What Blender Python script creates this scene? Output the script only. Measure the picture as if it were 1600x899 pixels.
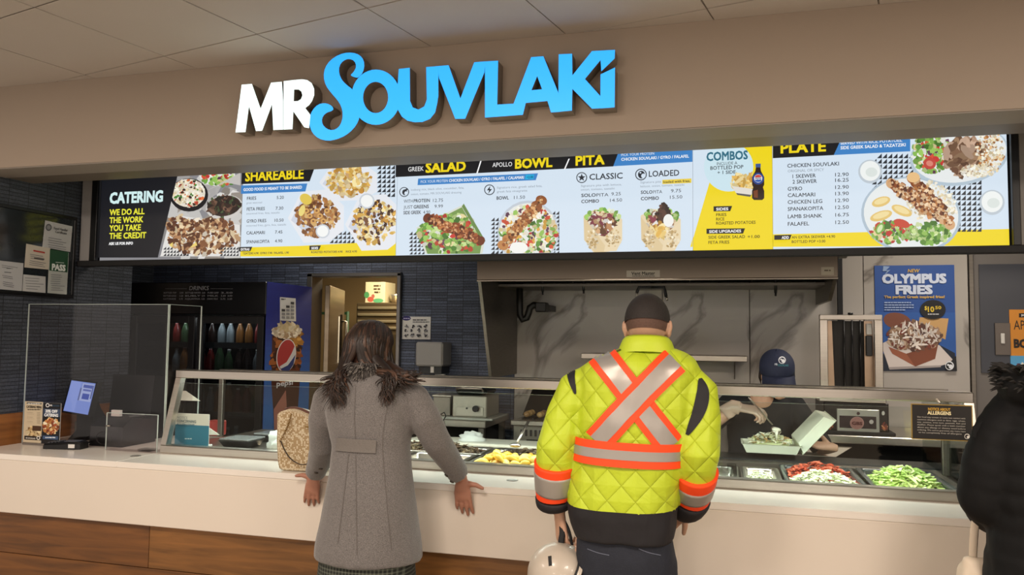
import bpy, bmesh, math, random
import numpy as np
from mathutils import Vector, Matrix, noise
from mathutils.bvhtree import BVHTree
from mathutils.geometry import tessellate_polygon

for o in list(bpy.data.objects):
    bpy.data.objects.remove(o)
SC = bpy.context.scene
COL = SC.collection
V = Vector

# ------------------------------------------------------------------ camera
FPX, YAW, PITCH, ROLL, EYE = 1202.3, -0.27097, 0.061483, 0.012446, 1.58
_cy, _sy, _cp, _sp = math.cos(YAW), math.sin(YAW), math.cos(PITCH), math.sin(PITCH)
CF = V((_sy*_cp, _cy*_cp, _sp)); _r = V((_cy, -_sy, 0)); _u = _r.cross(CF)
CR = math.cos(ROLL)*_r + math.sin(ROLL)*_u
CU = -math.sin(ROLL)*_r + math.cos(ROLL)*_u
CP = V((0, 0, EYE))
cam = bpy.data.cameras.new('camera')
cam.sensor_width = 36; cam.lens = FPX/1600*36; cam.clip_start = .05
camo = bpy.data.objects.new('camera', cam); COL.objects.link(camo)
camo.matrix_world = Matrix(((CR.x, CU.x, -CF.x, 0), (CR.y, CU.y, -CF.y, 0), (CR.z, CU.z, -CF.z, EYE), (0, 0, 0, 1)))
SC.camera = camo
def ray(x, y): return CF + (x-800)/FPX*CR - (y-449.5)/FPX*CU
def at(x, y, Y): d = ray(x, y); return CP + d*(Y/d.y)            # a photo point on the plane y = Y
def atz(x, y, Z): d = ray(x, y); return CP + d*((Z-EYE)/d.z)     # ... on the plane z = Z
def atx(x, y, X): d = ray(x, y); return CP + d*(X/d.x)           # ... on the plane x = X

# ------------------------------------------------------------------ world, lights, exposure
SC.view_settings.view_transform = 'Standard'
SC.view_settings.look = 'None'
SC.view_settings.gamma = 1
SC.view_settings.use_curve_mapping = False
SC.view_settings.exposure = 0.0
W = bpy.data.worlds.new('world'); SC.world = W; W.use_nodes = True
W.node_tree.nodes['Background'].inputs[0].default_value = (1.0, .90, .81, 1)
W.node_tree.nodes['Background'].inputs[1].default_value = .85
def area(name, loc, sx, sy, power, col, rot=(0, 0, 0)):
    l = bpy.data.lights.new(name, 'AREA'); l.shape = 'RECTANGLE'; l.size = sx; l.size_y = sy
    l.energy = power; l.color = col
    o = bpy.data.objects.new(name, l); COL.objects.link(o); o.location = loc; o.rotation_euler = rot
    return o
WARM = (1, .86, .73)
for i, x in enumerate((-3.6, -1.2, 1.2, 3.0)):
    area('hall_ceiling_light', (x, .95, 2.84), .58, .58, 50, WARM)
    area('hall_ceiling_light', (x, -3.4, 2.84), .58, .58, 80, WARM)
for x, p in ((-2.9, 8), (-.6, 4), (1.3, 16)):
    area('kitchen_ceiling_light', (x, 4.55 if x > -1 else 4.75, 2.55), .5, .3, p, (1, .9, .78))
area('back_room_light', (-2.9, 6.4, 2.5), .5, .5, 38, (1, .84, .58))

# ------------------------------------------------------------------ materials
def lin(c): return c/12.92 if c <= .04045 else ((c+.055)/1.055)**2.4
def C(h):
    h = h.lstrip('#'); return tuple(lin(int(h[i:i+2], 16)/255) for i in (0, 2, 4))
MATS = {}
def M(name, col='#808080', rough=.5, metal=0, spec=.5, var=0, scale=8, bump=0, bscale=60, aniso=None, emit=0, trans=0, alpha=1, coat=0, sheen=0):
    if name in MATS: return MATS[name]
    m = bpy.data.materials.new(name); m.use_nodes = True; nt = m.node_tree; N = nt.nodes; L = nt.links
    b = N['Principled BSDF']; c = C(col) if isinstance(col, str) else col
    b.inputs['Base Color'].default_value = (*c, 1); b.inputs['Roughness'].default_value = rough
    b.inputs['Metallic'].default_value = metal; b.inputs['Specular IOR Level'].default_value = spec
    if emit:
        b.inputs['Emission Color'].default_value = (*c, 1); b.inputs['Emission Strength'].default_value = emit
    if coat: b.inputs['Coat Weight'].default_value = coat
    if sheen: b.inputs['Sheen Weight'].default_value = sheen
    tc = N.new('ShaderNodeTexCoord'); vec = tc.outputs['Object']
    if aniso:
        mp = N.new('ShaderNodeMapping'); mp.inputs['Scale'].default_value = aniso; L.new(vec, mp.inputs[0]); vec = mp.outputs[0]
    if var:
        n = N.new('ShaderNodeTexNoise'); n.inputs['Scale'].default_value = scale; n.inputs['Detail'].default_value = 5
        L.new(vec, n.inputs[0])
        mx = N.new('ShaderNodeMix'); mx.data_type = 'RGBA'
        mx.inputs[6].default_value = (*[max(0, k*(1-var)) for k in c], 1); mx.inputs[7].default_value = (*[min(1, k*(1+var)) for k in c], 1)
        L.new(n.outputs[0], mx.inputs[0]); L.new(mx.outputs[2], b.inputs['Base Color'])
    if bump:
        n2 = N.new('ShaderNodeTexNoise'); n2.inputs['Scale'].default_value = bscale; n2.inputs['Detail'].default_value = 4
        L.new(vec, n2.inputs[0]); bp = N.new('ShaderNodeBump'); bp.inputs['Strength'].default_value = bump; bp.inputs['Distance'].default_value = .004
        L.new(n2.outputs[0], bp.inputs['Height']); L.new(bp.outputs[0], b.inputs['Normal'])
    MATS[name] = m; return m
def glass(name, tint=(.93, .96, .95), refl=.06, gain=.8):
    if name in MATS: return MATS[name]
    m = bpy.data.materials.new(name); m.use_nodes = True; nt = m.node_tree; N = nt.nodes; L = nt.links
    N.remove(N['Principled BSDF']); out = N['Material Output']
    t = N.new('ShaderNodeBsdfTransparent'); t.inputs[0].default_value = (*tint, 1)
    g = N.new('ShaderNodeBsdfGlossy'); g.inputs['Roughness'].default_value = .02
    fr = N.new('ShaderNodeFresnel'); ge = N.new('ShaderNodeNewGeometry')
    io = N.new('ShaderNodeMapRange'); io.inputs['To Min'].default_value = 1.45; io.inputs['To Max'].default_value = 1/1.45   # same reflectance on both faces of a pane
    L.new(ge.outputs['Backfacing'], io.inputs[0]); L.new(io.outputs[0], fr.inputs[0])
    mt = N.new('ShaderNodeMath'); mt.operation = 'MULTIPLY_ADD'; mt.inputs[1].default_value = gain; mt.inputs[2].default_value = refl*.3
    mx = N.new('ShaderNodeMixShader'); L.new(fr.outputs[0], mt.inputs[0]); L.new(mt.outputs[0], mx.inputs[0])
    L.new(t.outputs[0], mx.inputs[1]); L.new(g.outputs[0], mx.inputs[2]); L.new(mx.outputs[0], out.inputs[0])
    MATS[name] = m; return m
def print_mat(name, emit=0, rough=.5):
    if name in MATS: return MATS[name]
    m = bpy.data.materials.new(name); m.use_nodes = True; nt = m.node_tree; N = nt.nodes; L = nt.links
    b = N['Principled BSDF']; a = N.new('ShaderNodeVertexColor'); a.layer_name = 'Col'
    L.new(a.outputs[0], b.inputs['Base Color']); b.inputs['Roughness'].default_value = rough
    if emit:
        b.inputs['Base Color'].default_value = (.02, .02, .02, 1)
        for l in list(b.inputs['Base Color'].links): L.remove(l)
        L.new(a.outputs[0], b.inputs['Emission Color']); b.inputs['Emission Strength'].default_value = emit
    MATS[name] = m; return m
def node_mat(name, fn):
    if name in MATS: return MATS[name]
    m = bpy.data.materials.new(name); m.use_nodes = True
    fn(m.node_tree, m.node_tree.nodes, m.node_tree.links, m.node_tree.nodes['Principled BSDF']); MATS[name] = m; return m

STEEL = M('brushed_steel', '#c0b8ae', .3, 1, var=.12, scale=3, aniso=(1, 6, 60), bump=.05, bscale=40)
STEELD = M('dull_steel', '#7d776f', .42, 1, var=.2, scale=3, aniso=(1, 4, 30))
BLACK = M('black_plastic', '#0c0c0e', .35)
BLACKM = M('black_matte', '#101012', .7)
DARK = M('charcoal_metal', '#1c1c1e', .5, .4)
WHITEQ = M('white_quartz', '#e6dfd6', .22, var=.03, scale=5)
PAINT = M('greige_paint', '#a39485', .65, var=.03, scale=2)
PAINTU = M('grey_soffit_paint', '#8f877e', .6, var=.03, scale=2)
TRIMD = M('taupe_metal_track', '#71675d', .5, .2)
GLASS = glass('clear_glass')
ACRYL = glass('clear_acrylic', (.95, .93, .93), .02, .38)
EDGE = M('polished_glass_edge', '#b9c6c0', .2, spec=.7)
WHITEP = M('white_plastic', '#d9d6d0', .4)
PAPER = M('paper_white', '#d8d6d2', .8)
SKIN = M('skin_warm', '#a87560', .5, var=.12, scale=30)
SKINL = M('skin_light', '#c49a80', .5, var=.08, scale=30)
PRINT = print_mat('matte_print', 0, .6)
LIT = print_mat('backlit_print', .92)

# ------------------------------------------------------------------ mesh builder
class MB:
    def __init__(s): s.v = []; s.f = []; s.mi = []; s.sm = []; s.col = None
    def add(s, vs, fs, m=0, smooth=False):
        k = len(s.v); s.v += [tuple(p) for p in vs]
        for f in fs: s.f.append(tuple(i+k for i in f)); s.mi.append(m); s.sm.append(smooth)
        return s
    def obox(s, c, ax, ay, az, b=0, m=0):
        c = V(c); ax, ay, az = V(ax), V(ay), V(az)
        if b <= 0:
            vs = [c+ax*i+ay*j+az*k for i in (-1, 1) for j in (-1, 1) for k in (-1, 1)]
            return s.add(vs, [(0, 1, 3, 2), (4, 6, 7, 5), (0, 4, 5, 1), (2, 3, 7, 6), (0, 2, 6, 4), (1, 5, 7, 3)], m)
        la, lb, lc = ax.length, ay.length, az.length; b = min(b, .49*2*min(la, lb, lc))
        fa, fb, fc = 1-b/la, 1-b/lb, 1-b/lc
        vs = []; ix = {}
        for i in (-1, 1):
            for j in (-1, 1):
                for k in (-1, 1):
                    for t, (p, q, r) in enumerate(((1, fb, fc), (fa, 1, fc), (fa, fb, 1))):
                        ix[i, j, k, t] = len(vs); vs.append(c+ax*i*p+ay*j*q+az*k*r)
        fs = []
        for i in (-1, 1):
            fs.append([ix[i, j, k, 0] for j, k in ((-1, -1), (1, -1), (1, 1), (-1, 1))])
            fs.append([ix[j, i, k, 1] for j, k in ((-1, -1), (1, -1), (1, 1), (-1, 1))])
            fs.append([ix[j, k, i, 2] for j, k in ((-1, -1), (1, -1), (1, 1), (-1, 1))])
            for j in (-1, 1):
                fs.append([ix[i, j, -1, 0], ix[i, j, 1, 0], ix[i, j, 1, 1], ix[i, j, -1, 1]])
                fs.append([ix[i, -1, j, 0], ix[i, 1, j, 0], ix[i, 1, j, 2], ix[i, -1, j, 2]])
                fs.append([ix[-1, i, j, 1], ix[1, i, j, 1], ix[1, i, j, 2], ix[-1, i, j, 2]])
                for k in (-1, 1): fs.append([ix[i, j, k, t] for t in range(3)])
        return s.add(vs, fs, m)
    def box(s, x0, x1, y0, y1, z0, z1, b=0, m=0):
        return s.obox(((x0+x1)/2, (y0+y1)/2, (z0+z1)/2), (abs(x1-x0)/2, 0, 0), (0, abs(y1-y0)/2, 0), (0, 0, abs(z1-z0)/2), b, m)
    def loft(s, rings, caps=True, m=0, smooth=True, closed=True):
        n = len(rings[0]); vs = [p for r in rings for p in r]; fs = []
        for i in range(len(rings)-1):
            for j in range(n if closed else n-1):
                a, b_ = i*n+j, i*n+(j+1) % n; fs.append((a, b_, b_+n, a+n))
        s.add(vs, fs, m, smooth)
        if caps and closed:
            k = len(s.v)-len(vs)
            s.f.append(tuple(k+j for j in range(n))); s.f.append(tuple(k+(len(rings)-1)*n+j for j in reversed(range(n))))
            s.mi += [m, m]; s.sm += [False, False]
        return s
    def tube(s, path, r, n=8, m=0, smooth=True, flat=1, up=None, round_ends=False):
        path = [V(p) for p in path]; L_ = len(path)
        rs = list(r) if hasattr(r, '__len__') else [r]*L_
        if round_ends:
            d0 = (path[0]-path[1]).normalized(); d1 = (path[-1]-path[-2]).normalized()
            path = [path[0]+d0*rs[0]*.9, path[0]+d0*rs[0]*.6]+path+[path[-1]+d1*rs[-1]*.6, path[-1]+d1*rs[-1]*.9]
            rs = [rs[0]*.42, rs[0]*.8]+rs+[rs[-1]*.8, rs[-1]*.42]; L_ = len(path)
        rings = []; prev = None
        for i, p in enumerate(path):
            t = (path[min(i+1, L_-1)]-path[max(i-1, 0)]).normalized()
            if prev is None:
                a = V(up) if up else (V((0, 0, 1)) if abs(t.z) < .9 else V((0, 1, 0)))
            else: a = prev
            a = (a-t*a.dot(t)); a = a.normalized() if a.length > 1e-6 else t.orthogonal().normalized()
            prev = a; b_ = t.cross(a)
            rings.append([p+a*math.cos(2*math.pi*j/n)*rs[i]*flat+b_*math.sin(2*math.pi*j/n)*rs[i] for j in range(n)])
        return s.loft(rings, True, m, smooth)
    def cyl(s, p0, p1, r, n=16, m=0, r1=None): return s.tube([p0, p1], [r, r if r1 is None else r1], n, m, n > 6)
    def lathe(s, prof, o=(0, 0, 0), n=20, m=0, ax=None, smooth=True, caps=True):
        o = V(o); az = V(ax).normalized() if ax else V((0, 0, 1)); a = az.orthogonal().normalized() if ax else V((1, 0, 0)); b_ = az.cross(a)
        return s.loft([[o+az*z+(a*math.cos(2*math.pi*j/n)+b_*math.sin(2*math.pi*j/n))*max(r, 1e-5) for j in range(n)] for r, z in prof], caps, m, smooth)
    def ball(s, c, rx, ry=None, rz=None, n=14, k=8, m=0, R=None):
        ry = ry or rx; rz = rz or rx; c = V(c); rings = []
        for i in range(k+1):
            t = math.pi*(i/k); zz = -math.cos(t); q = max(math.sin(t), .02)
            ring = []
            for j in range(n):
                p = V((rx*q*math.cos(2*math.pi*j/n), ry*q*math.sin(2*math.pi*j/n), rz*zz))
                ring.append(c+(R @ p if R else p))
            rings.append(ring)
        return s.loft(rings, True, m, True)
    def prism(s, poly, fmap, d0, d1, m=0, ms=None, holes=(), smooth=False):
        ms = m if ms is None else ms; loops = [list(poly)]+[list(h) for h in holes]
        flat = [p for l in loops for p in l]
        tri = tessellate_polygon([[V((p[0], p[1], 0)) for p in l] for l in loops])
        n = len(flat)
        vs = [fmap(p[0], p[1], d0) for p in flat]+[fmap(p[0], p[1], d1) for p in flat]
        k = len(s.v); s.v += [tuple(p) for p in vs]
        for t in tri:
            s.f.append(tuple(k+i for i in t)); s.mi.append(m); s.sm.append(False)
            s.f.append(tuple(k+n+i for i in reversed(t))); s.mi.append(ms); s.sm.append(False)
        b = 0
        for l in loops:
            q = len(l)
            for i in range(q):
                a, c = b+i, b+(i+1) % q
                s.f.append((k+a, k+c, k+n+c, k+n+a)); s.mi.append(ms); s.sm.append(smooth)
            b += q
        return s
    def grid(s, pts, m=0, smooth=True):
        nu, nv = len(pts), len(pts[0])
        return s.add([p for r in pts for p in r], [(i*nv+j, (i+1)*nv+j, (i+1)*nv+j+1, i*nv+j+1) for i in range(nu-1) for j in range(nv-1)], m, smooth)
    def mesh(s, name, mats):
        me = bpy.data.meshes.new(name); me.from_pydata(s.v, [], s.f)
        for m in (mats if isinstance(mats, (list, tuple)) else [mats]): me.materials.append(m)
        me.polygons.foreach_set('material_index', s.mi); me.polygons.foreach_set('use_smooth', s.sm)
        bm = bmesh.new(); bm.from_mesh(me); bmesh.ops.recalc_face_normals(bm, faces=bm.faces); bm.to_mesh(me); bm.free()
        me.update(); return me
    def build(s, name, mats, parent=None, label=None, cat=None, group=None, kind=None):
        return place(name, s.mesh(name, mats), parent, label, cat, group, kind)
WL = {}
def wl(o): return WL.get(o.name, V((0, 0, 0))) if o else V((0, 0, 0))
def props(o, label=None, cat=None, group=None, kind=None):
    if label: o['label'] = label
    if cat: o['category'] = cat
    if group: o['group'] = group
    if kind: o['kind'] = kind
    return o
def place(name, me, parent=None, label=None, cat=None, group=None, kind=None):
    """link a mesh given in world coordinates, with its origin moved to the middle of its base"""
    n = len(me.vertices); co = np.empty(3*n, np.float32); me.vertices.foreach_get('co', co); co = co.reshape(-1, 3)
    lo = [float(t) for t in co.min(0)]; hi = [float(t) for t in co.max(0)]
    og = V(((lo[0]+hi[0])/2, (lo[1]+hi[1])/2, lo[2]))
    me.transform(Matrix.Translation(-og))
    o = bpy.data.objects.new(name, me); COL.objects.link(o)
    if parent: o.parent = parent
    o.location = og-wl(parent); WL[o.name] = og
    return props(o, label, cat, group, kind)
def root(name, loc, label, cat, group=None, kind=None):
    o = bpy.data.objects.new(name, None); COL.objects.link(o); o.location = loc; o.empty_display_size = .1
    WL[o.name] = V(loc); return props(o, label, cat, group, kind)
def bx(name, mat, x0, x1, y0, y1, z0, z1, parent=None, b=0, **k): return MB().box(x0, x1, y0, y1, z0, z1, b).build(name, mat, parent, **k)
def dup(o, delta, label=None, rotz=None):
    """copy a thing with its parts and sub-parts, moved by delta"""
    def cp(a, par):
        c = a.copy(); COL.objects.link(c); c.parent = par
        for ch in a.children: cp(ch, c)
        return c
    c = cp(o, None); c.location = o.location+V(delta)
    if label: c['label'] = label
    if rotz is not None: c.rotation_euler.z = rotz
    return c

# ------------------------------------------------------------------ flat print (lettering and pictures printed on a flat face)
TXT = {}
def text_mesh(t, bold):
    key = (t, bold)
    if key in TXT: return TXT[key]
    cu = bpy.data.curves.new('t', 'FONT'); cu.body = t; cu.size = 1; cu.offset = bold; cu.resolution_u = 2; cu.fill_mode = 'FRONT'
    ob = bpy.data.objects.new('t', cu); me = ob.to_mesh()
    vs = [tuple(v.co) for v in me.vertices]; fs = [tuple(p.vertices) for p in me.polygons]
    ob.to_mesh_clear(); bpy.data.objects.remove(ob); bpy.data.curves.remove(cu)
    TXT[key] = (vs, fs); return TXT[key]
CAPH = None
class Print:
    def __init__(s, o, u, v, step=.00035, shear=0):
        s.o, s.u, s.v = V(o), V(u).normalized(), V(v).normalized(); s.n = s.u.cross(s.v); s.k = 0; s.step = step
        s.vs = []; s.fs = []; s.cs = []; s.clip = None
    def uv(s, x, y):
        d = ray(x, y); t = (s.o-CP).dot(s.n)/d.dot(s.n); p = CP+d*t-s.o; return p.dot(s.u), p.dot(s.v)
    def p3(s, a, b, w=0): return s.o+s.u*a+s.v*b+s.n*(s.k*s.step+w)
    def raw(s, pts, fs, col):
        c = C(col) if isinstance(col, str) else col
        if s.clip:                       # keep the print inside the sheet it is printed on
            x0, x1, y0, y1 = s.clip
            if any(a < x0 or a > x1 or b < y0 or b > y1 for a, b in pts):
                for f in fs:
                    q = [pts[i] for i in f]
                    for ax, lim, sg in ((0, x0, 1), (0, x1, -1), (1, y0, 1), (1, y1, -1)):
                        o = []
                        for i in range(len(q)):
                            a, b = q[i], q[(i+1) % len(q)]; da, db = (a[ax]-lim)*sg, (b[ax]-lim)*sg
                            if da >= 0: o.append(a)
                            if da*db < 0: t = da/(da-db); o.append((a[0]+(b[0]-a[0])*t, a[1]+(b[1]-a[1])*t))
                        q = o
                        if len(q) < 3: break
                    if len(q) >= 3:
                        k = len(s.vs); s.vs += [tuple(s.p3(a, b)) for a, b in q]; s.fs.append(tuple(range(k, k+len(q)))); s.cs.append(c)
                return
        k = len(s.vs)
        s.vs += [tuple(s.p3(a, b)) for a, b in pts]
        for f in fs: s.fs.append(tuple(i+k for i in f)); s.cs.append(c)
    def poly(s, pts, col, px=True, up=True):
        if up: s.k += 1
        q = [s.uv(*p) for p in pts] if px else pts
        if len(q) > 4:
            tri = tessellate_polygon([[V((a, b, 0)) for a, b in q]]); s.raw(q, tri, col)
        else: s.raw(q, [tuple(range(len(q)))], col)
    def rect(s, x0, y0, x1, y1, col, **k):
        a0, b0 = s.uv(x0, y0); a1, b1 = s.uv(x1, y1)
        s.poly([(a0, b0), (a1, b0), (a1, b1), (a0, b1)], col, px=False, **k)
    def ell(s, x, y, rx, ry, col, n=24, rot=0, up=True, a0=0, a1=2*math.pi):
        full = abs(a1-a0-2*math.pi) < 1e-6; pts = []
        for i in range(n if full else n+1):
            t = a0+(a1-a0)*i/n; dx, dy = rx*math.cos(t), ry*math.sin(t)
            pts.append((x+dx*math.cos(rot)-dy*math.sin(rot), y+dx*math.sin(rot)+dy*math.cos(rot)))
        s.poly(pts, col, up=up)
    def text(s, t, x0, yb, x1, h, col, bold=.0, slant=0):
        """x0, yb: left end of the base line; x1: right end; h: capital height (photo pixels)"""
        vs, fs = text_mesh(t, 0)
        if not vs: return
        a0, b0 = s.uv(x0, yb); a1, _ = s.uv(x1, yb); _, b1 = s.uv(x0, yb-h)
        mx0 = min(v[0] for v in vs); mx1 = max(v[0] for v in vs)
        ks = (a1-a0)/(mx1-mx0); kv = (b1-b0)/.729
        s.k += 1
        g = bold*.9                       # bold: the same glyphs struck again slightly to every side
        for dx, dy in ([(0, 0)] if not bold else [(-g, -g), (g, -g), (-g, g), (g, g)]+([(0, 0), (-g, 0), (g, 0), (0, g), (0, -g)] if bold > .025 else [])):
            s.k += .12; s.raw([(a0+(v[0]-mx0)*ks*(1-2*g/(mx1-mx0))+g*ks+dx*ks+slant*v[1]*kv, b0+(v[1]+dy)*kv) for v in vs], fs, col)
    def bar(s, x0, yb, x1, h, col):
        """a line of print too small to read: a row of word-sized dashes"""
        rnd = random.Random(int(x0*13+yb*7)); s.k += 1; x = x0
        while x < x1-.5:
            w = min(rnd.uniform(2.2, 5)*h*.55, x1-x); a0, b0 = s.uv(x, yb); a1, b1 = s.uv(x+w, yb-h*.8); s.raw([(a0, b0), (a1, b0), (a1, b1), (a0, b1)], [(0, 1, 2, 3)], col); x += w+h*.35
    def blobs(s, x, y, rx, ry, pal, n, size, seed=0, rot=0, shape=None, layers=6, elong=1.6):
        rnd = random.Random(seed)
        for i in range(n):
            s.k += 1 if i == 0 else .012
            while True:
                a, b = rnd.uniform(-1, 1), rnd.uniform(-1, 1)
                if a*a+b*b < 1: break
            cx = x+a*rx*math.cos(rot)-b*ry*math.sin(rot); cy = y+a*rx*math.sin(rot)+b*ry*math.cos(rot)
            if shape and not shape(cx, cy): continue
            q = rnd.randint(5, 7); th = rnd.uniform(0, 6.28); sz = size*rnd.uniform(.5, 1.2); el = rnd.uniform(1, elong)
            c = C(rnd.choice(pal)); f = rnd.uniform(.7, 1.15); c = tuple(min(1, t*f) for t in c)
            pts = []
            for j in range(q):
                t = 6.283*j/q; r = sz*rnd.uniform(.75, 1.1); dx, dy = r*el*math.cos(t), r*math.sin(t)
                pts.append(s.uv(cx+dx*math.cos(th)-dy*math.sin(th), cy+dx*math.sin(th)+dy*math.cos(th)))
            s.raw(pts, [tuple(range(q))], c)
    def tris(s, x0, y0, x1, y1, sz, col='#2b3038', inside=None):
        s.k += 1; r = 0; y = y0
        while y+sz*.6 < y1:
            x = x0
            while x+sz*.6 < x1:
                if inside is None or inside(x+sz/2, y+sz/2):
                    s.raw([s.uv(x, y+sz*.92), s.uv(x+sz*.92, y+sz*.92), s.uv(x+sz*.92, y)], [(0, 1, 2)], col)
                x += sz
            y += sz
    def build(s, name, mat, parent=None, **kw):
        me = bpy.data.meshes.new(name); me.from_pydata(s.vs, [], s.fs); me.materials.append(mat)
        at_ = me.color_attributes.new('Col', 'FLOAT_COLOR', 'CORNER'); buf = []
        for p, c in zip(me.polygons, s.cs): buf += [*c, 1.0]*len(p.vertices)
        at_.data.foreach_set('color', buf)
        # make every facet look out of the face it is printed on
        nn = s.n
        bm = bmesh.new(); bm.from_mesh(me)
        for f in bm.faces:
            f.normal_update()
            if f.normal.dot(nn) < 0: f.normal_flip()
        bm.to_mesh(me); bm.free()
        return place(name, me, parent, **kw)
# ================================================================== the room
YC, ZC = 3.19, .93           # counter front, counter top
YS, ZS, ZCEIL = 3.15, 2.428, 2.87
XL, YB = -3.88, 5.40         # left wall, back wall
def tile_mat(name, axis, base='#20252e', hi='#343c4a'):
    def fn(nt, N, L, b):
        g = N.new('ShaderNodeNewGeometry'); sp = N.new('ShaderNodeSeparateXYZ'); cb = N.new('ShaderNodeCombineXYZ')
        L.new(g.outputs['Position'], sp.inputs[0]); L.new(sp.outputs[axis], cb.inputs[0]); L.new(sp.outputs[2], cb.inputs[1])
        br = N.new('ShaderNodeTexBrick'); br.offset = 0; br.inputs['Scale'].default_value = 1
        br.inputs['Brick Width'].default_value = .125; br.inputs['Row Height'].default_value = .021; br.inputs['Mortar Size'].default_value = .0016
        br.inputs['Color1'].default_value = (*C(base), 1); br.inputs['Color2'].default_value = (*C(hi), 1); br.inputs['Mortar'].default_value = (*C('#12151a'), 1)
        L.new(cb.outputs[0], br.inputs[0])
        n = N.new('ShaderNodeTexNoise'); n.inputs['Scale'].default_value = 90; n.inputs['Detail'].default_value = 4; L.new(g.outputs['Position'], n.inputs[0])
        mx = N.new('ShaderNodeMix'); mx.data_type = 'RGBA'; mx.blend_type = 'OVERLAY'; mx.inputs[0].default_value = .7
        L.new(br.outputs['Color'], mx.inputs[6]); L.new(n.outputs[0], mx.inputs[7]); L.new(mx.outputs[2], b.inputs['Base Color'])
        ad = N.new('ShaderNodeMath'); ad.operation = 'MULTIPLY_ADD'; ad.inputs[1].default_value = .5
        iv = N.new('ShaderNodeMath'); iv.operation = 'SUBTRACT'; iv.inputs[0].default_value = 1; L.new(br.outputs['Fac'], iv.inputs[1])
        L.new(n.outputs[0], ad.inputs[0]); L.new(iv.outputs[0], ad.inputs[2])
        bp = N.new('ShaderNodeBump'); bp.inputs['Strength'].default_value = .9; bp.inputs['Distance'].default_value = .006; L.new(ad.outputs[0], bp.inputs['Height']); L.new(bp.outputs[0], b.inputs['Normal'])
        b.inputs['Roughness'].default_value = .55
    return node_mat(name, fn)
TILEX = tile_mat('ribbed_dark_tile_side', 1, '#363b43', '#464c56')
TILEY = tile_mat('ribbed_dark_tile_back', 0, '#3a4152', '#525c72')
def wood_mat(name, a, b_, axis=0):
    def fn(nt, N, L, b):
        tc = N.new('ShaderNodeTexCoord'); mp = N.new('ShaderNodeMapping'); mp.inputs['Scale'].default_value = (1.2, 8, 14) if axis == 0 else (8, 1.2, 14)
        L.new(tc.outputs['Object'], mp.inputs[0]); n = N.new('ShaderNodeTexNoise'); n.inputs['Scale'].default_value = 1.6; n.inputs['Detail'].default_value = 7; n.inputs['Distortion'].default_value = 1.1
        L.new(mp.outputs[0], n.inputs[0]); cr = N.new('ShaderNodeValToRGB'); cr.color_ramp.elements[0].position = .3; cr.color_ramp.elements[1].position = .72
        cr.color_ramp.elements[0].color = (*C(a), 1); cr.color_ramp.elements[1].color = (*C(b_), 1); L.new(n.outputs[0], cr.inputs[0]); L.new(cr.outputs[0], b.inputs['Base Color'])
        b.inputs['Roughness'].default_value = .42
    return node_mat(name, fn)
WOOD = wood_mat('stained_oak', '#55361b', '#805228'); WOOD2 = wood_mat('stained_oak_light', '#60401f', '#8c5e30'); WOODS = wood_mat('stained_oak_side', '#6e421e', '#9c6430', 1)
def marble(nt, N, L, b):
    tc = N.new('ShaderNodeTexCoord'); mp = N.new('ShaderNodeMapping'); mp.inputs['Rotation'].default_value = (0, .7, 0); L.new(tc.outputs['Object'], mp.inputs[0])
    n = N.new('ShaderNodeTexNoise'); n.inputs['Scale'].default_value = 1.25; n.inputs['Detail'].default_value = 8; n.inputs['Distortion'].default_value = .9; L.new(mp.outputs[0], n.inputs[0])
    a = N.new('ShaderNodeMath'); a.operation = 'SUBTRACT'; a.inputs[1].default_value = .5; L.new(n.outputs[0], a.inputs[0])
    ab = N.new('ShaderNodeMath'); ab.operation = 'ABSOLUTE'; L.new(a.outputs[0], ab.inputs[0])
    cr = N.new('ShaderNodeValToRGB'); cr.color_ramp.elements[0].position = 0; cr.color_ramp.elements[1].position = .03
    cr.color_ramp.elements[0].color = (*C('#7b756f'), 1); cr.color_ramp.elements[1].color = (*C('#aaa49d'), 1); L.new(ab.outputs[0], cr.inputs[0])
    L.new(cr.outputs[0], b.inputs['Base Color']); b.inputs['Roughness'].default_value = .16
MARBLE = node_mat('veined_marble', marble)

bx('floor', M('floor_tile', '#a89c8c', .35, var=.1, scale=3), -7, 6, -5, 8.6, -.06, 0, kind='structure')
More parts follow.
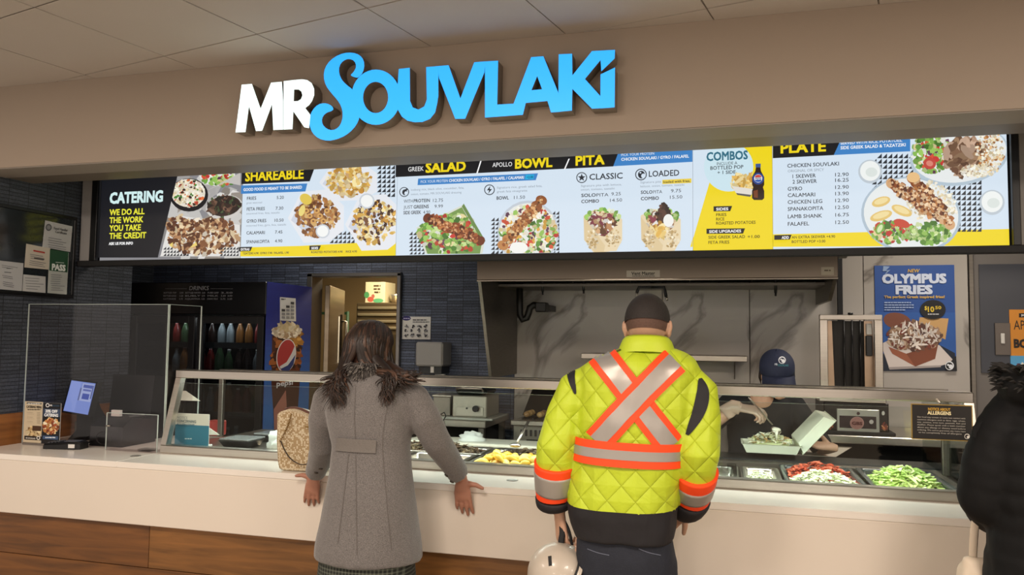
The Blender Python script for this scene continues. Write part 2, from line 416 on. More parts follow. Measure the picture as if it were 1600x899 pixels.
# suspended ceiling: white panels laid in a thin grid turned 12.5 degrees from the shop front
ceil = bx('ceiling', M('ceiling_grid_metal', '#8d877f', .5), -7, 6, -5, YS, ZCEIL, ZCEIL+.08, kind='structure')
TILEM = M('ceiling_panel', '#b8b0a8', .8, var=.03, scale=3, bump=.1, bscale=150)
g = math.radians(12.5); e1 = V((math.cos(g), -math.sin(g), 0)); e2 = V((math.sin(g), math.cos(g), 0)); P0 = V((-3.114, 3.096, 0))
tile_me = MB().box(-.296, .296, -.296, .296, -.005, .0, .003).mesh('ceiling_panel', TILEM)
for i in range(-2, 11):
    for j in range(-6, 2):
        c = P0+e1*(.598*(i+.5))+e2*(.598*(j+.5))
        cs = [c+e1*(sx*.296)+e2*(sy*.296) for sx in (-1, 1) for sy in (-1, 1)]
        if max(p.y for p in cs) < YS-.004:
            o = bpy.data.objects.new('ceiling_panel', tile_me)
            COL.objects.link(o); o.parent = ceil; o.location = V((c.x, c.y, ZCEIL-.001))-wl(ceil); o.rotation_euler.z = -g
        elif min(p.y for p in cs) < YS-.02:      # panel cut where it meets the bulkhead
            poly = [(-.296, -.296), (.296, -.296), (.296, .296), (-.296, .296)]; out = []
            wy = lambda p: (c+e1*p[0]+e2*p[1]).y-(YS-.002)
            for k in range(4):
                p, q = poly[k], poly[(k+1) % 4]; a, b = wy(p), wy(q)
                if a <= 0: out.append(p)
                if a*b < 0: t = a/(a-b); out.append((p[0]+(q[0]-p[0])*t, p[1]+(q[1]-p[1])*t))
            if len(out) > 2:
                MB().prism(out, lambda u, v, w: c+e1*u+e2*v+V((0, 0, ZCEIL-.006+w)), 0, .005).build('ceiling_panel', TILEM, ceil)
# bulkhead over the opening
MB().box(-7, 6, YS, YS+.2, ZS, ZCEIL+.1).build('wall_front', PAINT, kind='structure')
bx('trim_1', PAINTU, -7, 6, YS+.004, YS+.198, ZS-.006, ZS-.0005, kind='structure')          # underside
t2 = bx('trim_2', TRIMD, -7, 6, YS+.2, 3.525, ZS-.004, ZS+.3, kind='structure')      # shutter slot behind it
# left wall with wood below, then the cooler alcove
bx('wall_left', TILEX, XL-.14, XL, 3.2, 4.33, 1.105, 2.6, kind='structure')
bx('trim_3', WOODS, XL-.14, XL+.006, 3.2, 4.33, 0, 1.104, kind='structure')
bx('wall_left_return', PAINT, -7, XL-.145, YS+.2, 3.45, 0, 2.41, kind='structure')
bx('wall_alcove', TILEX, -4.75, -4.62, 4.0, 8, 0, 2.6, kind='structure')
wb = root('wall_back', (-2, YB, 0), None, None, kind='structure')
mbw = MB(); mbw.box(-4.62, -3.165, YB, YB+.12, 0, 2.6); bw1 = mbw.build('tiled_wall', TILEY, wb)
MB().box(-2.365, -1.478, YB, YB+.12, 0, 2.6).build('tiled_wall', TILEY, wb)
MB().box(-3.165, -2.365, YB, YB+.12, 2.045, 2.6).build('tiled_wall', TILEY, wb)
# marble slabs, each a panel of its own with an open joint
for x0, x1 in ((-1.474, -.422), (-.418, .154), (.158, .86), (.864, 1.466)):
    MB().box(x0, x1, YB+.002, YB+.03, 0, 2.6, .002).build('marble_slab', MARBLE, wb)
MB().box(-1.476, 1.47, YB+.031, YB+.12, 0, 2.6).build('slab_backing', M('grout', '#4c4843', .8), wb)
MB().box(1.472, 3.2, YB+.05, YB+.15, 0, 2.6).build('grey_wall', M('grey_wall_paint', '#6f6a66', .5), wb)
MB().box(1.472, 1.50, YB+.0, YB+.05, 0, 2.6, .003).build('corner_guard', STEELD, wb)
dp = MB().box(1.54, 2.4, YB+.038, YB+.049, 1.38, 2.06).build('dark_panel', M('dark_glossy_panel', '#3b3d45', .25), wb)
bx('wall_right', M('grey_wall_paint'), 3.2, 3.3, 3.36, 8, 0, 2.6, kind='structure')
bx('kitchen_ceiling', M('kitchen_ceiling_white', '#8f8b86', .8), -4.75, 3.3, 3.53, 8, 2.6, 2.68, kind='structure').name = 'ceiling_kitchen'
# back room seen through the door
bx('wall_storeroom', M('storeroom_paint', '#b09468', .7), -4.6, -.5, 7.9, 8, 0, 2.6, kind='structure')
bx('wall_storeroom_side', M('storeroom_paint'), -1.0, -.9, 5.53, 7.9, 0, 2.6, kind='structure')
# door frame and open steel door leaf
dr = root('door_1', (-2.77, YB, 0), None, None, kind='structure')
FRM = M('door_frame_steel', '#8a8784', .35, .9)
for x0, x1 in ((-3.163, -3.118), (-2.398, -2.367)): MB().box(x0, x1, YB-.03, YB+.14, 0, 2.04, .004).build('door_jamb', FRM, dr)
MB().box(-3.163, -2.367, YB-.03, YB+.14, 2.014, 2.043, .004).build('door_head', FRM, dr)
hx, hy = -3.085, YB+.16; th = math.radians(-19)     # leaf swung into the room beyond, hinged on the left jamb
d1 = V((math.sin(th), math.cos(th), 0)); dn = V((d1.y, -d1.x, 0))
def dmap(u, z, w=0): return V((hx, hy, 0))+d1*u+dn*w+V((0, 0, z))
MB().obox(dmap(.39, .985), d1*.385, dn*.02, V((0, 0, .975)), .004).build('door_leaf', M('door_steel', '#9c8c78', .3, .9, var=.25, scale=2.5, aniso=(1, 1, 9)), dr)
kp = MB().obox(dmap(.60, 1.50, .024), d1*.035, dn*.004, V((0, 0, .24)), .002).build('pull_plate', M('dark_pull', '#17130f', .3, .6), dr)
MB().tube([dmap(.60, 1.30, .03), dmap(.60, 1.30, .065), dmap(.60, 1.68, .065), dmap(.60, 1.68, .03)], .011, 8).build('pull_handle', STEEL, kp)
MB().obox(dmap(.47, 1.52, .022), d1*.028, dn*.001, V((0, 0, .2))).build('door_sticker', PAPER, dr)
# grey steel shelf unit and boxes in the back room
CBX0, CBX1, CBZ = at(557, 475, 6.9).x, at(632, 475, 6.9).x, at(590, 473.5, 6.95).z
ref = root('storeroom_cabinet', (-3.2, 7.2, 0), 'steel cabinet with louvred top seen through the kitchen doorway', 'cabinet')
MB().box(CBX0, CBX1, 6.9, 7.5, 0, CBZ, .01).build('body', M('cabinet_bronze_steel', '#8d7a5c', .32, .8), ref)
for k in range(4): MB().box(CBX0+.02, CBX1-.02, 6.885, 6.899, CBZ-.26+k*.065, CBZ-.235+k*.065, .004).build('louvre', M('cabinet_trim', '#d8c8a4', .3, .8), ref)
MB().box(CBX0+.03, CBX1-.03, 6.89, 6.899, .15, CBZ-.31).build('cabinet_door', M('cabinet_door_bronze', '#6f6048', .35, .8), ref)
bxr = root('carton', (-2.95, 7.1, CBZ+.002), 'white carton with green and red print standing on the storeroom cabinet', 'box')
ca, cb_ = at(571, 441, 7.0), at(601, 473, 7.0)
MB().box(ca.x, cb_.x, 7.0, 7.25, CBZ+.002, ca.z, .004).build('carton_body', M('carton_cream', '#e2d8b4', .7), bxr)
pr = Print((0, 6.999, 0), (1, 0, 0), (0, 0, 1))
pr.ell(573, 461, 4, 5, '#4f9a60'); pr.ell(579, 468, 5, 4, '#c05a48'); pr.ell(591, 470, 8, 3.5, '#5aa878'); pr.ell(583, 463, 2.5, 3, '#b86a58')
pr.bar(584, 448, 595, 3, '#5a4a30'); pr.bar(584, 453, 595, 3, '#5a4a30'); pr.bar(585, 458, 594, 3, '#5a4a30')
pr.build('carton_print', PRINT, bxr)
cp_ = at(618, 467, 7.05)
MB().lathe([(.02, 0), (.055, .01), (.075, .07), (.08, .085), (.07, .085), (.05, .02)], (cp_.x, 7.08, CBZ+.002), 18).build('foil_bowl', M('crumpled_foil', '#d8d2c0', .3, .8, bump=.5, bscale=60), None, 'small crumpled foil bowl on the storeroom cabinet beside the carton', 'bowl')
rk = root('wire_rack', (-3.3, 7.2, 0), 'green wire shelving upright in the storeroom behind the steel door', 'rack')
pa = at(543.5, 487, 6.7)
for dx in (0, -.3): MB().cyl((pa.x+dx, 6.7, 0), (pa.x+dx, 6.7, pa.z), .014, 10).build('post', M('green_epoxy', '#1f3d26', .5), rk)
for z in (.3, .95, pa.z-.03): MB().box(pa.x-.3, pa.x, 6.69, 6.71, z, z+.025).build('rail', M('green_epoxy'), rk)

# ================================================================== counter
ct = root('service_counter', (-1.4, 3.4, 0), 'long white service counter with a wood panelled base', 'counter')
XR = 3.0
MB().box(XL+.007, -2.905, YC, 4.15, ZC-.03, ZC, .003).build('worktop', WHITEQ, ct)
MB().box(-2.905, XR, YC, 3.545, ZC-.03, ZC, .003).build('worktop', WHITEQ, ct)
MB().box(XL+.007, XR, YC, YC+.03, .632, ZC-.0305, .003).build('fascia', M('fascia_white', '#ddd2c5', .35, var=.03, scale=2), ct)
rnd = random.Random(4)
for r_, (z0, z1) in enumerate(((.02, .212), (.215, .42), (.423, .631))):
    x = XL+.007-rnd.uniform(0, .6)
    while x < XR:
        x2 = x+rnd.uniform(1.5, 2.2)
        a, b_ = max(x, XL+.007), min(x2-.003, XR)
        if b_-a > .05: MB().box(a, b_, YC+.03, YC+.05, z0, z1, .002).build('plank', WOOD if rnd.random() < .6 else WOOD2, ct)
        x = x2
MB().box(XL+.007, XR, YC+.051, YC+.07, 0, ZC-.031).build('base_backing', BLACKM, ct)
for px, py in ((212, 713), (800.5, 751)):
    p = atz(px, py, ZC); gm = MB().lathe([(.0, .0), (.026, 0), (.026, .002), (.022, .0025), (.02, .0005), (.0, .0005)], (p.x, p.y, ZC+.0003), 20).build('cable_grommet', M('grommet_grey', '#8f8a84', .4, .5), ct)
# ================================================================== storefront sign
sg = root('storefront_sign', (-1.3, YS, 2.4), 'illuminated white and blue channel letter sign above the counter', 'sign')
YF = YS-.075
SW = M('white_letter_face', '#e6ffff', .4, emit=1.05); SB = M('blue_letter_face', '#2ba4ff', .4, emit=.95); SRET = M('letter_return', '#776d62', .5)
A3 = lambda x, y: (360+x/5, 70+y/5)
A4 = lambda x, y: (660+x/5, 70+y/5)
def smooth_poly(pts, it=2):
    for _ in range(it):
        q = []
        for i in range(len(pts)):
            a, b = pts[i], pts[(i+1) % len(pts)]
            q += [(a[0]*.75+b[0]*.25, a[1]*.75+b[1]*.25), (a[0]*.25+b[0]*.75, a[1]*.25+b[1]*.75)]
        pts = q
    return pts
def letter(name, A, pts, mat, hole=None, smooth=0, eps=0):
    cv = lambda ps: [(p.x, p.z) for p in (at(*A(*q), YF) for q in ps)]
    o = cv(pts); hs = [cv(hole)] if hole else []
    if smooth: o = smooth_poly(o, smooth); hs = [smooth_poly(h, smooth) for h in hs]
    MB().prism(o, lambda u, v, w: V((u, w, v)), YF-eps, YS-.002, 0, 1, hs).build(name, [mat, SRET], sg)
letter('letter_m', A3, [(40, 686), (88, 312), (168, 306), (236, 500), (318, 296), (402, 289), (412, 440), (412, 663), (335, 666), (325, 465), (248, 672), (200, 675), (145, 480), (118, 682)], SW)
letter('letter_r', A3, [(415, 663), (416, 285), (490, 276), (560, 270), (600, 276), (635, 300), (655, 345), (655, 395), (638, 440), (615, 472), (585, 495), (625, 548), (615, 652), (578, 645), (492, 520), (485, 660)], SW,
       [(498, 350), (535, 350), (555, 366), (563, 395), (552, 425), (528, 440), (495, 442)], eps=.0004)
letter('letter_s', A3, [(935, 238), (962, 215), (985, 170), (970, 125), (925, 108), (880, 125), (850, 165), (848, 225), (873, 280), (915, 320), (952, 346), (978, 395), (1002, 460), (1012, 540), (1000, 600), (960, 660), (900, 710), (830, 740),
       (760, 752), (690, 735), (640, 690), (618, 630), (618, 570), (640, 510), (685, 465), (735, 455), (775, 466), (803, 490), (803, 514), (742, 534), (714, 575), (718, 622), (752, 658), (800, 670), (846, 646), (871, 600), (879, 540), (866, 480),
       (835, 430), (790, 380), (745, 320), (727, 250), (738, 180), (780, 120), (850, 75), (920, 59), (985, 67), (1030, 98), (1049, 150), (1037, 215), (1000, 259), (968, 254)], SB, smooth=1)
el = lambda cx, cy, rx, ry, n=32, ph=0: [(cx+rx*math.cos(6.2832*i/n+ph), cy+ry*math.sin(6.2832*i/n+ph)) for i in range(n)]
letter('letter_o', A3, el(1137, 410, 192, 216, 40), SB, el(1135, 412, 98, 122), eps=.0004)
letter('letter_u', A3, [(1316, 190), (1402, 180), (1404, 440), (1425, 490), (1470, 507), (1515, 482), (1535, 430), (1530, 175), (1625, 167), (1625, 400), (1616, 460), (1600, 530), (1560, 580), (1500, 604), (1440, 606), (1385, 594), (1340, 562), (1310, 510), (1300, 420)], SB, eps=.0008)
letter('letter_v', A4, [(118, 167), (205, 160), (297, 420), (405, 137), (492, 130), (485, 215), (335, 578), (257, 580), (130, 260)], SB, eps=.0004)
letter('letter_l', A4, [(489, 131), (592, 125), (585, 468), (722, 460), (785, 548), (489, 570)], SB, eps=.0008)
letter('letter_a', A4, [(712, 462), (850, 97), (945, 90), (1062, 375), (1075, 525), (1005, 529), (977, 440), (808, 455), (785, 548), (715, 552)], SB, [(897, 245), (935, 348), (852, 355)], eps=.0004)
letter('letter_k', A4, [(1065, 75), (1170, 70), (1172, 240), (1325, 50), (1505, 40), (1502, 108), (1398, 208), (1392, 120), (1270, 268), (1391, 402), (1425, 495), (1325, 500), (1172, 345), (1168, 515), (1062, 525)], SB, eps=.0008)
letter('letter_i', A4, [(1392, 232), (1505, 178), (1502, 490), (1395, 498), (1391, 402)], SB, eps=.0012)

# ================================================================== backlit menu board
YM = 3.90
mbd = root('menu_board', (-1.2, YM, 2.0), 'long backlit menu board of five panels hanging above the serving line', 'menu board')
zb = at(800, 397.5, YM).z
MB().box(-3.875, 1.75, YM+.012, YM+.11, zb-.002, 2.59, .002).build('housing', BLACK, mbd)
MB().box(-3.875, 1.75, YM-.045, YM+.012, zb-.035, zb-.001, .003).build('bottom_rail', BLACKM, mbd)
ENDP = M('pale_grey_filler', '#8f8d8c', .5)
xl, xr = at(157, 350, YM).x, at(1577.5, 300, YM).x
MB().box(-3.87, xl-.045, YM-.03, YM+.01, zb, 2.59, .002).build('end_filler', ENDP, mbd)
MB().box(xl-.044, xl, YM-.035, YM+.01, zb, 2.59, .002).build('side_frame', BLACK, mbd)
MB().box(xr, xr+.03, YM-.035, YM+.01, zb, 2.59, .002).build('side_frame', BLACK, mbd)
MB().box(xr+.031, 1.745, YM-.03, YM+.01, zb, 2.59, .002).build('end_filler', M('grey_filler', '#77736e', .5), mbd)
Yl, Wt, Bk, Bl, BG = '#f7dd1c', '#f4fbff', '#14161c', '#3f86cc', '#dcebf9'
GY = '#8f9aa6'; TX = '#2a2f38'
def panel(name, label, x0, x1, bg):
    a, b_ = at(x0, 380, YM).x, at(x1, 380, YM).x
    o = MB().box(a, b_-.001, YM, YM+.0115, zb+.001, 2.585).build(name, M('panel_acrylic', '#20242a', .4), mbd); o['label'] = label
    pr = Print((0, YM, 0), (1, 0, 0), (0, 0, 1)); pr.k = 1; pr.clip = (a, b_-.001, zb+.001, 2.585)
    pr.raw([(a, zb+.001), (b_-.001, zb+.001), (b_-.001, 2.585), (a, 2.585)], [(0, 1, 2, 3)], bg)
    return o, pr
GREENS = ['#6fa544', '#9cc860', '#4c7d32', '#c6dc92', '#86b552']; VEG = GREENS+['#d8553a', '#c93a34', '#f0f0e6', '#6a3f58', '#e9d8a0']
MEAT = ['#8a5a38', '#6d4128', '#b5835a', '#d0a67a', '#e6cfa8', '#5a3220']; FRY = ['#e3b558', '#f0cf80', '#c8913c', '#f6e1a4']; RICE = ['#fff8e8', '#f0e4c6', '#e8d6ae', '#fdf6e0']
# -- catering
o, p = panel('catering_panel', 'black catering panel with yellow lettering and platter photograph', 157, 376.5, '#8d8c90')
p.blobs(320, 340, 75, 75, ['#b9b6b4', '#d8d6d2', '#8d8a88', '#e6e4e0', '#a39a90'], 90, 14, 1)
p.ell(340, 275, 28, 16, '#e8e8e4'); p.blobs(340, 278, 25, 14, VEG, 70, 4, 2)
p.poly([(352, 285), (376, 290), (376, 270), (320, 300)], '#c9c4c0')
p.ell(351, 324, 29, 19, '#d5d1cc', rot=-.15); p.ell(351, 322, 26, 16, '#3c2a22', rot=-.15); p.blobs(351, 322, 26, 15, ['#3a2822', '#5a4032', '#7a5a48', '#2c2420', '#4a5a3a'], 120, 3.4, 3, elong=3)
p.ell(296, 305, 30, 26, '#15151a'); p.ell(295, 302, 26.5, 22, '#f0e8d8'); p.blobs(295, 302, 25, 21, RICE+RICE+['#c84a32', '#e0733c', '#4e8a3a', '#3a2a22'], 260, 2.2, 4)
p.poly([(252, 400), (262, 360), (285, 338), (330, 345), (376, 352), (376, 401), (250, 401)], '#e8e6e2')
p.blobs(318, 371, 54, 26, MEAT+['#e8dcc8'], 420, 3.6, 5, elong=2.4); p.blobs(280, 352, 18, 13, MEAT, 70, 3.2, 6, elong=2.5); p.blobs(340, 352, 28, 10, MEAT, 70, 3.2, 7, elong=2.5)
p.poly([(298, 388), (308, 378), (310, 384)], '#f2d878'); p.poly([(266, 383), (272, 379), (271, 388)], '#f2d878')
p.tris(257, 386, 296, 401, 5, inside=lambda x, y: y > 383+(x-257)*.4); p.tris(345, 386, 374, 401, 5)
p.poly([(156, 200), (300, 200), (279, 277), (248.7, 403), (156, 403)], '#12151d')
p.text('CATERING', 173.4, 318.5, 256.5, 17, '#d8f6f6', .045); 
for t, x1, y in (('WE DO ALL', 228, 337), ('THE WORK', 226, 349.4), ('YOU TAKE', 222.5, 361.7), ('THE CREDIT', 231, 373.8)): p.text(t, 173.5, y, x1, 9.3, '#f2ee3c', .03)
p.text('ASK US FOR INFO', 173, 383.5, 210.5, 4.3, '#ffffff', .04)
p.build('printed_film', LIT, o)
# -- shareable
o, p = panel('shareable_panel', 'shareable panel with prices of fries and three paper trays', 376.5, 619, BG)
p.tris(589, 258, 616, 312, 7.2); p.tris(515, 361, 552, 381, 6.6); p.tris(604, 366, 617, 382, 6)
p.poly([(376, 387), (470, 384.5), (555, 380), (620, 379), (620, 401), (376, 401)], Yl)
def tray(x, y, rx, ry, pal, seed, n=240, sz=3.4):
    p.poly([(x-rx*1.35, y+ry*.1), (x-rx*.7, y-ry*1.2), (x+rx*.5, y-ry*1.3), (x+rx*1.3, y-ry*.5), (x+rx*1.3, y+ry*.7), (x+rx*.6, y+ry*1.25), (x-rx*.6, y+ry*1.3)], '#edf0f6')
    p.poly([(x-rx*1.2, y+ry*.2), (x-rx*.6, y-ry*1.05), (x+rx*.2, y-ry*.4), (x-rx*.2, y+ry*1.1)], '#d4d9e6')
    p.blobs(x, y, rx, ry, pal, n, sz, seed, elong=2)
tray(545, 283, 34, 24, FRY+FRY+['#e8d0a0', '#fff6e0', '#c8a070'], 11)
tray(495, 338, 33, 32, ['#8c5a34', '#a8703e', '#c08a50', '#6a3e24', '#e0b878'], 12); tray(586, 348, 34, 34, FRY+['#5a3a28', '#7a5238', '#4a2e20', '#fff6e6'], 13)
for a in range(7):
    p.ell(480+a*5.4, 330+(a % 3)*8, 4.4, 4, '#dca860'); p.ell(480+a*5.4, 330+(a % 3)*8, 1.8, 1.6, '#8a5a34')
for x, y, r in ((506, 362, 11), (575, 315, 12)): p.ell(x, y, r, r, '#cfd6de'); p.ell(x, y, r*.8, r*.8, '#fbfdfb')
p.ell(480, 312, 10, 8, '#e8cc58', rot=.6); p.ell(474, 330, 4.5, 9, '#f0dc80', rot=.3)
p.poly([(376, 200), (515, 200), (492, 268), (486, 284.3), (376, 288.8)], Bk); p.text('SHAREABLE', 385.5, 284, 476.5, 15.5, Yl, .03)
p.poly([(376, 291), (482.5, 287.7), (479.5, 300.2), (376, 304)], Bl); p.text('GOOD FOOD IS MEANT TO BE SHARED', 383, 299.6, 474, 4.6, '#ffffff', .025)
for t, x1, y, pr_, px0, px1, sub in (('FRIES', 403, 313.5, '5.20', 435, 446, 'great seasoned'), ('FETA FRIES', 416.5, 330.3, '7.30', 433.5, 445.5, 'seasoned fries, feta, tzatziki'), ('GYRO FRIES', 419, 349, '10.50', 432, 446, 'seasoned fries, gyro, feta, tzatziki'), ('CALAMARI', 417, 367.4, '7.45', 433, 444.5, ''), ('SPANAKOPITA', 424.5, 381.3, '4.90', 433, 444.5, '')):
    p.text(t, 388.5, y, x1, 5.2, TX, .012); p.text(pr_, px0, y-1.4, px1, 5, TX, .008)
    if sub: p.text(sub, 388, y+6, 388+len(sub)*1.72, 3.2, GY)
for x0, x1, y, t in ((377, 398, 387, 'EXTRAS'), (487, 505, 385, 'SIDES')):
    p.poly([(x0, y), (x1, y-.5), (x1-3, y+6.4), (x0, y+6.8)], Bk); p.text(t, x0+3, y+5.5, x1-4.5, 3.7, '#ffffff', .03)
p.text('TZATZIKI 4.90  GYRO 7.90  FALAFEL 1.90', 383, 398.5, 455, 3.2, TX, .02); p.text('ROASTED POTATOES 4.90    RICE 4.90', 490, 396.6, 561, 3.2, TX, .02)
p.build('printed_film', LIT, o)
# -- salad, bowl, pita
o, p = panel('salad_bowl_pita_panel', 'salad, bowl and pita panel with a black title strip', 619, 1083, BG)
p.tris(639, 362, 664, 397, 6.2); p.tris(767, 340, 790, 396, 6.4); p.tris(862, 330, 877, 396, 6.2)
p.poly([(650.6, 356), (724, 320), (757, 378), (754, 397), (665, 397)], '#dfe3d6')
p.poly([(655, 358), (722, 324), (753, 380), (750, 397), (668, 397)], '#7a9c52')
p.blobs(705, 366, 50, 30, VEG+GREENS, 330, 4.2, 21, shape=lambda x, y: y < 396 and y > 357-(x-650)*.48 and x < 757 and y > 322+(x-724)*1.7)
p.poly([(725, 318.5), (759, 377), (755, 380), (722, 323)], '#6d8c4c')
for k in range(13):
    f = k/12; p.ell(668+84*f, 341+36*f, 6.2, 7.6, random.Random(k).choice(['#a85a30', '#8a4322', '#c47a44', '#6f3218']), rot=.5)
p.blobs(710, 359, 44, 8.5, ['#8a4322', '#a85a30', '#c47a44', '#5a2614'], 70, 4.5, 122, rot=.41); p.blobs(710, 359, 42, 7, ['#5a2a18', '#d08a54', '#b06a3a', '#8a4424', '#e0a878'], 110, 2.2, 22, rot=.41)
p.ell(826, 364, 48, 50, '#c9d2dc'); p.ell(826, 365, 45, 47, '#eef0ea')
p.blobs(826, 366, 44, 44, VEG+RICE+['#f6efe0', '#e6b04c'], 420, 3.8, 23, shape=lambda x, y: y < 397)
for k in range(9):
    f = k/8; p.ell(787+60*f, 384-70*f, 9, 7.5, random.Random(k+40).choice(['#b5743e', '#d09a62', '#94552c', '#c58850']), rot=.4)
p.blobs(818, 348, 46, 9, ['#6a3a1e', '#dca870', '#b5743e', '#94552c', '#efcf9c'], 140, 2.4, 24, rot=-.86, shape=lambda x, y: y < 397)
p.poly([(846, 308), (849.5, 304), (842, 315)], '#8a8278'); p.ell(812, 388, 14, 9, '#fbfbf6'); p.poly([(780, 397), (872, 395.5), (872, 401), (780, 401)], BG); p.poly([(640, 398.5), (765, 397), (765, 402), (640, 402)], BG)
for x, w_, sd in ((943, 30, 25), (1033, 31, 26)):
    p.poly([(x-w_, 338), (x-w_*.4, 328), (x+w_*.5, 331), (x+w_, 344), (x+w_*.95, 380), (x+w_*.6, 393), (x-w_*.5, 395), (x-w_*.97, 375)], '#ecd9b4')
    p.blobs(x, 340, w_*.86, 12, GREENS+['#e9efd0'], 80, 3.6, sd); p.blobs(x-2, 350, w_*.62, 17, MEAT+['#fbf6ee', '#8a3a4a', '#e8dcc8'], 160, 3.6, sd+5, elong=2.6)
    if x > 1000:
        p.blobs(x+3, 336, 10, 14, ['#3a2420', '#2c1c1a', '#5a3a30'], 50, 4, 77); p.blobs(x-3, 362, 14, 9, FRY, 24, 4.5, 78, elong=3.5); p.ell(x+12, 346, 8, 10, '#f8f8f4')
    p.poly([(x-w_, 340), (x-w_*.2, 372), (x+w_*.35, 394), (x-w_*.4, 396), (x-w_*.97, 376)], '#e4cda0'); p.poly([(x+w_, 348), (x+w_*.25, 366), (x+w_*.05, 394), (x+w_*.7, 393), (x+w_, 376)], '#efdcb6')
    p.blobs(x-w_*.55, 374, 9, 16, ['#d4b888', '#f4e6c8', '#c8a870'], 40, 2.2, sd+9, shape=lambda a, b: b < 394); p.blobs(x+w_*.55, 374, 11, 15, ['#d4b888', '#f4e6c8', '#c8a870'], 40, 2.2, sd+10, shape=lambda a, b: b < 393)
p.poly([(1083.5, 383), (1083.5, 370), (1079, 387), (1083.5, 387)], Yl)
p.poly([(619.5, 200), (985, 200), (966, 244), (959.5, 262), (619.5, 278.6)], Bk)
for x in (750, 886): p.poly([(x+4, 250), (x+6, 250), (x-1, 272.5-(x-750)*.045), (x-3.2, 272.7-(x-750)*.045)], '#ffffff')
p.text('GREEK', 641, 269.8, 665, 7.2, '#ffffff'); p.text('SALAD', 668, 271.4, 730.5, 15, Yl, .035); p.text('APOLLO', 772, 263.2, 802.5, 7.2, '#ffffff'); p.text('BOWL', 807, 265.2, 865, 15, Yl, .035); p.text('PITA', 901, 260.6, 946, 15, Yl, .035)
p.poly([(967, 242), (1091, 234), (1086, 255), (959.5, 262)], Bl); p.text('PICK YOUR PROTEIN', 972, 246.5, 1023, 4.3, '#eaf4ff'); p.text('CHICKEN SOUVLAKI / GYRO / FALAFEL', 972, 253.6, 1077, 4.6, '#ffffff', .02)
p.poly([(657, 281.2), (843, 273), (839.5, 283.6), (656, 291.3)], Bl); p.text('PICK YOUR PROTEIN', 661, 288.2, 703, 4.3, '#eaf4ff'); p.text('CHICKEN SOUVLAKI / GYRO / FALAFEL / CALAMARI', 705, 286.4, 821, 4.5, '#ffffff', .02); p.poly([(824, 275.4), (837, 274.8), (836, 282), (823, 282.6)], '#1fb4e6'); p.text('+2.00', 825.5, 281, 835.5, 3.8, '#0d4a70', .02)
def ring(x, y, r): p.ell(x, y, r, r, TX, 28); p.ell(x, y, r*.84, r*.84, BG, 28)
ring(635.6, 302, 7.6); p.ell(636.5, 302.5, 4, 4.6, TX, 12); p.ell(638.5, 304, 2.6, 3, BG, 10); p.poly([(633, 300), (640, 296.5), (641, 299), (634, 302)], TX)
ring(768, 298.7, 8.2); p.poly([(769.5, 292.5), (764, 299.6), (767.6, 299.6), (766, 305), (772, 297.6), (768.4, 297.6)], TX)
ring(911, 280, 8.4); p.poly([(911+math.sin(k*math.pi/5)*(6.4 if k % 2 == 0 else 2.6), 280-math.cos(k*math.pi/5)*(6.4 if k % 2 == 0 else 2.6)) for k in range(10)], TX)
ring(1002.8, 275.3, 9); p.ell(1003.5, 275.5, 5.4, 6, TX, 14); p.ell(1006.5, 277.5, 3.4, 3.6, BG, 12); p.ell(1002, 272.6, 1.6, 1.2, BG, 8)
p.text('CLASSIC', 923, 283.6, 974.5, 9.4, TX, .015); p.text('LOADED', 1015, 279, 1062, 9.4, TX, .015)
for t, x0, x1, y in (('iceberg mix, black olive, cucumber, feta,', 647, 729, 300.6), ('onion, tomato, MR SOUVLAKI dressing', 647, 725, 307.4), ('Signature rice, greek salad feta,', 780, 850, 297.4), ('greek feta vinaigrette', 780, 827, 303.6), ('Signature pita with lettuce,', 910, 973, 294.8), ('onion, tomato, tzatziki', 910, 962, 300.6), ('Signature pita', 1002, 1034, 289.4), ('lettuce, onion, tomato, tzatziki', 1002, 1070, 295.6)): p.text(t, x0, y, x1, 3.5, GY)
p.poly([(1036, 284), (1081, 281.8), (1081, 288.6), (1036, 290.6)], '#f2d54a'); p.text('loaded with fries,', 1037.5, 289, 1079, 3.8, TX, .015)
for t, x0, x1, y, b_ in (('WITH', 636, 650, 319.4, 0), ('PROTEIN', 651.5, 676.5, 318.8, .02), ('12.75', 681.5, 697, 318.2, 0), ('JUST', 636, 650, 328.8, 0), ('GREENS', 651.5, 675, 328.2, .02), ('9.99', 684, 697, 327.4, 0), ('SIDE GREEK', 636, 663, 337.3, .02), ('4.90', 666.5, 677.5, 336.6, 0), ('BOWL', 780, 799, 314.8, .02), ('11.50', 807, 824, 313.8, 0),
    ('SOLO', 911, 933.5, 310.8, .02), ('PITA', 934.5, 953, 310.2, 0), ('9.25', 957.5, 972, 308.6, 0), ('COMBO', 911, 938.5, 320.2, .02), ('14.50', 955.5, 974, 318.4, 0), ('SOLO', 1003, 1021, 306.2, .02), ('PITA', 1022, 1036, 305.6, 0), ('9.75', 1049.5, 1065, 304, 0), ('COMBO', 1003, 1031, 316, .02), ('15.50', 1048, 1067, 313.8, 0)): p.text(t, x0, y, x1, 5.3, TX, b_)
p.build('printed_film', LIT, o)
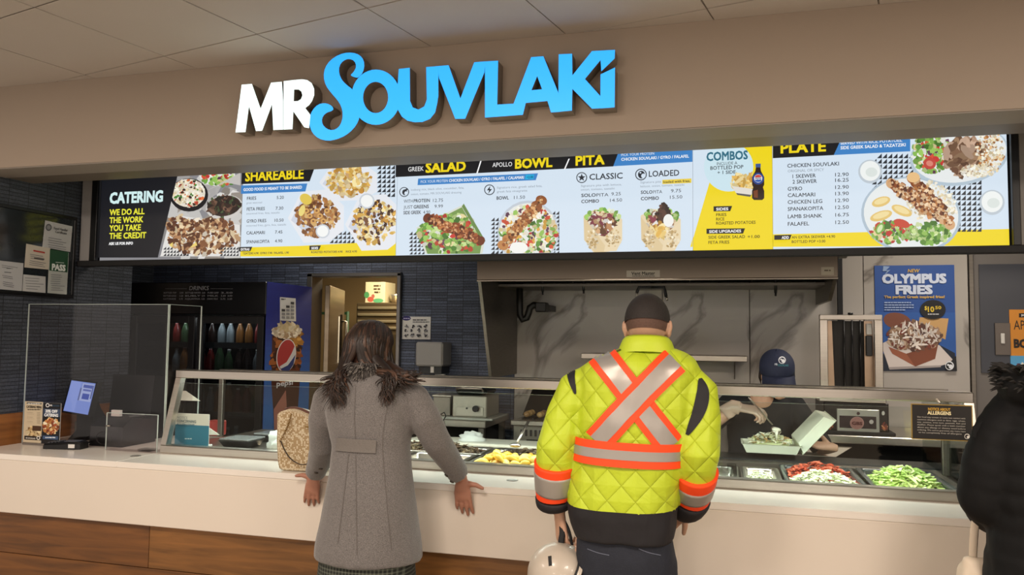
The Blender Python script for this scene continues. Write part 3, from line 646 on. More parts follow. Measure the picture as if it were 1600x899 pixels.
# -- combos
o, p = panel('combos_panel', 'yellow combos panel with a bottled drink', 1083, 1208, Yl)
p.poly([(1082, 200), (1125, 200), (1109, 284), (1083.6, 371), (1082, 371)], BG)
p.ell(1138.5, 261, 38.5, 38.5, '#d2ecf6', 40); p.text('COMBOS', 1104, 251.6, 1168.5, 13.6, '#2f6f86', .03); p.text('INCLUDE A', 1120, 258.4, 1152, 4.8, TX); p.text('BOTTLED POP', 1110, 265.8, 1161.5, 5.8, TX, .012); p.text('+ 1 SIDE', 1121, 272.6, 1149.5, 5.4, TX, .012)
p.blobs(1160, 285, 17, 13, FRY, 90, 3, 31, elong=3.5); p.poly([(1143, 291), (1178, 296), (1174, 305), (1150, 302)], '#e9e4da'); p.poly([(1150, 302), (1174, 305), (1172, 308), (1152, 305)], '#5a5a58')
p.poly([(1181, 262), (1188, 262), (1189, 268), (1194, 277), (1194, 289), (1192, 293), (1194, 299), (1194, 310), (1191, 313), (1178, 313), (1175, 310), (1175, 299), (1177, 293), (1175, 289), (1175, 277), (1180, 268)], '#2a1612')
p.poly([(1180.5, 256.5), (1188.5, 256), (1188.5, 262), (1180.5, 262)], '#3a5a9c'); p.ell(1184.6, 279.6, 9.3, 9.3, '#24418a', 20); p.ell(1184.6, 279.4, 6.4, 6.4, '#f4f6fa', 18); p.ell(1184.6, 277, 5.2, 3.4, '#d23a34', 14); p.ell(1184.6, 282.2, 5.2, 3, '#2b5cb4', 14); p.poly([(1179, 278), (1190, 277.4), (1190, 281), (1179, 281.6)], '#f4f6fa'); p.text('PEPSI', 1180, 281, 1189.4, 2.8, '#1c2c5c', .03)
p.poly([(1177, 299), (1184, 297), (1184, 310), (1178, 309)], '#7a3e20')
for x0, x1, y, t in ((1115, 1144, 323, 'SIDES'), (1104, 1164, 358, 'SIDE UPGRADES')):
    p.poly([(x0, y), (x1, y-.6), (x1-3, y+7.6), (x0, y+8)], Bk); p.text(t, x0+4, y+6.6, x1-6, 4.4, '#ffffff', .025)
for t, x0, x1, y in (('FRIES', 1119, 1135, 338.6), ('RICE', 1119, 1132, 345.4), ('ROASTED POTATOES', 1119, 1180.5, 351.8), ('SIDE GREEK SALAD', 1107, 1164, 373.8), ('+1.00', 1168, 1187, 372.8), ('FETA FRIES', 1107, 1139.5, 381.8)): p.text(t, x0, y, x1, 4.8, '#4a4210', .015)
p.build('printed_film', LIT, o)
# -- plate
o, p = panel('plate_panel', 'plate panel with price list and two large plates', 1208, 1577.5, BG)
p.poly([(1207, 366.5), (1350, 363), (1578, 358), (1578, 384), (1207, 386)], Yl)
pin = lambda x, y: (243 < y < 300 and 1362+(300-y)*.08 < x < 1425) or (255 < y < 360 and 1425 < x < 1535-abs(y-290)*.06 and y > 240+(x-1425)*.16 and x > 1425+(y-300)*1.15)
p.tris(1362, 240, 1545, 360, 8.2, inside=pin)
p.ell(1499, 243, 78, 47, '#b9cbd8', 36, rot=-.15); p.ell(1499, 241, 74, 44, '#eef2f2', 36, rot=-.15)
p.blobs(1455, 240, 30, 30, VEG+GREENS, 190, 4.4, 41); p.blobs(1510, 245, 34, 28, ['#9a7a5e', '#b8947a', '#7d5c46', '#c8a890', '#6a4a38'], 150, 6, 42, elong=2.4); p.blobs(1547, 236, 22, 32, ['#d29a62', '#b87a48', '#e8bf8c']+RICE, 200, 2.6, 43); p.blobs(1528, 268, 30, 9, RICE, 130, 2.2, 44)
p.ell(1452, 256, 10, 9, '#c84a40', rot=.3); p.ell(1452, 256, 5.5, 4.4, '#e08a78', rot=.3)
p.ell(1423, 337, 78, 60, '#b4c6d4', 40, rot=.12); p.ell(1423, 336, 74, 56.5, '#edf2f2', 40, rot=.12)
p.blobs(1455, 318, 42, 32, RICE, 260, 2.6, 45, rot=.5); p.blobs(1395, 364, 34, 17, VEG, 150, 4.4, 46); p.blobs(1450, 365, 34, 16, GREENS+['#d7e6b0'], 130, 4.6, 47)
for x, y, r, el_ in ((1376, 316, 15, .5), (1376, 338, 18, .15), (1408, 330, 17, .45)): p.ell(x, y, r, 7.5, '#e9c878', 16, rot=-.3 if x < 1400 else .4); p.ell(x, y-1, r*.75, 4.6, '#f6e2a4', 14, rot=-.3 if x < 1400 else .4)
p.ell(1408, 350, 13, 6.5, '#cc4a36', 16, rot=.3); p.ell(1374, 358, 6, 10, '#7fae4c', 14, rot=.5); p.ell(1374, 358, 3.5, 7, '#d8ecb4', 12, rot=.5)
for k in range(12):
    f = k/11; c_ = random.Random(k+9).choice(['#a8653a', '#c88a56', '#8a4a28', '#dcae80'])
    p.ell(1392+80*f, 288+54*f, 9, 8, c_, rot=.6); p.ell(1424+58*f, 280+72*f, 8.6, 8, random.Random(k+70).choice(['#a8653a', '#c88a56', '#8a4a28', '#dcae80']), rot=.9)
p.blobs(1432, 315, 52, 12, ['#8a4a28', '#c88a56', '#a8653a', '#dcae80', '#5a2c18'], 90, 5, 148, rot=.6); p.blobs(1453, 316, 48, 11, ['#8a4a28', '#c88a56', '#a8653a', '#dcae80', '#5a2c18'], 80, 5, 149, rot=.88); p.blobs(1432, 315, 50, 10, ['#6a3620', '#e4bc90', '#b5743e', '#f0d4b0'], 120, 2.6, 48, rot=.6); p.blobs(1453, 316, 46, 9, ['#6a3620', '#e4bc90', '#b5743e', '#f0d4b0'], 110, 2.6, 49, rot=.88); p.ell(1425, 279, 10, 8, '#efc48a')
for x, y, r in ((1358, 270, 18.5), (1547, 318, 19.5)): p.ell(x, y, r, r, '#c4cfd8', 28); p.ell(x, y-1, r*.84, r*.84, '#f6faf8', 26); p.ell(x+2, y+1, r*.5, r*.4, '#e2eae6', 16)
p.poly([(1207, 200), (1325, 200), (1310, 226), (1301.5, 244.6), (1207, 249.4)], Bk); p.text('PLATE', 1219, 241.5, 1289.5, 16, Yl, .035)
p.poly([(1310, 226), (1420, 219), (1420, 238.8), (1301.5, 244.6)], Bl); p.text('SERVED WITH RICE, POTATOES,', 1312, 228.6, 1407.5, 4.7, '#f2f8ff', .012); p.text('SIDE GREEK SALAD & TAZATZIKI', 1312, 235.8, 1413, 4.9, '#ffffff', .02)
for t, x0, x1, y, q in (('CHICKEN SOUVLAKI', 1229.5, 1309.5, 264.2, ''), ('1 SKEWER', 1237.5, 1273.5, 280.6, '12.90'), ('2 SKEWER', 1237.5, 1275, 289.2, '16.25'), ('GYRO', 1230, 1252.5, 300.2, '12.90'), ('CALAMARI', 1230, 1272.5, 310.2, '13.90'), ('CHICKEN LEG', 1230, 1283.5, 320.8, '12.90'), ('SPANAKOPITA', 1230, 1285, 331.6, '12.50'), ('LAMB SHANK', 1230, 1283, 343.2, '16.75'), ('FALAFEL', 1230, 1263, 354.8, '12.50')):
    p.text(t, x0, y, x1, 6, TX, .012)
    if q: p.text(q, 1303.5, y-2.6, 1324.5, 5.8, TX, .004)
p.text('ORIGINAL OR SPICY', 1230, 272.2, 1286, 4.3, GY)
p.poly([(1209, 369.4), (1236, 368.6), (1233, 376), (1209, 376.6)], Bk); p.text('ADD', 1220.5, 375.2, 1231.5, 4.4, '#ffffff', .03); p.text('AN EXTRA SKEWER +4.90', 1236, 374.6, 1303, 4.3, '#4a4210', .015); p.text('BOTTLED POP +3.00', 1236, 381.6, 1288, 4.3, '#4a4210', .015)
p.build('printed_film', LIT, o)

# ================================================================== wall papers, posters, notices
def sheet(name, mat, a, b_, c, d, th, parent=None, n=None, **k):
    """thin sheet through four points (top-left, top-right, bottom-right, bottom-left)"""
    a, b_, c, d = V(a), V(b_), V(c), V(d); n = n or (b_-a).cross(d-a).normalized()
    m = MB(); m.add([a, b_, c, d, a+n*th, b_+n*th, c+n*th, d+n*th], [(0, 1, 2, 3), (4, 7, 6, 5), (0, 4, 5, 1), (1, 5, 6, 2), (2, 6, 7, 3), (3, 7, 4, 0)])
    return m.build(name, mat, parent, **k)
# olympus fries poster on the marble
YP = YB-.006
ps = root('poster', (1.16, YP, 1.35), 'blue poster of a box of loaded fries on the marble wall', 'poster')
q0, q1, q2, q3 = at(1366, 415, YP), at(1490, 415, YP), at(1494.5, 580, YP), at(1370, 580, YP)
x0, x1, z0, z1 = .928, 1.389, 1.388, 2.055
MB().box(x0, x1, YP, YB+.0015, z0, z1).build('poster_sheet', M('poster_stock', '#1d3f7c', .5), ps)
p = Print((0, YP, 0), (1, 0, 0), (0, 0, 1)); p.k = 1
p.raw([(x0, z0), (x1, z0), (x1, z1), (x0, z1)], [(0, 1, 2, 3)], '#2b5aa6'); p.k += 1
p.raw([(x0, z1-.3), (x1, z1-.3), (x1, z1), (x0, z1)], [(0, 1, 2, 3)], '#27509a')
p.poly([(1372, 580), (1494, 580), (1492, 552), (1460, 535), (1370, 555)], '#1b2436')
p.ell(1402, 502, 22, 13, '#7c4a38', 20, rot=.2); p.poly([(1437, 496), (1482, 498), (1477, 531), (1462, 523), (1434, 512)], '#c9a06a')
p.poly([(1376, 538), (1412, 520), (1468, 540), (1492, 566), (1465, 573), (1390, 578), (1384, 560)], '#d6ccc8'); p.poly([(1388, 574), (1470, 571), (1470, 574), (1390, 578)], '#a39a98')
p.poly([(1388, 542), (1416, 553), (1466, 536), (1461, 561), (1430, 573), (1394, 553)], '#9a5a40'); p.poly([(1416, 553), (1466, 536), (1461, 561), (1430, 573)], '#7f4630')
p.blobs(1427, 526, 42, 21, ['#8a6a52', '#6a4a3c', '#a88870', '#5a3c34', '#c8b098', '#7a3c30'], 260, 4, 51, elong=2.2); p.blobs(1427, 524, 40, 20, ['#e6dcd4', '#d8cec8', '#f0e8e2'], 90, 1.8, 52, elong=6)
p.poly([(1380, 412+4), (1390, 417), (1384, 423), (1391, 422), (1381, 431), (1386, 424), (1379, 424)], '#8aa4cc')
p.text('NEW', 1418, 426, 1436, 5.4, '#d8b04a', .02, .15); p.text('OLYMPUS', 1378, 442.6, 1478.5, 14, '#cfdaf0', .055); p.text('FRIES', 1399, 459.4, 1457, 13.4, '#cfdaf0', .055)
p.text('The perfect Greek inspired fries!', 1381, 466.2, 1475.5, 4.2, '#d8b04a', .03)
for k in range(4): p.bar(1381.5, 474+k*3.8, (1423, 1428, 1427, 1414)[k], 2.2, '#9db2d8')
p.ell(1457, 484, 20, 15, '#15171d', 30); p.text('$', 1444, 484.4, 1448, 6, '#e2c23a', .02); p.text('10', 1449, 487.6, 1459, 8.4, '#e2c23a', .03); p.text('50', 1460.5, 483.4, 1470, 5, '#e2c23a', .02); p.bar(1449, 492, 1466, 1.8, '#cfd0d2')
p.poly([(1477, 580), (1494.5, 580), (1493, 556), (1484, 566)], '#14161c')
p.ell(1482.8, 571.6, 6.8, 6.8, '#dfe3ea', 24); p.ell(1482.4, 571.8, 5.4, 5.4, '#14161c', 20); p.ell(1484.6, 573, 3.2, 3.4, '#dfe3ea', 14); p.ell(1480.6, 570.4, 1.8, 1.6, '#dfe3ea', 10)
p.build('poster_print', PRINT, ps)
# orange and blue poster at the right edge
YQ = YB+.034
ps2 = root('poster', (1.95, YQ, 1.1), 'orange and blue poster beside the light switch, behind the dark coat', 'poster')
xo = at(1577, 500, YQ).x; zt = at(1577, 484, YQ).z; zm = at(1577, 556, YQ).z
MB().box(xo, xo+.5, YQ, YB+.037, zt-.68, zt).build('poster_sheet', M('poster_stock'), ps2)
p = Print((0, YQ, 0), (1, 0, 0), (0, 0, 1)); p.k = 1
p.raw([(xo, zm), (xo+.5, zm), (xo+.5, zt), (xo, zt)], [(0, 1, 2, 3)], '#d98e34'); p.raw([(xo, zt-.68), (xo+.5, zt-.68), (xo+.5, zm), (xo, zm)], [(0, 1, 2, 3)], '#58a4d4')
p.poly([(1592, 490), (1640, 488), (1640, 495), (1592, 496.4)], '#1a1a1e'); p.text('MR', 1596, 495, 1606, 3.8, '#e8e8ea', .03); p.text('APOLLO', 1584, 515, 1640, 15, '#2a221c'); p.text('BOWL', 1584, 543, 1632, 13, '#2a221c', .05)
p.blobs(1605, 590, 20, 26, VEG+MEAT, 90, 4, 61); p.build('poster_print', PRINT, ps2)
sw = root('light_switch', (1.65, YB, 1.5), 'light switch with a pale rocker on a grey plate', 'light switch')
a = at(1567.5, 530, YB+.03)
MB().box(a.x-.045, a.x+.04, YB+.027, YB+.0375, a.z-.1, a.z+.1, .002).build('plate', M('switch_plate', '#6a625c', .4, .5), sw); MB().box(a.x-.016, a.x+.006, YB+.016, YB+.0268, a.z-.03, a.z+.035, .003).build('rocker', WHITEP, sw)
# cleaning notice and towel dispenser on the tiled wall
nt_ = root('wall_notice', (-2.24, YB, 1.53), 'white pictogram notice taped to the dark tiled wall beside the doorway', 'notice')
MB().box(-2.356, -2.128, YB-.004, YB-.001, 1.538, 1.708).build('sheet', PAPER, nt_)
p = Print((0, YB-.0045, 0), (1, 0, 0), (0, 0, 1)); p.ell(635, 497.6, 7, 3.6, '#2c2566', 18); p.bar(630.5, 498.6, 640.5, 1.8, '#b8b4d8'); p.bar(645, 501, 667, 2, '#3a3a3e'); p.bar(645, 504, 671, 1.6, '#5a5a60')
for r_ in range(3):
    for c_ in range(4): p.blobs(635+c_*10, 510+r_*7, 3, 2, ['#4a4a50', '#8a8a90', '#2a2a30'], 6, 1.5, r_*7+c_)
p.build('notice_print', PRINT, nt_)
td = root('towel_dispenser', (-2.05, YB, 1.3), 'grey hand towel dispenser on the dark tiled wall', 'dispenser')
MB().box(-2.165, -1.955, YB-.2, YB-.004, 1.345, 1.52, .012).build('cover', M('dispenser_grey', '#8b8a88', .35), td); MB().box(-2.15, -1.97, YB-.17, YB-.01, 1.29, 1.344, .004).build('chute', BLACK, td); MB().box(-2.055, -2.03, YB-.175, YB-.165, 1.30, 1.35).build('paper_tail', PAPER, td)
MB().box(-2.03, -1.96, YB-.15, YB-.12, 1.235, 1.289).build('drip_tab', PAPER, td)
# bulletin board and its papers on the left wall
XB = XL+.022
bb = root('bulletin_board', (XL, 3.5, 1.77), 'dark framed bulletin board on the left tiled wall', 'bulletin board')
zt_, zb_ = 2.252, 1.79
MB().box(XL+.001, XL+.012, 3.22, 3.83, zb_, zt_).build('backing', M('board_felt', '#23282b', .12, spec=.6, var=.2, scale=20), bb)
for y0, y1, z0_, z1_ in ((3.22, 3.835, zt_, zt_+.02), (3.22, 3.835, zb_-.02, zb_), (3.815, 3.835, zb_, zt_)): MB().box(XL+.001, XL+.02, y0, y1, z0_, z1_, .002).build('frame_rail', BLACK, bb)
def wallpaper(name, label, quad, col, fn):
    q = [atx(x, y, XL+.0135) for x, y in quad]
    r0 = root(name, (XL+.013, sum(p.y for p in q)/4, min(p.z for p in q)), label, 'paper', 'papers on the bulletin board')
    sheet('paper_sheet', M('paper_'+col, '#'+col, .8), *q, -.001, r0)
    p = Print((XL+.0148, 0, 0), (0, 1, 0), (0, 0, 1)); fn(p); p.build('paper_print', PRINT, r0)
def lines(p, x0, x1, y, n, dy, col='#6a6a70', h=1.6, sl=.1):
    for k in range(n): p.text('lorem'.replace('lorem', 'mmmmnmmnmmmnm'), x0, y+k*dy, x1, h, col)
def bars(p, x0, x1, y, n, dy, col='#77777c', sl=.17):
    rnd = random.Random(int(x0*7+y))
    for k in range(n):
        a, b_ = x0+rnd.uniform(0, 2), x1-rnd.uniform(0, (x1-x0)*.35); yy = y+k*dy
        p.poly([(a, yy), (b_, yy+(b_-a)*sl), (b_, yy+(b_-a)*sl+.9), (a, yy+.9)], col, up=(k == 0))
def f1(p): p.ell(76, 355.5, 4.8, 5.6, '#55585c', 18); p.ell(76, 355.5, 3, 3.4, '#8a8c90', 14); p.text('Food Handler', 84, 358.6, 106, 4.2, '#3c3c40', .02); p.text('Certificate', 86, 364, 104, 4, '#3c3c40', .02); bars(p, 74, 104, 371, 5, 3.6)
wallpaper('certificate', 'framed looking white certificate, topmost on the bulletin board', [(70.5, 344.5), (113, 354), (109.5, 394), (66, 386)], 'b9babb', f1)
def f2(p): p.poly([(52, 390.6), (70, 394), (70, 396.4), (52, 393)], '#a8322c'); bars(p, 46, 74, 397, 3, 3); p.poly([(53, 402.6), (69, 405), (69, 406.6), (53, 404.2)], '#3a3430'); bars(p, 45, 73, 407, 3, 3)
wallpaper('licence', 'cream licence sheet with red heading in the middle of the bulletin board', [(41, 381), (78.5, 388.5), (75.5, 421.5), (38, 418)], 'c4bcae', f2)
def f3(p): bars(p, 2, 28, 414, 2, 3); bars(p, 8, 17, 419, 1, 3, '#44464a', .08); bars(p, 6, 19, 425, 1, 3, '#44464a', .08); bars(p, 3, 20, 430, 2, 3); bars(p, 3, 26, 440, 3, 3)
wallpaper('permit', 'white permit sheet at the lower left of the bulletin board', [(-8, 406.5), (36.5, 411.5), (34, 455), (-9, 451.5)], 'b4b6b8', f3)
def f4(p): bars(p, 39, 68, 434, 5, 4.2, sl=.06)
wallpaper('letter_sheet', 'small white letter sheet at the bottom of the bulletin board', [(36.5, 429), (71, 432.5), (71, 458), (35, 455)], 'bcbdbd', f4)
def f5(p):
    p.k += 1; p.poly([(78, 390), (107, 394), (105, 426), (77, 423)], '#1f4a30'); bars(p, 86, 100, 409.6, 1, 3, '#c8d4cc', .08); p.text('PASS', 80.5, 421.6, 102, 9.6, '#e2e8e4', .05); bars(p, 78, 101, 429, 8, 3.4, sl=.05)
wallpaper('inspection_notice', 'green and white food inspection PASS notice on the bulletin board', [(77.5, 391), (107.5, 395), (104, 460.5), (74, 458)], 'b0b4b0', f5)
# ================================================================== glass serving case
XA, XZ = -2.90, .985
cs = root('serving_case', (-.95, 3.8, .5), 'long stainless serving case with a slanted glass front on the counter', 'serving case')
MB().box(XA, XZ, 3.485, 3.545, ZC+.0005, .973, .004).build('bottom_rail', STEEL, cs)
MB().box(XA, XZ, 3.585, 3.665, 1.322, 1.366, .004).build('top_bar', STEEL, cs)
def post(x0, x1): 
    m = MB(); q = []
    for z, ya, yb in ((.9735, 3.49, 3.53), (1.322, 3.588, 3.628)): q.append([V((x0, ya, z)), V((x1, ya, z)), V((x1, yb, z)), V((x0, yb, z))])
    m.loft(q, True, 0, False); m.build('post', STEEL, cs)
post(XA, XA+.034); post(XZ-.036, XZ)
def pane(x0, x1, name='front_pane'):
    m = MB(); a = V((0, 3.512, .976)); b_ = V((0, 3.598, 1.296)); n = V((0, .005, -.0013))
    vs = [V((x, 0, 0))+p+k for k in (V((0, 0, 0)), n) for p in (a, b_) for x in (x0, x1)]
    m.add(vs, [(0, 1, 3, 2), (4, 6, 7, 5), (0, 4, 5, 1), (0, 2, 6, 4), (1, 5, 7, 3)], 0); m.add([vs[2], vs[3], vs[7], vs[6]], [(0, 1, 2, 3)], 1)
    m.build(name, [GLASS, EDGE], cs)
pane(XA+.038, -1.66); pane(-1.655, -.345); pane(-.34, XZ-.04)
MB().box(XA+.04, XZ-.04, 3.67, 3.96, 1.335, 1.345).build('top_shelf_glass', GLASS, cs)
MB().box(XA, XZ, 3.961, 3.99, 1.325, 1.355, .003).build('rear_bar', STEELD, cs)
for x in (XA, XZ-.03): MB().box(x, x+.03, 3.962, 3.989, .96, 1.3245, .003).build('rear_post', STEELD, cs)
LEDM = M('led_tube', '#e8fff2', .4, emit=6)
MB().box(XA+.08, XZ-.08, 3.70, 3.72, 1.318, 1.3265, .002).build('light_strip', LEDM, cs)
area('case_strip_light', (-.95, 3.71, 1.314), 3.6, .04, 25, (.90, 1, .93))
# well: deck round the pans
DECK = .95
MB().box(XA, XZ, 3.547, 4.42, .60, .80).build('well_body', STEELD, cs)
for x0, x1, y0, y1 in ((XA, XZ, 3.547, 3.585), (XA, XZ, 4.13, 4.20), (XA, -1.86, 3.586, 4.129), (XZ-.04, XZ, 3.586, 4.129), (-.37, -.30, 3.586, 4.129)):
    MB().box(x0, x1, y0, y1, .801, DECK, .003).build('deck_rail', STEEL, cs)
MB().box(-1.8, -.2, 4.2005, 4.42, .801, .962, .006).build('cutting_ledge', M('white_poly_board', '#e4dfcf', .4), cs)
MB().box(-.199, XZ, 4.2005, 4.42, .801, .955, .004).build('rear_ledge', M('dark_worktop', '#26282a', .35), cs)
MB().box(XA, -1.801, 4.2005, 4.42, .801, .95, .004).build('rear_ledge', STEELD, cs)
MB().box(XZ-.012, XZ, 3.60, 4.42, .951, 1.30, .002).build('end_panel', glass('smoked_end_glass', (.72, .76, .75), .1), cs)

# ---- pans
def pan(name, label, x0, x1, y0, y1, depth=.09, rim=.022, mat=None, z=DECK+.004):
    r0 = root(name, ((x0+x1)/2, (y0+y1)/2, z-depth), label, 'pan'); mat = mat or STEEL
    def rg(i, zz, rr=.02):
        pts = []
        for cx, cy, a0 in ((x1-i-rr, y1-i-rr, 0), (x0+i+rr, y1-i-rr, 90), (x0+i+rr, y0+i+rr, 180), (x1-i-rr, y0+i+rr, 270)):
            for k in range(4): a = math.radians(a0+30*k); pts.append(V((cx+rr*math.cos(a), cy+rr*math.sin(a), zz)))
        return pts
    m = MB(); m.loft([rg(.004, z-.006), rg(0, z), rg(.003, z+.003), rg(rim, z+.002), rg(rim+.004, z-.008), rg(rim+.012, z-depth+.01), rg(rim+.03, z-depth+.003)], False, 0, True)
    k = len(m.v)-16; m.f.append(tuple(range(k, k+16))); m.mi.append(0); m.sm.append(False)
    m.build('pan_shell', mat, r0); return r0
CLEARP = M('dark_polycarbonate', '#3a4040', .15, coat=.3)
pan('steam_pan', 'steel pan of browned meat at the back of the serving case', -1.83, -1.23, 3.87, 4.12)
pan('steam_pan', 'nearly empty steel pan beside the roast potatoes', -1.60, -1.24, 3.59, 3.855)
pan('steam_pan', 'steel pan heaped with yellow roast potatoes', -1.22, -.80, 3.59, 3.86)
pan('steam_pan', 'steel pan of dark meat behind the roast potatoes', -1.22, -.80, 3.875, 4.12)
pan('steam_pan', 'steel pan on the far side of the man in the hi-vis jacket', -.78, -.39, 3.59, 4.12)
pan('food_pan', 'small steel pan with a clear lid, left of the shredded cheese', -.27, .055, 3.62, 3.95)
pan('food_pan', 'small pan of shredded white cheese in the serving case', .065, .24, 3.62, 3.95)
pan('food_pan', 'dark pan of sliced tomato and onion in the serving case', .25, .585, 3.60, 4.08, mat=CLEARP)
pan('food_pan', 'dark pan of chopped lettuce at the right end of the case', .60, .94, 3.60, 4.10, mat=CLEARP, depth=.1)
# ---- food
def chips(name, label, cat, x0, x1, y0, y1, z0, h, n, size, mats, seed, kind='stuff', flat=.35, curl=.5, cx=None, cy=None):
    rnd = random.Random(seed); m = MB(); cx = (x0+x1)/2 if cx is None else cx; cy = (y0+y1)/2 if cy is None else cy
    hx_, hy_ = (x1-x0)/2, (y1-y0)/2
    for i in range(n):
        x, y = rnd.uniform(x0, x1), rnd.uniform(y0, y1)
        f = max(0, 1-((x-cx)/hx_)**2*.8-((y-cy)/hy_)**2*.8)
        z = z0+h*f*rnd.uniform(.45, 1)
        e = Matrix.Rotation(rnd.uniform(0, 6.28), 3, 'Z') @ Matrix.Rotation(rnd.uniform(-curl, curl), 3, 'X') @ Matrix.Rotation(rnd.uniform(-curl, curl), 3, 'Y')
        l, w = size*rnd.uniform(.6, 1.3), size*rnd.uniform(.25, .6); t = size*flat*.3
        pts = []
        for a, b_, c in ((-l, -w*.6, 0), (0, -w, l*.25), (l, -w*.5, 0), (l, w*.5, .1*l), (0, w, l*.3), (-l, w*.6, .05*l)): pts.append(e @ V((a, b_, c)))
        o = V((x, y, z)); n_ = e @ V((0, 0, t))
        vs = [o+p for p in pts]+[o+p-n_ for p in pts]
        m.add(vs, [(0, 1, 2, 3, 4, 5), (11, 10, 9, 8, 7, 6)]+[(j, (j+1) % 6, 6+(j+1) % 6, 6+j) for j in range(6)], rnd.randrange(len(mats)))
    # bed under the pieces
    m.box(x0+.012, x1-.012, y0+.012, y1-.012, z0-.03, z0+.002, .01, 0)
    return m.build(name, mats, None, label, cat, None, kind)
LET = [M('lettuce_pale', '#e2e8b4', .45, var=.15, scale=30), M('lettuce_green', '#b9cf74', .45, var=.15, scale=30), M('lettuce_light', '#cfe08e', .45), M('lettuce_dark', '#9dbb5c', .45)]
chips('chopped_lettuce', 'heap of chopped green lettuce in the pan at the right end', 'lettuce', .635, .905, 3.635, 4.06, .925, .085, 650, .02, LET, 1)
chips('shredded_cheese', 'shredded white cheese in the small pan', 'cheese', .095, .21, 3.65, 3.92, .915, .05, 260, .012, [M('feta_white', '#e8ead2', .5), M('feta_cream', '#d9dcb8', .5)], 2)
chips('sliced_onion', 'pale sliced onion heaped at the front of the tomato pan', 'onion', .285, .55, 3.635, 3.87, .925, .065, 420, .015, [M('onion_white', '#eef0d8', .4), M('onion_pale', '#dfe4c0', .4)], 3)
chips('diced_tomato', 'chopped red tomato behind the onion in the pan', 'tomato', .285, .55, 3.875, 4.05, .935, .06, 180, .016, [M('tomato_red', '#b5482e', .35), M('tomato_light', '#c8664a', .35)], 4)
MT = [M('meat_brown', '#5d4632', .5), M('meat_grey', '#77664e', .5), M('meat_dark', '#3f2f22', .5)]
chips('sliced_meat', 'browned sliced meat in the pan at the back of the case', 'meat', -1.795, -1.265, 3.905, 4.085, .94, .06, 380, .018, MT, 5)
chips('sliced_meat', 'dark shaved meat in the pan behind the potatoes', 'meat', -1.185, -.835, 3.91, 4.085, .93, .05, 220, .018, MT, 6)
chips('rice', 'bed of rice in the pan beyond the man in the hi-vis jacket', 'rice', -.745, -.425, 3.63, 4.08, .92, .03, 300, .009, [M('rice_cream', '#e0d6b4', .5)], 7)
chips('meat_scraps', 'few scraps of meat left in the nearly empty steel pan', 'meat', -1.56, -1.46, 3.63, 3.72, .888, .02, 30, .012, MT, 8)
# roast potatoes, each a wedge of its own
PM = [M('potato_gold', '#e3b83c', .4, var=.15, scale=40), M('potato_pale', '#edd06a', .4, var=.12, scale=40), M('potato_brown', '#c68f34', .4, var=.15, scale=40)]
def wedge(seed):
    rnd = random.Random(seed); m = MB(); rings = []
    for i in range(7):
        t = i/6; s_ = max(.12, math.sin(math.pi*(.06+.88*t))); x = (t-.5)*.085; bend = .012*math.sin(math.pi*t)
        rings.append([V((x, s_*.019*math.cos(a)*(1+.1*rnd.uniform(-1, 1)), bend+s_*.016*math.sin(a)*(1.2 if math.sin(a) > 0 else .7))) for a in [6.283*k/10 for k in range(10)]])
    return m.loft(rings).mesh('roast_potato', [PM[seed % 3]])
WM = [wedge(k) for k in range(6)]; rnd = random.Random(77); k = 0
for layer, (nx, ny, zz, ins) in enumerate(((7, 5, .905, .03), (7, 4, .925, .03), (6, 4, .945, .045), (5, 3, .963, .07))):
    for i in range(nx):
        for j in range(ny):
            x = -1.19+ins+(.36-2*ins)*i/(nx-1)+rnd.uniform(-.012, .012); y = 3.62+ins*.6+(.21-1.2*ins)*j/max(1, ny-1)+rnd.uniform(-.01, .01)
            o = bpy.data.objects.new('roast_potato', WM[rnd.randrange(6)]); COL.objects.link(o); o.location = (x, y, zz+rnd.uniform(-.004, .006))
            o.rotation_euler = (rnd.uniform(-.5, .5), rnd.uniform(-.35, .35), rnd.uniform(0, 6.28)); s_ = rnd.uniform(.8, 1.1); o.scale = (s_, s_, s_)
            props(o, 'yellow roast potato wedge in the heaped steel pan', 'potato', 'roast potatoes in the serving case')
# spoon in the potatoes
sp_ = root('serving_spoon', (-.97, 3.8, .97), 'steel serving spoon standing in the roast potatoes', 'spoon')
a, b_ = at(808, 692, 3.80), at(826, 658, 3.95)
MB().tube([a, a*.5+b_*.5, b_], [.006, .008, .009], 8, flat=.6).build('handle', STEEL, sp_); MB().ball(a-V((.006, .01, .012)), .03, .022, .012).build('bowl', STEEL, sp_)
tg = root('tongs', (-.8, 4.3, .962), 'steel tongs lying on the white ledge behind the potatoes', 'tongs')
t0 = V((-.86, 4.27, .972))
for dy in (0, .035): MB().tube([t0+V((0, .017, .004)), t0+V((.1, dy, .002)), t0+V((.24, dy, .0)), t0+V((.29, .012+dy*.3, -.002))], [.007, .009, .009, .013], 8, flat=.5).build('arm', STEEL, tg)
cl = root('crumpled_cloth', (-1.42, 4.3, .962), 'crumpled white cloth lying on the white ledge', 'cloth')
def crumple(c, rx, ry, rz, seed, n=22, k=12, amp=.35):
    m = MB(); rings = []
    for i in range(k+1):
        t = math.pi*.5*i/k; ring = []
        for j in range(n):
            a = 6.2832*j/n; p = V((rx*math.cos(t)*math.cos(a), ry*math.cos(t)*math.sin(a), rz*math.sin(t)))
            d = noise.noise(V((p.x/rx*2.3+seed, p.y/ry*2.3, p.z/rz*2.3)))*amp+noise.noise(V((p.x/rx*5+seed, p.y/ry*5, p.z/rz*5)))*amp*.45
            q = p*(1+d); q.z = max(q.z, 0) if i else 0; ring.append(V(c)+q)
        rings.append(ring)
    return m.loft(rings, True)
pc = atz(737, 689, .963); crumple((pc.x, 4.29, .963), .075, .05, .05, 3).build('cloth_fold', M('white_cotton', '#e6e6e2', .8), cl)
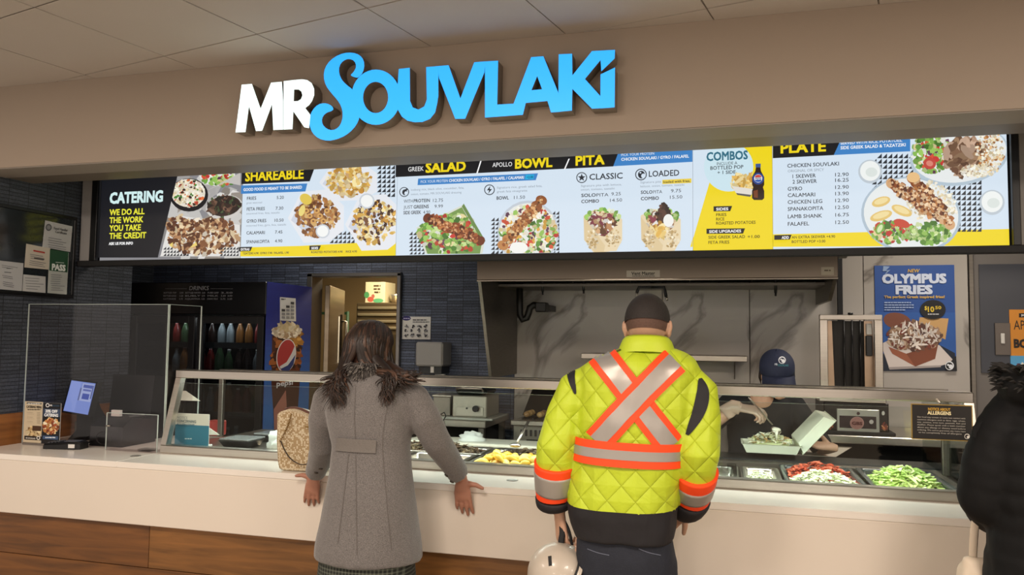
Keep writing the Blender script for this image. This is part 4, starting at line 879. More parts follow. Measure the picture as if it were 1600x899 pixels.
# clear lids
for x0, x1 in ((-.262, .047),):
    MB().box(x0, x1, 3.628, 3.942, DECK+.0085, DECK+.02, .004).build('pan_lid', glass('lid_plastic', (.85, .87, .86), .12), None, 'clear plastic lid over the small steel pan', 'lid')

# ---- left bay of the case: allergen card, trays, bag of napkins
ac = root('allergen_card', (-2.7, 3.66, .95), 'white and teal allergen notice card standing inside the case', 'card')
YA = 3.60
def cardpt(x, y): return at(x, y, YA)
q = [cardpt(276, 646.5), cardpt(325, 649), cardpt(324, 690), cardpt(270, 688)]
zl = DECK+.001
xx0, xx1, ztop = cardpt(272, 660).x, cardpt(325, 660).x, cardpt(300, 647).z
MB().obox(((xx0+xx1)/2, YA+.012, (zl+ztop)/2), ((xx1-xx0)/2, 0, 0), (0, .001, 0), (0, .0, (ztop-zl)/2)).build('card_sheet', PAPER, ac)
p = Print((0, YA+.0108, 0), (1, 0, 0), (0, 0, 1)); zmid = cardpt(300, 665).z
p.k = 1; p.raw([(xx0, zl), (xx1, zl), (xx1, zmid), (xx0, zmid)], [(0, 1, 2, 3)], '#2f7f9c'); p.raw([(xx0, zmid), (xx1, zmid), (xx1, ztop), (xx0, ztop)], [(0, 1, 2, 3)], '#e8e4d8')
p.text('NOTICE', 277, 654.6, 293, 4.2, '#8a8f90'); p.text('CONCERNING', 276.5, 660, 306.5, 4.4, '#3a5a68', .02); p.text('ALLERGENS', 276, 665.6, 304, 4.4, '#2f6f88', .02); p.bar(289, 686.6, 300, 1.8, '#cfe4ea'); p.build('card_print', PRINT, ac)
MB().box(xx0+.02, xx1-.02, YA+.014, YA+.07, zl, zl+.01).build('card_foot', PAPER, ac)
# tilted white sheets seen through the left end
for (pts, yy, lb) in (([(279, 611), (290, 611), (313, 627), (279, 626)], 3.75, 'small white folded sheet clipped inside the left end of the case'), ([(322, 668), (326, 668), (343, 680), (322, 680)], 3.72, 'small white folded sheet beside the allergen card')):
    qq = [at(x, y, yy) for x, y in pts]; MB().prism([(p_.x, p_.z) for p_ in qq], lambda u, v, w: V((u, w, v)), yy, yy+.002).build('folded_sheet', M('bright_paper', '#f2efe2', .7), None, lb, 'paper')
for x, cy, lb in ((-2.56, 3.72, 'black takeout container beside the allergen card'), (-2.52, 3.98, 'black takeout container at the back of the case behind the other one')):
    r0 = root('takeout_container', (x, cy, DECK), lb, 'container')
    MB().loft([[V((x+sx*hw, cy+sy*hd, z)) for sx, sy in ((-1, -1), (1, -1), (1, 1), (-1, 1))] for z, hw, hd in ((DECK+.001, .07, .06), (DECK+.035, .09, .08), (DECK+.038, .095, .085))]).build('tub', M('container_black', '#2a2a2c', .3), r0)
    MB().box(x-.092, x+.092, cy-.082, cy+.082, DECK+.0385, DECK+.05, .004).build('lid', M('container_lid', '#6b6b6a', .25), r0)
nb = root('napkin_bag', (-2.2, 3.72, DECK), 'crumpled white plastic bag of napkins behind the glass', 'bag')
crumple((-2.25, 3.74, DECK+.001), .165, .11, .12, 9, 26, 14, .3).build('bag_body', M('plastic_film_white', '#d5d8d2', .35), nb)
rb = at(335, 671, 4.05); MB().box(rb.x-.04, rb.x+.05, 4.02, 4.10, DECK+.001, DECK+.09, .006).build('red_carton', M('red_card', '#a83c36', .5), None, 'small red carton standing at the back of the case', 'box')

# ---- allergens plaque hung on the right end
pl = root('allergen_plaque', (.85, 3.5, 1.1), 'black gold-edged NOTICE ABOUT ALLERGENS plaque on the case front', 'plaque')
YPL = 3.515
a, b_ = at(1425, 633, YPL), at(1519, 688, YPL); zA, zB = at(1472, 634, YPL).z, at(1472, 687, YPL).z
MB().box(a.x-.004, b_.x+.004, YPL, YPL+.006, zB-.004, zA+.004, .001).build('gold_edge', M('gold_edge', '#b99a54', .35, .6), pl)
p = Print((0, YPL-.0004, 0), (1, 0, 0), (0, 0, 1)); p.k = 1; p.raw([(a.x, zB), (b_.x, zB), (b_.x, zA), (a.x, zA)], [(0, 1, 2, 3)], '#1d1917')
p.text('NOTICE ABOUT', 1450, 641.4, 1485, 4.4, '#d8a93a', .03); p.text('ALLERGENS', 1449, 647.6, 1486, 5.2, '#f0e2b4', .04)
for k_, t in enumerate(('Our food may contain or come into contact with', 'common allergens such as dairy, eggs, wheat,', 'soy, sesame, tree nuts, peanuts, fish and', 'shellfish. Please speak with a team member', 'about any allergy or dietary need before', 'ordering. We cannot guarantee any menu item', 'to be completely free of allergens')): p.text(t, 1433+(k_ == 6)*2, 652.6+k_*4, 1508-(k_ == 6)*6, 2.3, '#c9c3ba')
p.ell(1510.5, 682, 4.2, 4.2, '#e6e2da', 20); p.ell(1510.3, 682.2, 3.2, 3.2, '#1d1917', 16); p.ell(1511.8, 683, 1.9, 2, '#e6e2da', 12); p.build('plaque_print', PRINT, pl)
MB().cyl(((a.x+b_.x)/2, YPL+.006, zA+.0), ((a.x+b_.x)/2, YPL+.07, zA+.02), .004, 8).build('clip', STEEL, pl)

# ================================================================== exhaust hood
hd = root('exhaust_hood', (-.44, 4.95, 1.9), 'stainless kitchen exhaust hood above the grill line', 'hood')
HX0, HX1, HY = -1.476, .592, 4.5
HSTEEL = M('hood_steel', '#97897a', .34, 1, var=.22, scale=1.4, aniso=(1.2, 1, 5))
MB().box(HX0, HX1, HY, HY+.02, 1.914, 2.30, .003).build('front_panel', HSTEEL, hd)
MB().box(HX0, HX1, HY-.004, HY+.03, 1.906, 1.9135, .002).build('lower_lip', M('hood_lip', '#d0c4b4', .3, 1), hd)
for x in (HX0, HX1-.02): MB().prism([(HY+.021, 2.3), (HY+.021, 1.914), (4.78, 1.3 if x < 0 else 1.8), (YB-.002, 1.3 if x < 0 else 1.8), (YB-.002, 2.3)], lambda u, v, w: V((w, u, v)), x, x+.02).build('side_panel', STEELD, hd)
MB().box(HX0+.021, HX1-.021, HY+.021, YB-.003, 2.28, 2.30).build('top_panel', STEELD, hd)
for k_ in range(5):
    xa = HX0+.03+k_*.405; MB().obox((xa+.2, 5.28, 2.08), (.198, 0, 0), (0, .1, -.12), (0, .008, .0067), .003).build('filter', DARK, hd)
MB().box(HX0+.021, HX1-.021, 4.9, 5.38, 1.90, 1.915).build('grease_trough', STEELD, hd)
lbp = at(979, 423, HY-.001); lbq = at(1031, 433, HY-.001)
MB().box(lbp.x, lbq.x, HY-.0025, HY-.0005, lbq.z, lbp.z).build('name_plate', M('plate_silver', '#c0b7a8', .4, .6), hd)
p = Print((0, HY-.003, 0), (1, 0, 0), (0, 0, 1)); p.text('Vent Master', 986.5, 430, 1023.5, 5.4, '#26221e', .02); p.bar(988, 432.4, 1023, 1.5, '#4a443c')
p.build('hood_print', PRINT, hd)
p = Print((0, HY-.003, 0), (1, 0, 0), (0, 0, 1)); p.rect(1283, 417.6, 1303, 430, '#b5a998'); p.bar(1288, 424, 1298, 3, '#6a5e50'); p.build('listing_label', PRINT, hd)
xq = at(1312, 450, 5.35).x
MB().box(xq-.016, xq+.016, 5.335, 5.365, 1.0285, 2.59, .002).build('black_post', BLACKM, None, 'slim black post between the hood and the poster', 'post')
MB().box(.594, .64, HY-.0, HY+.03, 2.02, 2.10, .004).build('bracket', STEELD, hd)
# fire suppression drops
def drop(px, py0, py1, lb, fork=False):
    r0 = root('nozzle', at(px, py1, 4.95), lb, 'nozzle', 'fire suppression nozzles under the hood'); P_ = lambda x, y: at(x, y, 4.95)
    if fork:
        MB().tube([V((P_(px, 0).x, 4.95, 2.279)), P_(px, 450)], .012, 10).build('pipe', BLACK, r0)
        for xe, ye in ((995, 462), (1041, 468)):
            MB().tube([P_(px, 449), P_(px+(xe-px)*.85, 448.6), P_(xe-(2 if xe > px else -1), 455), P_(xe, ye-4)], [.010, .010, .010, .010], 10).build('branch', BLACK, r0)
            MB().cyl(P_(xe, ye-5), P_(xe+(1.5 if xe > px else 0), ye+2), .007, 10).build('tip', STEEL, r0)
    else:
        MB().tube([V((P_(px, 0).x, 4.95, 2.279)), P_(px, py0), P_(px, py1-5)], [.008, .009, .009], 10).build('pipe', BLACK, r0); MB().cyl(P_(px, py1-5), P_(px, py1), .006, 10).build('tip', DARK, r0)
drop(848, 445, 461, 'short black nozzle above the bent drain pipe'); drop(912, 445, 459, 'short black nozzle left of the forked one'); drop(1019, 445, 470, 'forked black nozzle pipe above the man in the hi-vis jacket', True); drop(1212, 440, 463, 'single black nozzle near the right end of the hood')
tr = root('drain_pipe', at(812, 500, 5.1), 'black bent drain pipe under the left end of the hood', 'pipe')
Q = lambda x, y: at(x, y, 5.12)
MB().tube([Q(812, 441), Q(812, 480), Q(812.5, 492), Q(817, 500), Q(823, 497), Q(826, 489), Q(828, 481), Q(834, 477), Q(842, 478), Q(850, 480)], .024, 12).build('bend', M('cast_iron_black', '#15120f', .45), tr)
a = Q(845, 481); MB().box(a.x-.03, a.x+.045, 5.08, 5.17, a.z-.03, a.z+.035, .006).build('coupling', M('cast_iron_black'), tr)
MB().box(a.x-.03, a.x+.045, 5.17, YB-.001, a.z-.02, a.z+.02).build('wall_stub', M('cast_iron_black'), tr)
shf = root('wall_shelf', (-.1, 5.3, 1.4), 'narrow stainless shelf on the marble wall under the hood', 'shelf')
a, b_ = at(1049, 556, 5.16), at(1168, 570, 5.16)
MB().box(a.x-.6, b_.x, 5.16, YB-.001, 1.425, 1.462, .003).build('shelf_board', STEEL, shf)
for x in (a.x-.4, b_.x-.08): MB().prism([(5.2, 1.4249), (YB-.001, 1.4249), (YB-.001, 1.30)], lambda u, v, w: V((w, u, v)), x, x+.006).build('bracket', STEELD, shf)

# ================================================================== cooking line behind the case
def table(name, label, x0, x1, y0, y1, z):
    t = root(name, ((x0+x1)/2, (y0+y1)/2, 0), label, 'table')
    MB().box(x0, x1, y0, y1, z-.045, z, .004).build('top', STEEL, t); MB().box(x0+.03, x1-.03, y0+.05, y1-.03, .55, .575, .003).build('under_shelf', STEELD, t)
    for x in (x0+.02, x1-.06):
        for y in (y0+.03, y1-.07): MB().box(x, x+.04, y, y+.04, 0, z-.0455, .003).build('leg', STEELD, t)
    MB().box(x0+.06, x1-.06, y1-.012, y1-.002, .05, z-.05).build('back_panel', BLACKM, t)
    return t
table('work_table', 'stainless work table carrying the countertop cooker', -2.34, -1.50, 4.8, 5.37, 1.018)
table('work_table', 'stainless work table carrying the vertical broiler', .30, 1.46, 4.8, 5.37, 1.028)
# countertop cooker with glass-lidded top
ck = root('countertop_cooker', (-1.68, 4.98, 1.02), 'small stainless countertop cooker with a black dial', 'cooker')
MB().box(-2.16, -1.46, 4.82, 5.18, 1.0185, 1.034, .004).build('base_tray', M('pale_tray', '#b7bab2', .35, .5), ck)
CA, CB = at(707, 618, 4.86), at(760, 645, 4.86)
MB().box(CA.x, CB.x, 4.86, 5.15, 1.0345, CA.z, .006).build('body', M('cooker_steel', '#b3aea2', .35, .7), ck)
fp_ = MB().box(CA.x+.03, CB.x-.02, 4.853, 4.859, 1.045, 1.10, .002).build('control_plate', M('cooker_plate', '#c2bdb0', .4, .4), ck)
kx = at(744, 639, 4.85); MB().cyl((kx.x, 4.852, kx.z), (kx.x, 4.828, kx.z), .021, 18).build('dial', BLACK, fp_); MB().cyl((kx.x-.065, 4.8525, kx.z), (kx.x-.065, 4.845, kx.z), .006, 10).build('pilot_lamp', BLACK, fp_)
MB().box(CA.x+.01, CB.x-.01, 4.88, 5.13, CA.z+.001, CA.z+.05, .02).build('press_lid', M('press_black', '#1f2422', .25, .3), ck); MB().tube([(CA.x+.03, 4.875, CA.z+.03), (CA.x+.03, 4.84, CA.z+.05), (CB.x-.03, 4.84, CA.z+.05), (CB.x-.03, 4.875, CA.z+.03)], .007, 8).build('lid_handle', STEEL, ck)
b2 = root('steel_bin', (-1.9, 5.0, 1.035), 'square steel bin left of the countertop cooker', 'bin')
BA, BB = at(677, 620, 4.88), at(699, 641, 4.88); MB().box(BA.x, BB.x+.02, 4.88, 5.1, 1.0345, BA.z, .004).build('bin_body', M('bin_steel', '#8d857c', .4, .7), b2); MB().box(BA.x-.006, BB.x+.026, 4.874, 5.106, BA.z+.0005, BA.z+.012, .003).build('bin_rim', STEEL, b2)
cdp = [at(694, 645, 4.79), at(697, 650, 4.785), at(690, 662, 4.78), at(680, 672, 4.78), at(676, 690, 4.78)]
MB().tube([V((-1.83, 4.83, 1.043))]+cdp, .004, 6).build('power_cord', BLACK, None, 'thin power cord hanging off the cooker tray', 'cord')
# char grill with skewers
gr = root('char_grill', (-.9, 5.05, 0), 'stainless char grill with vented front and meat on its grate', 'grill')
GX0, GX1, GZ = -1.32, -.40, 1.035
MB().box(GX0, GX1, 4.82, 5.37, .35, GZ, .006).build('body', M('grill_steel', '#8f8a80', .38, .8), gr); MB().box(GX0-.005, GX1+.005, 4.775, 4.8195, GZ-.03, GZ+.002, .004).build('front_ledge', STEEL, gr)
for k_ in range(26): MB().box(GX0+.05+k_*.031, GX0+.064+k_*.031, 4.8145, 4.8196, GZ-.10, GZ-.06).build('vent_slot', BLACKM, gr)
MB().box(GX0+.09, GX1-.09, 4.812, 4.8196, .55, GZ-.12, .003).build('dark_front', M('oven_glass', '#1c2220', .2), gr)
for k_ in range(12): MB().box(GX0+.05+k_*.07, GX0+.062+k_*.07, 4.84, 5.30, GZ+.0005, GZ+.014, .002).build('grate_bar', BLACK, gr)
MB().prism([(4.98, GZ+.015), (5.36, GZ+.015), (5.36, GZ+.20), (5.30, GZ+.20)], lambda u, v, w: V((w, u, v)), GX0+.02, GX1-.02).build('splash_guard', M('blackened_steel', '#2a2725', .5, .6), gr)
SKM = [M('kebab_gold', '#b3925c', .5, var=.3, scale=60), M('kebab_brown', '#8f6c40', .5, var=.3, scale=60)]
rnd = random.Random(9)
for k_ in range(9):
    x = -1.24+k_*.088; r0 = root('kebab', (x, 4.92, GZ+.015), 'browned kebab skewer lying on the char grill', 'kebab', 'kebabs on the char grill')
    m = MB()
    for j in range(5): m.ball((x+rnd.uniform(-.005, .005), 4.86+j*.032, GZ+.034), .021, .019, .019, 9, 6, rnd.randrange(2))
    m.build('meat_chunks', SKM, r0, kind='stuff'); MB().cyl((x, 4.83, GZ+.034), (x, 5.02, GZ+.034), .0025, 6).build('skewer', STEEL, r0)
# vertical broiler with its control box
vb = root('vertical_broiler', (.68, 4.95, 1.03), 'stainless vertical broiler with soot-black burner back and control box', 'broiler')
BY = 4.86; zt = at(1330, 492, BY).z; xa, xb = at(1281, 550, BY).x, at(1380, 550, BY).x
for x0, x1 in ((xa, xa+.045), (xb-.045, xb)): MB().box(x0, x1, BY, BY+.03, 1.262, zt-.03, .003).build('upright', STEEL, vb)
MB().box(xa, xb, BY, BY+.03, zt-.0295, zt, .003).build('top_rail', STEEL, vb)
SOOT = M('sooty_burner', '#15110d', .5, .3, var=.8, scale=3, aniso=(14, 1, 1))
MB().prism([(xa+.06, zt-.035), (xb-.075, zt-.035), (xb-.085, 1.262), (xa+.085, 1.262)], lambda u, v, w: V((u, w, v)), BY+.10, BY+.13).build('burner_back', SOOT, vb)
for sx, xq in ((xa+.045, xa+.075), (xb-.09, xb-.045)): MB().prism([(sx, zt-.035), (xq, zt-.035), (xq+.012, 1.262), (sx, 1.262)], lambda u, v, w: V((u, w, v)), BY+.06, BY+.066).build('side_reflector', M('heat_stained_steel', '#b39a84', .35, .8, var=.3, scale=5), vb)
for fx in (.42, .55, .68):
    x = xa+(xb-xa)*fx; MB().cyl((x, BY+.075, 1.262), (x, BY+.075, zt-.03), .005, 8).build('spit_rod', BLACK, vb)
MB().cyl(((xa+xb)/2, BY+.01, zt+.0005), ((xa+xb)/2, BY+.01, zt+.012), .014, 12).build('spit_knob', BLACK, vb)
MB().box(xb-.085, xb-.05, BY+.035, BY+.059, zt-.24, zt-.12, .004).build('gas_valve', BLACK, vb); MB().box(xb-.08, xb-.05, BY+.04, BY+.0595, zt-.115, zt-.05, .003).build('rating_plate', PAPER, vb)
MB().box(xa-.01, xb+.01, BY-.02, 5.3, 1.215, 1.2615, .004).build('drip_tray', STEEL, vb)
CX0, CX1 = at(1288, 660, BY-.02).x, at(1390, 660, BY-.02).x
MB().box(CX0, CX1, BY-.005, 5.3, 1.05, 1.2145, .005).build('control_box', M('control_dark', '#2b2422', .4, .3), vb)
MB().box(CX0-.02, CX1+.03, BY-.03, 5.3, 1.0285, 1.0495, .003).build('base_plate', BLACKM, vb)
ix0, ix1, iz0, iz1 = at(1307, 640, BY-.015).x, at(1374, 640, BY-.015).x, at(1340, 678, BY-.015).z, at(1340, 640, BY-.015).z
cpn = MB().box(ix0, ix1, BY-.018, BY-.0055, iz0, iz1, .003).build('control_panel', M('panel_steel', '#c9c6c0', .3, .7), vb)
p = Print((0, BY-.0185, 0), (1, 0, 0), (0, 0, 1)); p.rect(1311.5, 649.5, 1369.5, 671, '#2e1d1e'); p.ell(1339, 661.5, 11, 10, '#b98f88', 28); p.ell(1339, 661.5, 9.8, 8.8, '#a87a74', 26); p.text('GBS', 1331, 663.8, 1347.5, 4.8, '#5a1c1c', .05); p.ell(1361.5, 659.6, 3.4, 3.4, '#c8c4c0', 16); p.ell(1341, 646.4, 2.6, 2.6, '#4a3434', 14); p.build('panel_print', PRINT, cpn)
p = Print((0, BY-.0055, 0), (1, 0, 0), (0, 0, 1))
for x, y in ((1297, 665), (1382, 668)): p.blobs(x, y, 3.5, 6, ['#c87a4a', '#e0a878', '#8a3a28'], 16, 2, int(x), elong=2.5)
p.ell(1380, 646, 2.4, 3.4, '#d8d6d2', 12); p.build('flame_print', PRINT, vb)

# ================================================================== drinks cooler in the alcove
fr = root('drinks_cooler', (-3.7, 5.05, 0), 'tall black two-door drinks cooler with blue cola graphic on its side', 'cooler')
FX0, FX1, FY0, FY1, FZ = -4.28, -3.118, 4.765, 5.375, 1.935
CABM = M('cooler_black', '#0b0b0e', .3)
MB().box(FX0, FX1-.004, FY1-.04, FY1, .1, FZ, .003).build('back', CABM, fr); MB().box(FX0, FX1-.004, FY0+.04, FY1-.041, FZ-.24, FZ, .003).build('head_box', CABM, fr); MB().box(FX0, FX1-.004, FY0+.02, FY1-.041, .02, .22, .003).build('plinth', CABM, fr)
for x0, x1 in ((FX0, FX0+.03), (FX1-.034, FX1-.004)): MB().box(x0, x1, FY0+.04, FY1-.041, .221, FZ-.241, .003).build('side', CABM, fr)
hh = MB().box(FX0, FX1-.004, FY0-.005, FY0+.039, FZ-.235, FZ-.001, .006).build('header', M('header_black', '#101013', .25), fr)
FYH = FY0-.0056
p = Print((0, FYH, 0), (1, 0, 0), (0, 0, 1)); p.text('DRINKS', 295.5, 453.6, 326, 6.6, '#8a8a90', .02, .12)
for x0, x1 in ((258, 292), (329, 364)): p.poly([(x0, 451), (x1, 451.3), (x1, 451.8), (x0, 451.5)], '#77777c')
for r_, row in enumerate((('BOTTLED POP', '3.00', 'BOTTLED WATER', '2.50', 'PURE LEAF', '3.50'), ('BOTTLED JUICE', '3.25', 'BUBLY', '2.75', 'MILK', '2.50  3.00'), ('GATORADE', '3.75', 'AQUAFINA', '2.50', 'CHOC MILK', '2.75  3.25'))):
    for (x0, x1), t in zip(((256, 276), (281, 287), (290, 314), (316, 321), (325, 342), (346, 364)), row): p.text(t, x0, 459+r_*4.8, x1, 2.6, '#85858b', .02)
p.build('header_print', PRINT, hh)
xm = (FX0+FX1)/2
SHM = M('shelf_wire', '#9a9a98', .4, .6)
for d_, (x0, x1) in enumerate(((FX0+.02, xm-.01), (xm+.01, FX1-.02))):
    dd = MB(); 
    for a0, a1, b0, b1 in ((x0, x0+.05, .23, FZ-.245), (x1-.05, x1, .23, FZ-.245), (x0+.05, x1-.05, .23, .29), (x0+.05, x1-.05, FZ-.30, FZ-.245)): dd.box(a0, a1, FY0, FY0+.035, b0, b1, .003)
    dd = dd.build('door', DARK, fr); MB().box(x0+.052, x1-.052, FY0+.014, FY0+.02, .292, FZ-.302).build('door_glass', glass('cooler_glass', (.5, .52, .54), .05), dd)
    MB().tube([(x1-.03 if d_ == 0 else x0+.03, FY0-.002, .9), (x1-.03 if d_ == 0 else x0+.03, FY0-.03, .92), (x1-.03 if d_ == 0 else x0+.03, FY0-.03, 1.3), (x1-.03 if d_ == 0 else x0+.03, FY0-.002, 1.32)], .008, 8).build('handle', DARK, dd)
ZSH = (.35, .66, .97, 1.25, 1.47)
for z in ZSH:
    for y in (4.86, 4.98, 5.10, 5.22): MB().cyl((FX0+.035, y, z), (FX1-.04, y, z), .004, 6).build('shelf_rail', SHM, fr)
    for k_ in range(17):
        x = FX0+.06+k_*.064; MB().cyl((x, 4.83, z), (x, 5.3, z), .0025, 5).build('shelf_wire', SHM, fr)
    MB().box(FX0+.034, FX1-.038, 4.826, 4.832, z-.012, z+.03).build('price_rail', M('clear_rail', '#55585a', .3), fr)
# cola graphic on the side facing the doorway
XS = FX1
sd = MB().box(XS-.0035, XS, FY0-.0, FY1-.001, .03, FZ-.002, .001).build('side_graphic', M('cola_blue', '#1c2f86', .35), fr)
p = Print((XS+.0006, 0, 0), (0, 1, 0), (0, 0, 1)); p.k = 1
zz = [.03, .5, 1.0, 1.35, 1.6, 1.93]; cc = ['#3a74c4', '#3a76c6', '#3472c2', '#2b56a8', '#232f86', '#22286e']
for i in range(5):
    for k_ in range(6):
        t0, t1 = k_/6, (k_+1)/6; z0, z1 = zz[i]+(zz[i+1]-zz[i])*t0, zz[i]+(zz[i+1]-zz[i])*t1; ca_, cb2 = C(cc[i]), C(cc[i+1]); c_ = tuple(ca_[j]*(1-t0)+cb2[j]*t0 for j in range(3))
        p.raw([(FY0, z0), (FY1-.002, z0), (FY1-.002, z1), (FY0, z1)], [(0, 1, 2, 3)], c_)
p.poly([(425, 525), (470, 522), (468, 600), (462, 690), (430, 690), (424, 600)], '#4a2014'); p.blobs(447, 560, 22, 40, ['#6a3018', '#8a4a24', '#3a160e', '#a8602c', '#2c100a'], 130, 5, 71); p.blobs(462, 525, 9, 16, ['#b07c34', '#d0a050', '#8a5a24'], 36, 4, 72)
p.blobs(448, 518, 21, 9, ['#d8c8b0', '#efe6d6', '#b89a78'], 90, 4, 73); p.blobs(449, 511, 14, 5, ['#c8b48c', '#e8dcc0'], 40, 3, 74, elong=3)
p.poly([(427, 640), (446, 610), (450, 690), (428, 690)], '#b8786a')
ov = lambda cx, cy, rx, ry, a0=0, a1=6.2832, n=30, rot=.16: [(cx+rx*math.cos(a)*math.cos(rot)-ry*math.sin(a)*math.sin(rot), cy+rx*math.cos(a)*math.sin(rot)+ry*math.sin(a)*math.cos(rot)) for a in [a0+(a1-a0)*i/n for i in range(n+1)]]
p.poly(ov(446.5, 556, 15.2, 26.5), '#e8e4e4'); p.poly(ov(446.5, 556, 13.8, 25), '#b03438')
p.poly([(460, 540), (461, 556), (456, 573), (448, 581), (438, 578), (436, 573), (447, 566), (455, 552)], '#d8dadf'); p.poly([(461, 554), (457.5, 570), (450, 581), (441, 580), (437, 577), (449, 571), (457, 560)], '#243a7c')
p.text('pepsi', 431, 604, 456.5, 8.4, '#dfe2ea', .02)
p.build('side_print', PRINT, sd)
sf = root('price_sheet', (XS, 5.05, 1.7), 'white printed price sheet taped to the blue side of the drinks cooler', 'paper')
qs = [atx(x, y, XS+.0022) for x, y in ((437.5, 464.5), (462, 466.5), (462.5, 502.5), (437.5, 501))]
sheet('sheet', PAPER, *qs, .0006, sf)
p = Print((XS+.0032, 0, 0), (0, 1, 0), (0, 0, 1)); p.bar(439, 468.4, 446, 1.8, '#55555a')
for c_ in range(3):
    for r_ in range(3+c_): p.rect(440+c_*7, 498-r_*5.6, 445.6+c_*7, 494.6-r_*5.6, '#3c3c40' if r_ == 2+c_ else '#8d8d90', up=False)
p.k += 2; p.build('sheet_print', PRINT, sf)
area('cooler_light', (-3.66, 4.84, 1.68), .9, .03, 2.2, (.92, 1, .98))
# bottles on the cooler shelves
BT = [M('bottle_green', '#3f5a3c', .2), M('bottle_dark', '#2a1c18', .2), M('bottle_clear', '#8c959a', .2), M('bottle_orange', '#8a5a2c', .2), M('bottle_red', '#7a2a28', .25)]
CAPM = M('bottle_cap', '#c8c8c4', .4)
prof = [(.012, 0), (.03, .004), (.032, .02), (.032, .11), (.026, .14), (.013, .175), (.012, .19)]
protos = []
for i, m_ in enumerate(BT):
    bo = MB().lathe(prof, (0, 0, 0), 12).mesh('bottle_body', m_); cpm = MB().lathe([(.0, .19), (.0135, .19), (.0135, .206), (.0, .206)], (0, 0, 0), 12).mesh('bottle_cap', CAPM); protos.append((bo, cpm))
rnd = random.Random(3)
for zi, z in enumerate(ZSH):
    for k_ in range(14):
        x = FX0+.085+k_*.077
        if abs(x-xm) < .03 or x < -3.98: continue
        bo, cpm = protos[(k_//2+zi*2) % 5]
        o = bpy.data.objects.new('drink_bottle', bo); COL.objects.link(o); o.location = (x, 4.90+rnd.uniform(-.01, .01), z+.0042); s_ = (.95, 1.05, 1.12)[(k_+zi) % 3] if zi < 4 else .9; o.scale = (s_, s_, s_)
        props(o, 'drink bottle on a shelf of the dark drinks cooler', 'bottle', 'bottles in the drinks cooler')
        c_ = bpy.data.objects.new('cap', cpm); COL.objects.link(c_); c_.parent = o

# ================================================================== till area at the left end of the counter
# tall clear shield
sh = root('sneeze_shield', (-3.4, 3.53, ZC), 'tall clear acrylic shield standing in front of the till', 'shield')
ZT = 1.722; SX0, SX1 = -3.868, -2.915
def apane(name, a, b_, z0, z1, par, th=.006):
    a, b_ = V(a), V(b_); d = (b_-a).normalized(); n = V((-d.y, d.x, 0))*th/2
    MB().obox((a+b_)/2+V((0, 0, (z0+z1)/2)), (b_-a)/2, n, V((0, 0, (z1-z0)/2))).build(name, ACRYL, par)
    for q in (a, b_): MB().obox(q+V((0, 0, (z0+z1)/2)), d*.0014, n*1.05, V((0, 0, (z1-z0)/2))).build('lit_edge', EDGE, par)
    MB().obox((a+b_)/2+V((0, 0, z1)), (b_-a)/2, n*1.05, V((0, 0, .0012))).build('lit_edge', EDGE, par)
apane('front_pane', (SX0, 3.53, 0), (SX1, 3.53, 0), ZC+.001, ZT, sh)
apane('return_pane', (SX1+.002, 3.536, 0), (SX1+.002, 3.80, 0), ZC+.001, ZT, sh)
for x in (-3.44, SX1-.1): MB().box(x-.04, x+.04, 3.5, 3.56, ZC+.0003, ZC+.012, .002).build('foot', ACRYL, sh)
s2 = root('small_shield', (-3.2, 3.47, ZC), 'small low acrylic screen beside the card terminal', 'shield')
a, b_ = atz(165, 703, ZC), atz(238, 698, ZC); zt2 = at(165, 645, a.y).z
apane('pane', (a.x, a.y, 0), (a.x+.33, a.y+.0, 0), ZC+.001, zt2, s2, .005)
MB().cyl((a.x+.004, a.y-.01, ZC+.13), (a.x+.03, a.y-.01, ZC+.13), .004, 8).build('clip', STEEL, s2); MB().box(a.x+.02, a.x+.31, a.y-.02, a.y+.02, ZC+.0003, ZC+.006).build('foot', ACRYL, s2)
# till: touch screen on a stand, dark rear housing
tl = root('till', (-3.6, 3.85, ZC), 'black touch screen till with a lit blue display', 'till')
sc0, sc1, sc2, sc3 = V((-3.80, 3.78, 1.285)), V((-3.535, 3.71, 1.275)), V((-3.555, 3.68, 1.075)), V((-3.825, 3.75, 1.085))
nn = (sc1-sc0).cross(sc3-sc0).normalized(); nn = nn if nn.y < 0 else -nn
def quadbox(m, q, d0, d1): 
    vs = [p_+nn*d0 for p_ in q]+[p_+nn*d1 for p_ in q]; m.add(vs, [(0, 1, 2, 3), (7, 6, 5, 4), (0, 4, 5, 1), (1, 5, 6, 2), (2, 6, 7, 3), (3, 7, 4, 0)])
m = MB(); quadbox(m, [sc0, sc1, sc2, sc3], -.03, 0); m.build('screen_housing', BLACK, tl)
cen = (sc0+sc1+sc2+sc3)/4; inn = [cen+(q-cen)*.90 for q in (sc0, sc1, sc2, sc3)]
uu = (sc1-sc0).normalized(); vv = nn.cross(uu)
pp = Print(cen+nn*.0006, uu, vv); f2 = lambda q: ((q-pp.o).dot(pp.u), (q-pp.o).dot(pp.v)); pp.k = 1
pp.raw([f2(q) for q in inn], [(0, 1, 2, 3)], '#7f97e0')
b0, b1, b2_, b3 = inn; mixp = lambda s_, t: (b0*(1-s_)+b1*s_)*(1-t)+(b3*(1-s_)+b2_*s_)*t
for (s0, s1, t0, t1, c_) in ((.02, .44, .02, .98, '#8ea4ea'), (.50, .97, .04, .60, '#a9b8e8'), (.56, .92, .08, .18, '#4a5fb0'), (.58, .9, .22, .28, '#5a6cb8'), (.60, .88, .36, .54, '#3d55b0'), (.46, .52, .2, .6, '#5c6aa0'), (.93, .98, .08, .5, '#5c6aa0')):
    pp.k += 1; pp.raw([f2(mixp(s0, t0)), f2(mixp(s1, t0)), f2(mixp(s1, t1)), f2(mixp(s0, t1))], [(0, 1, 2, 3)], c_)
pp.build('display', print_mat('till_display', .8), tl)
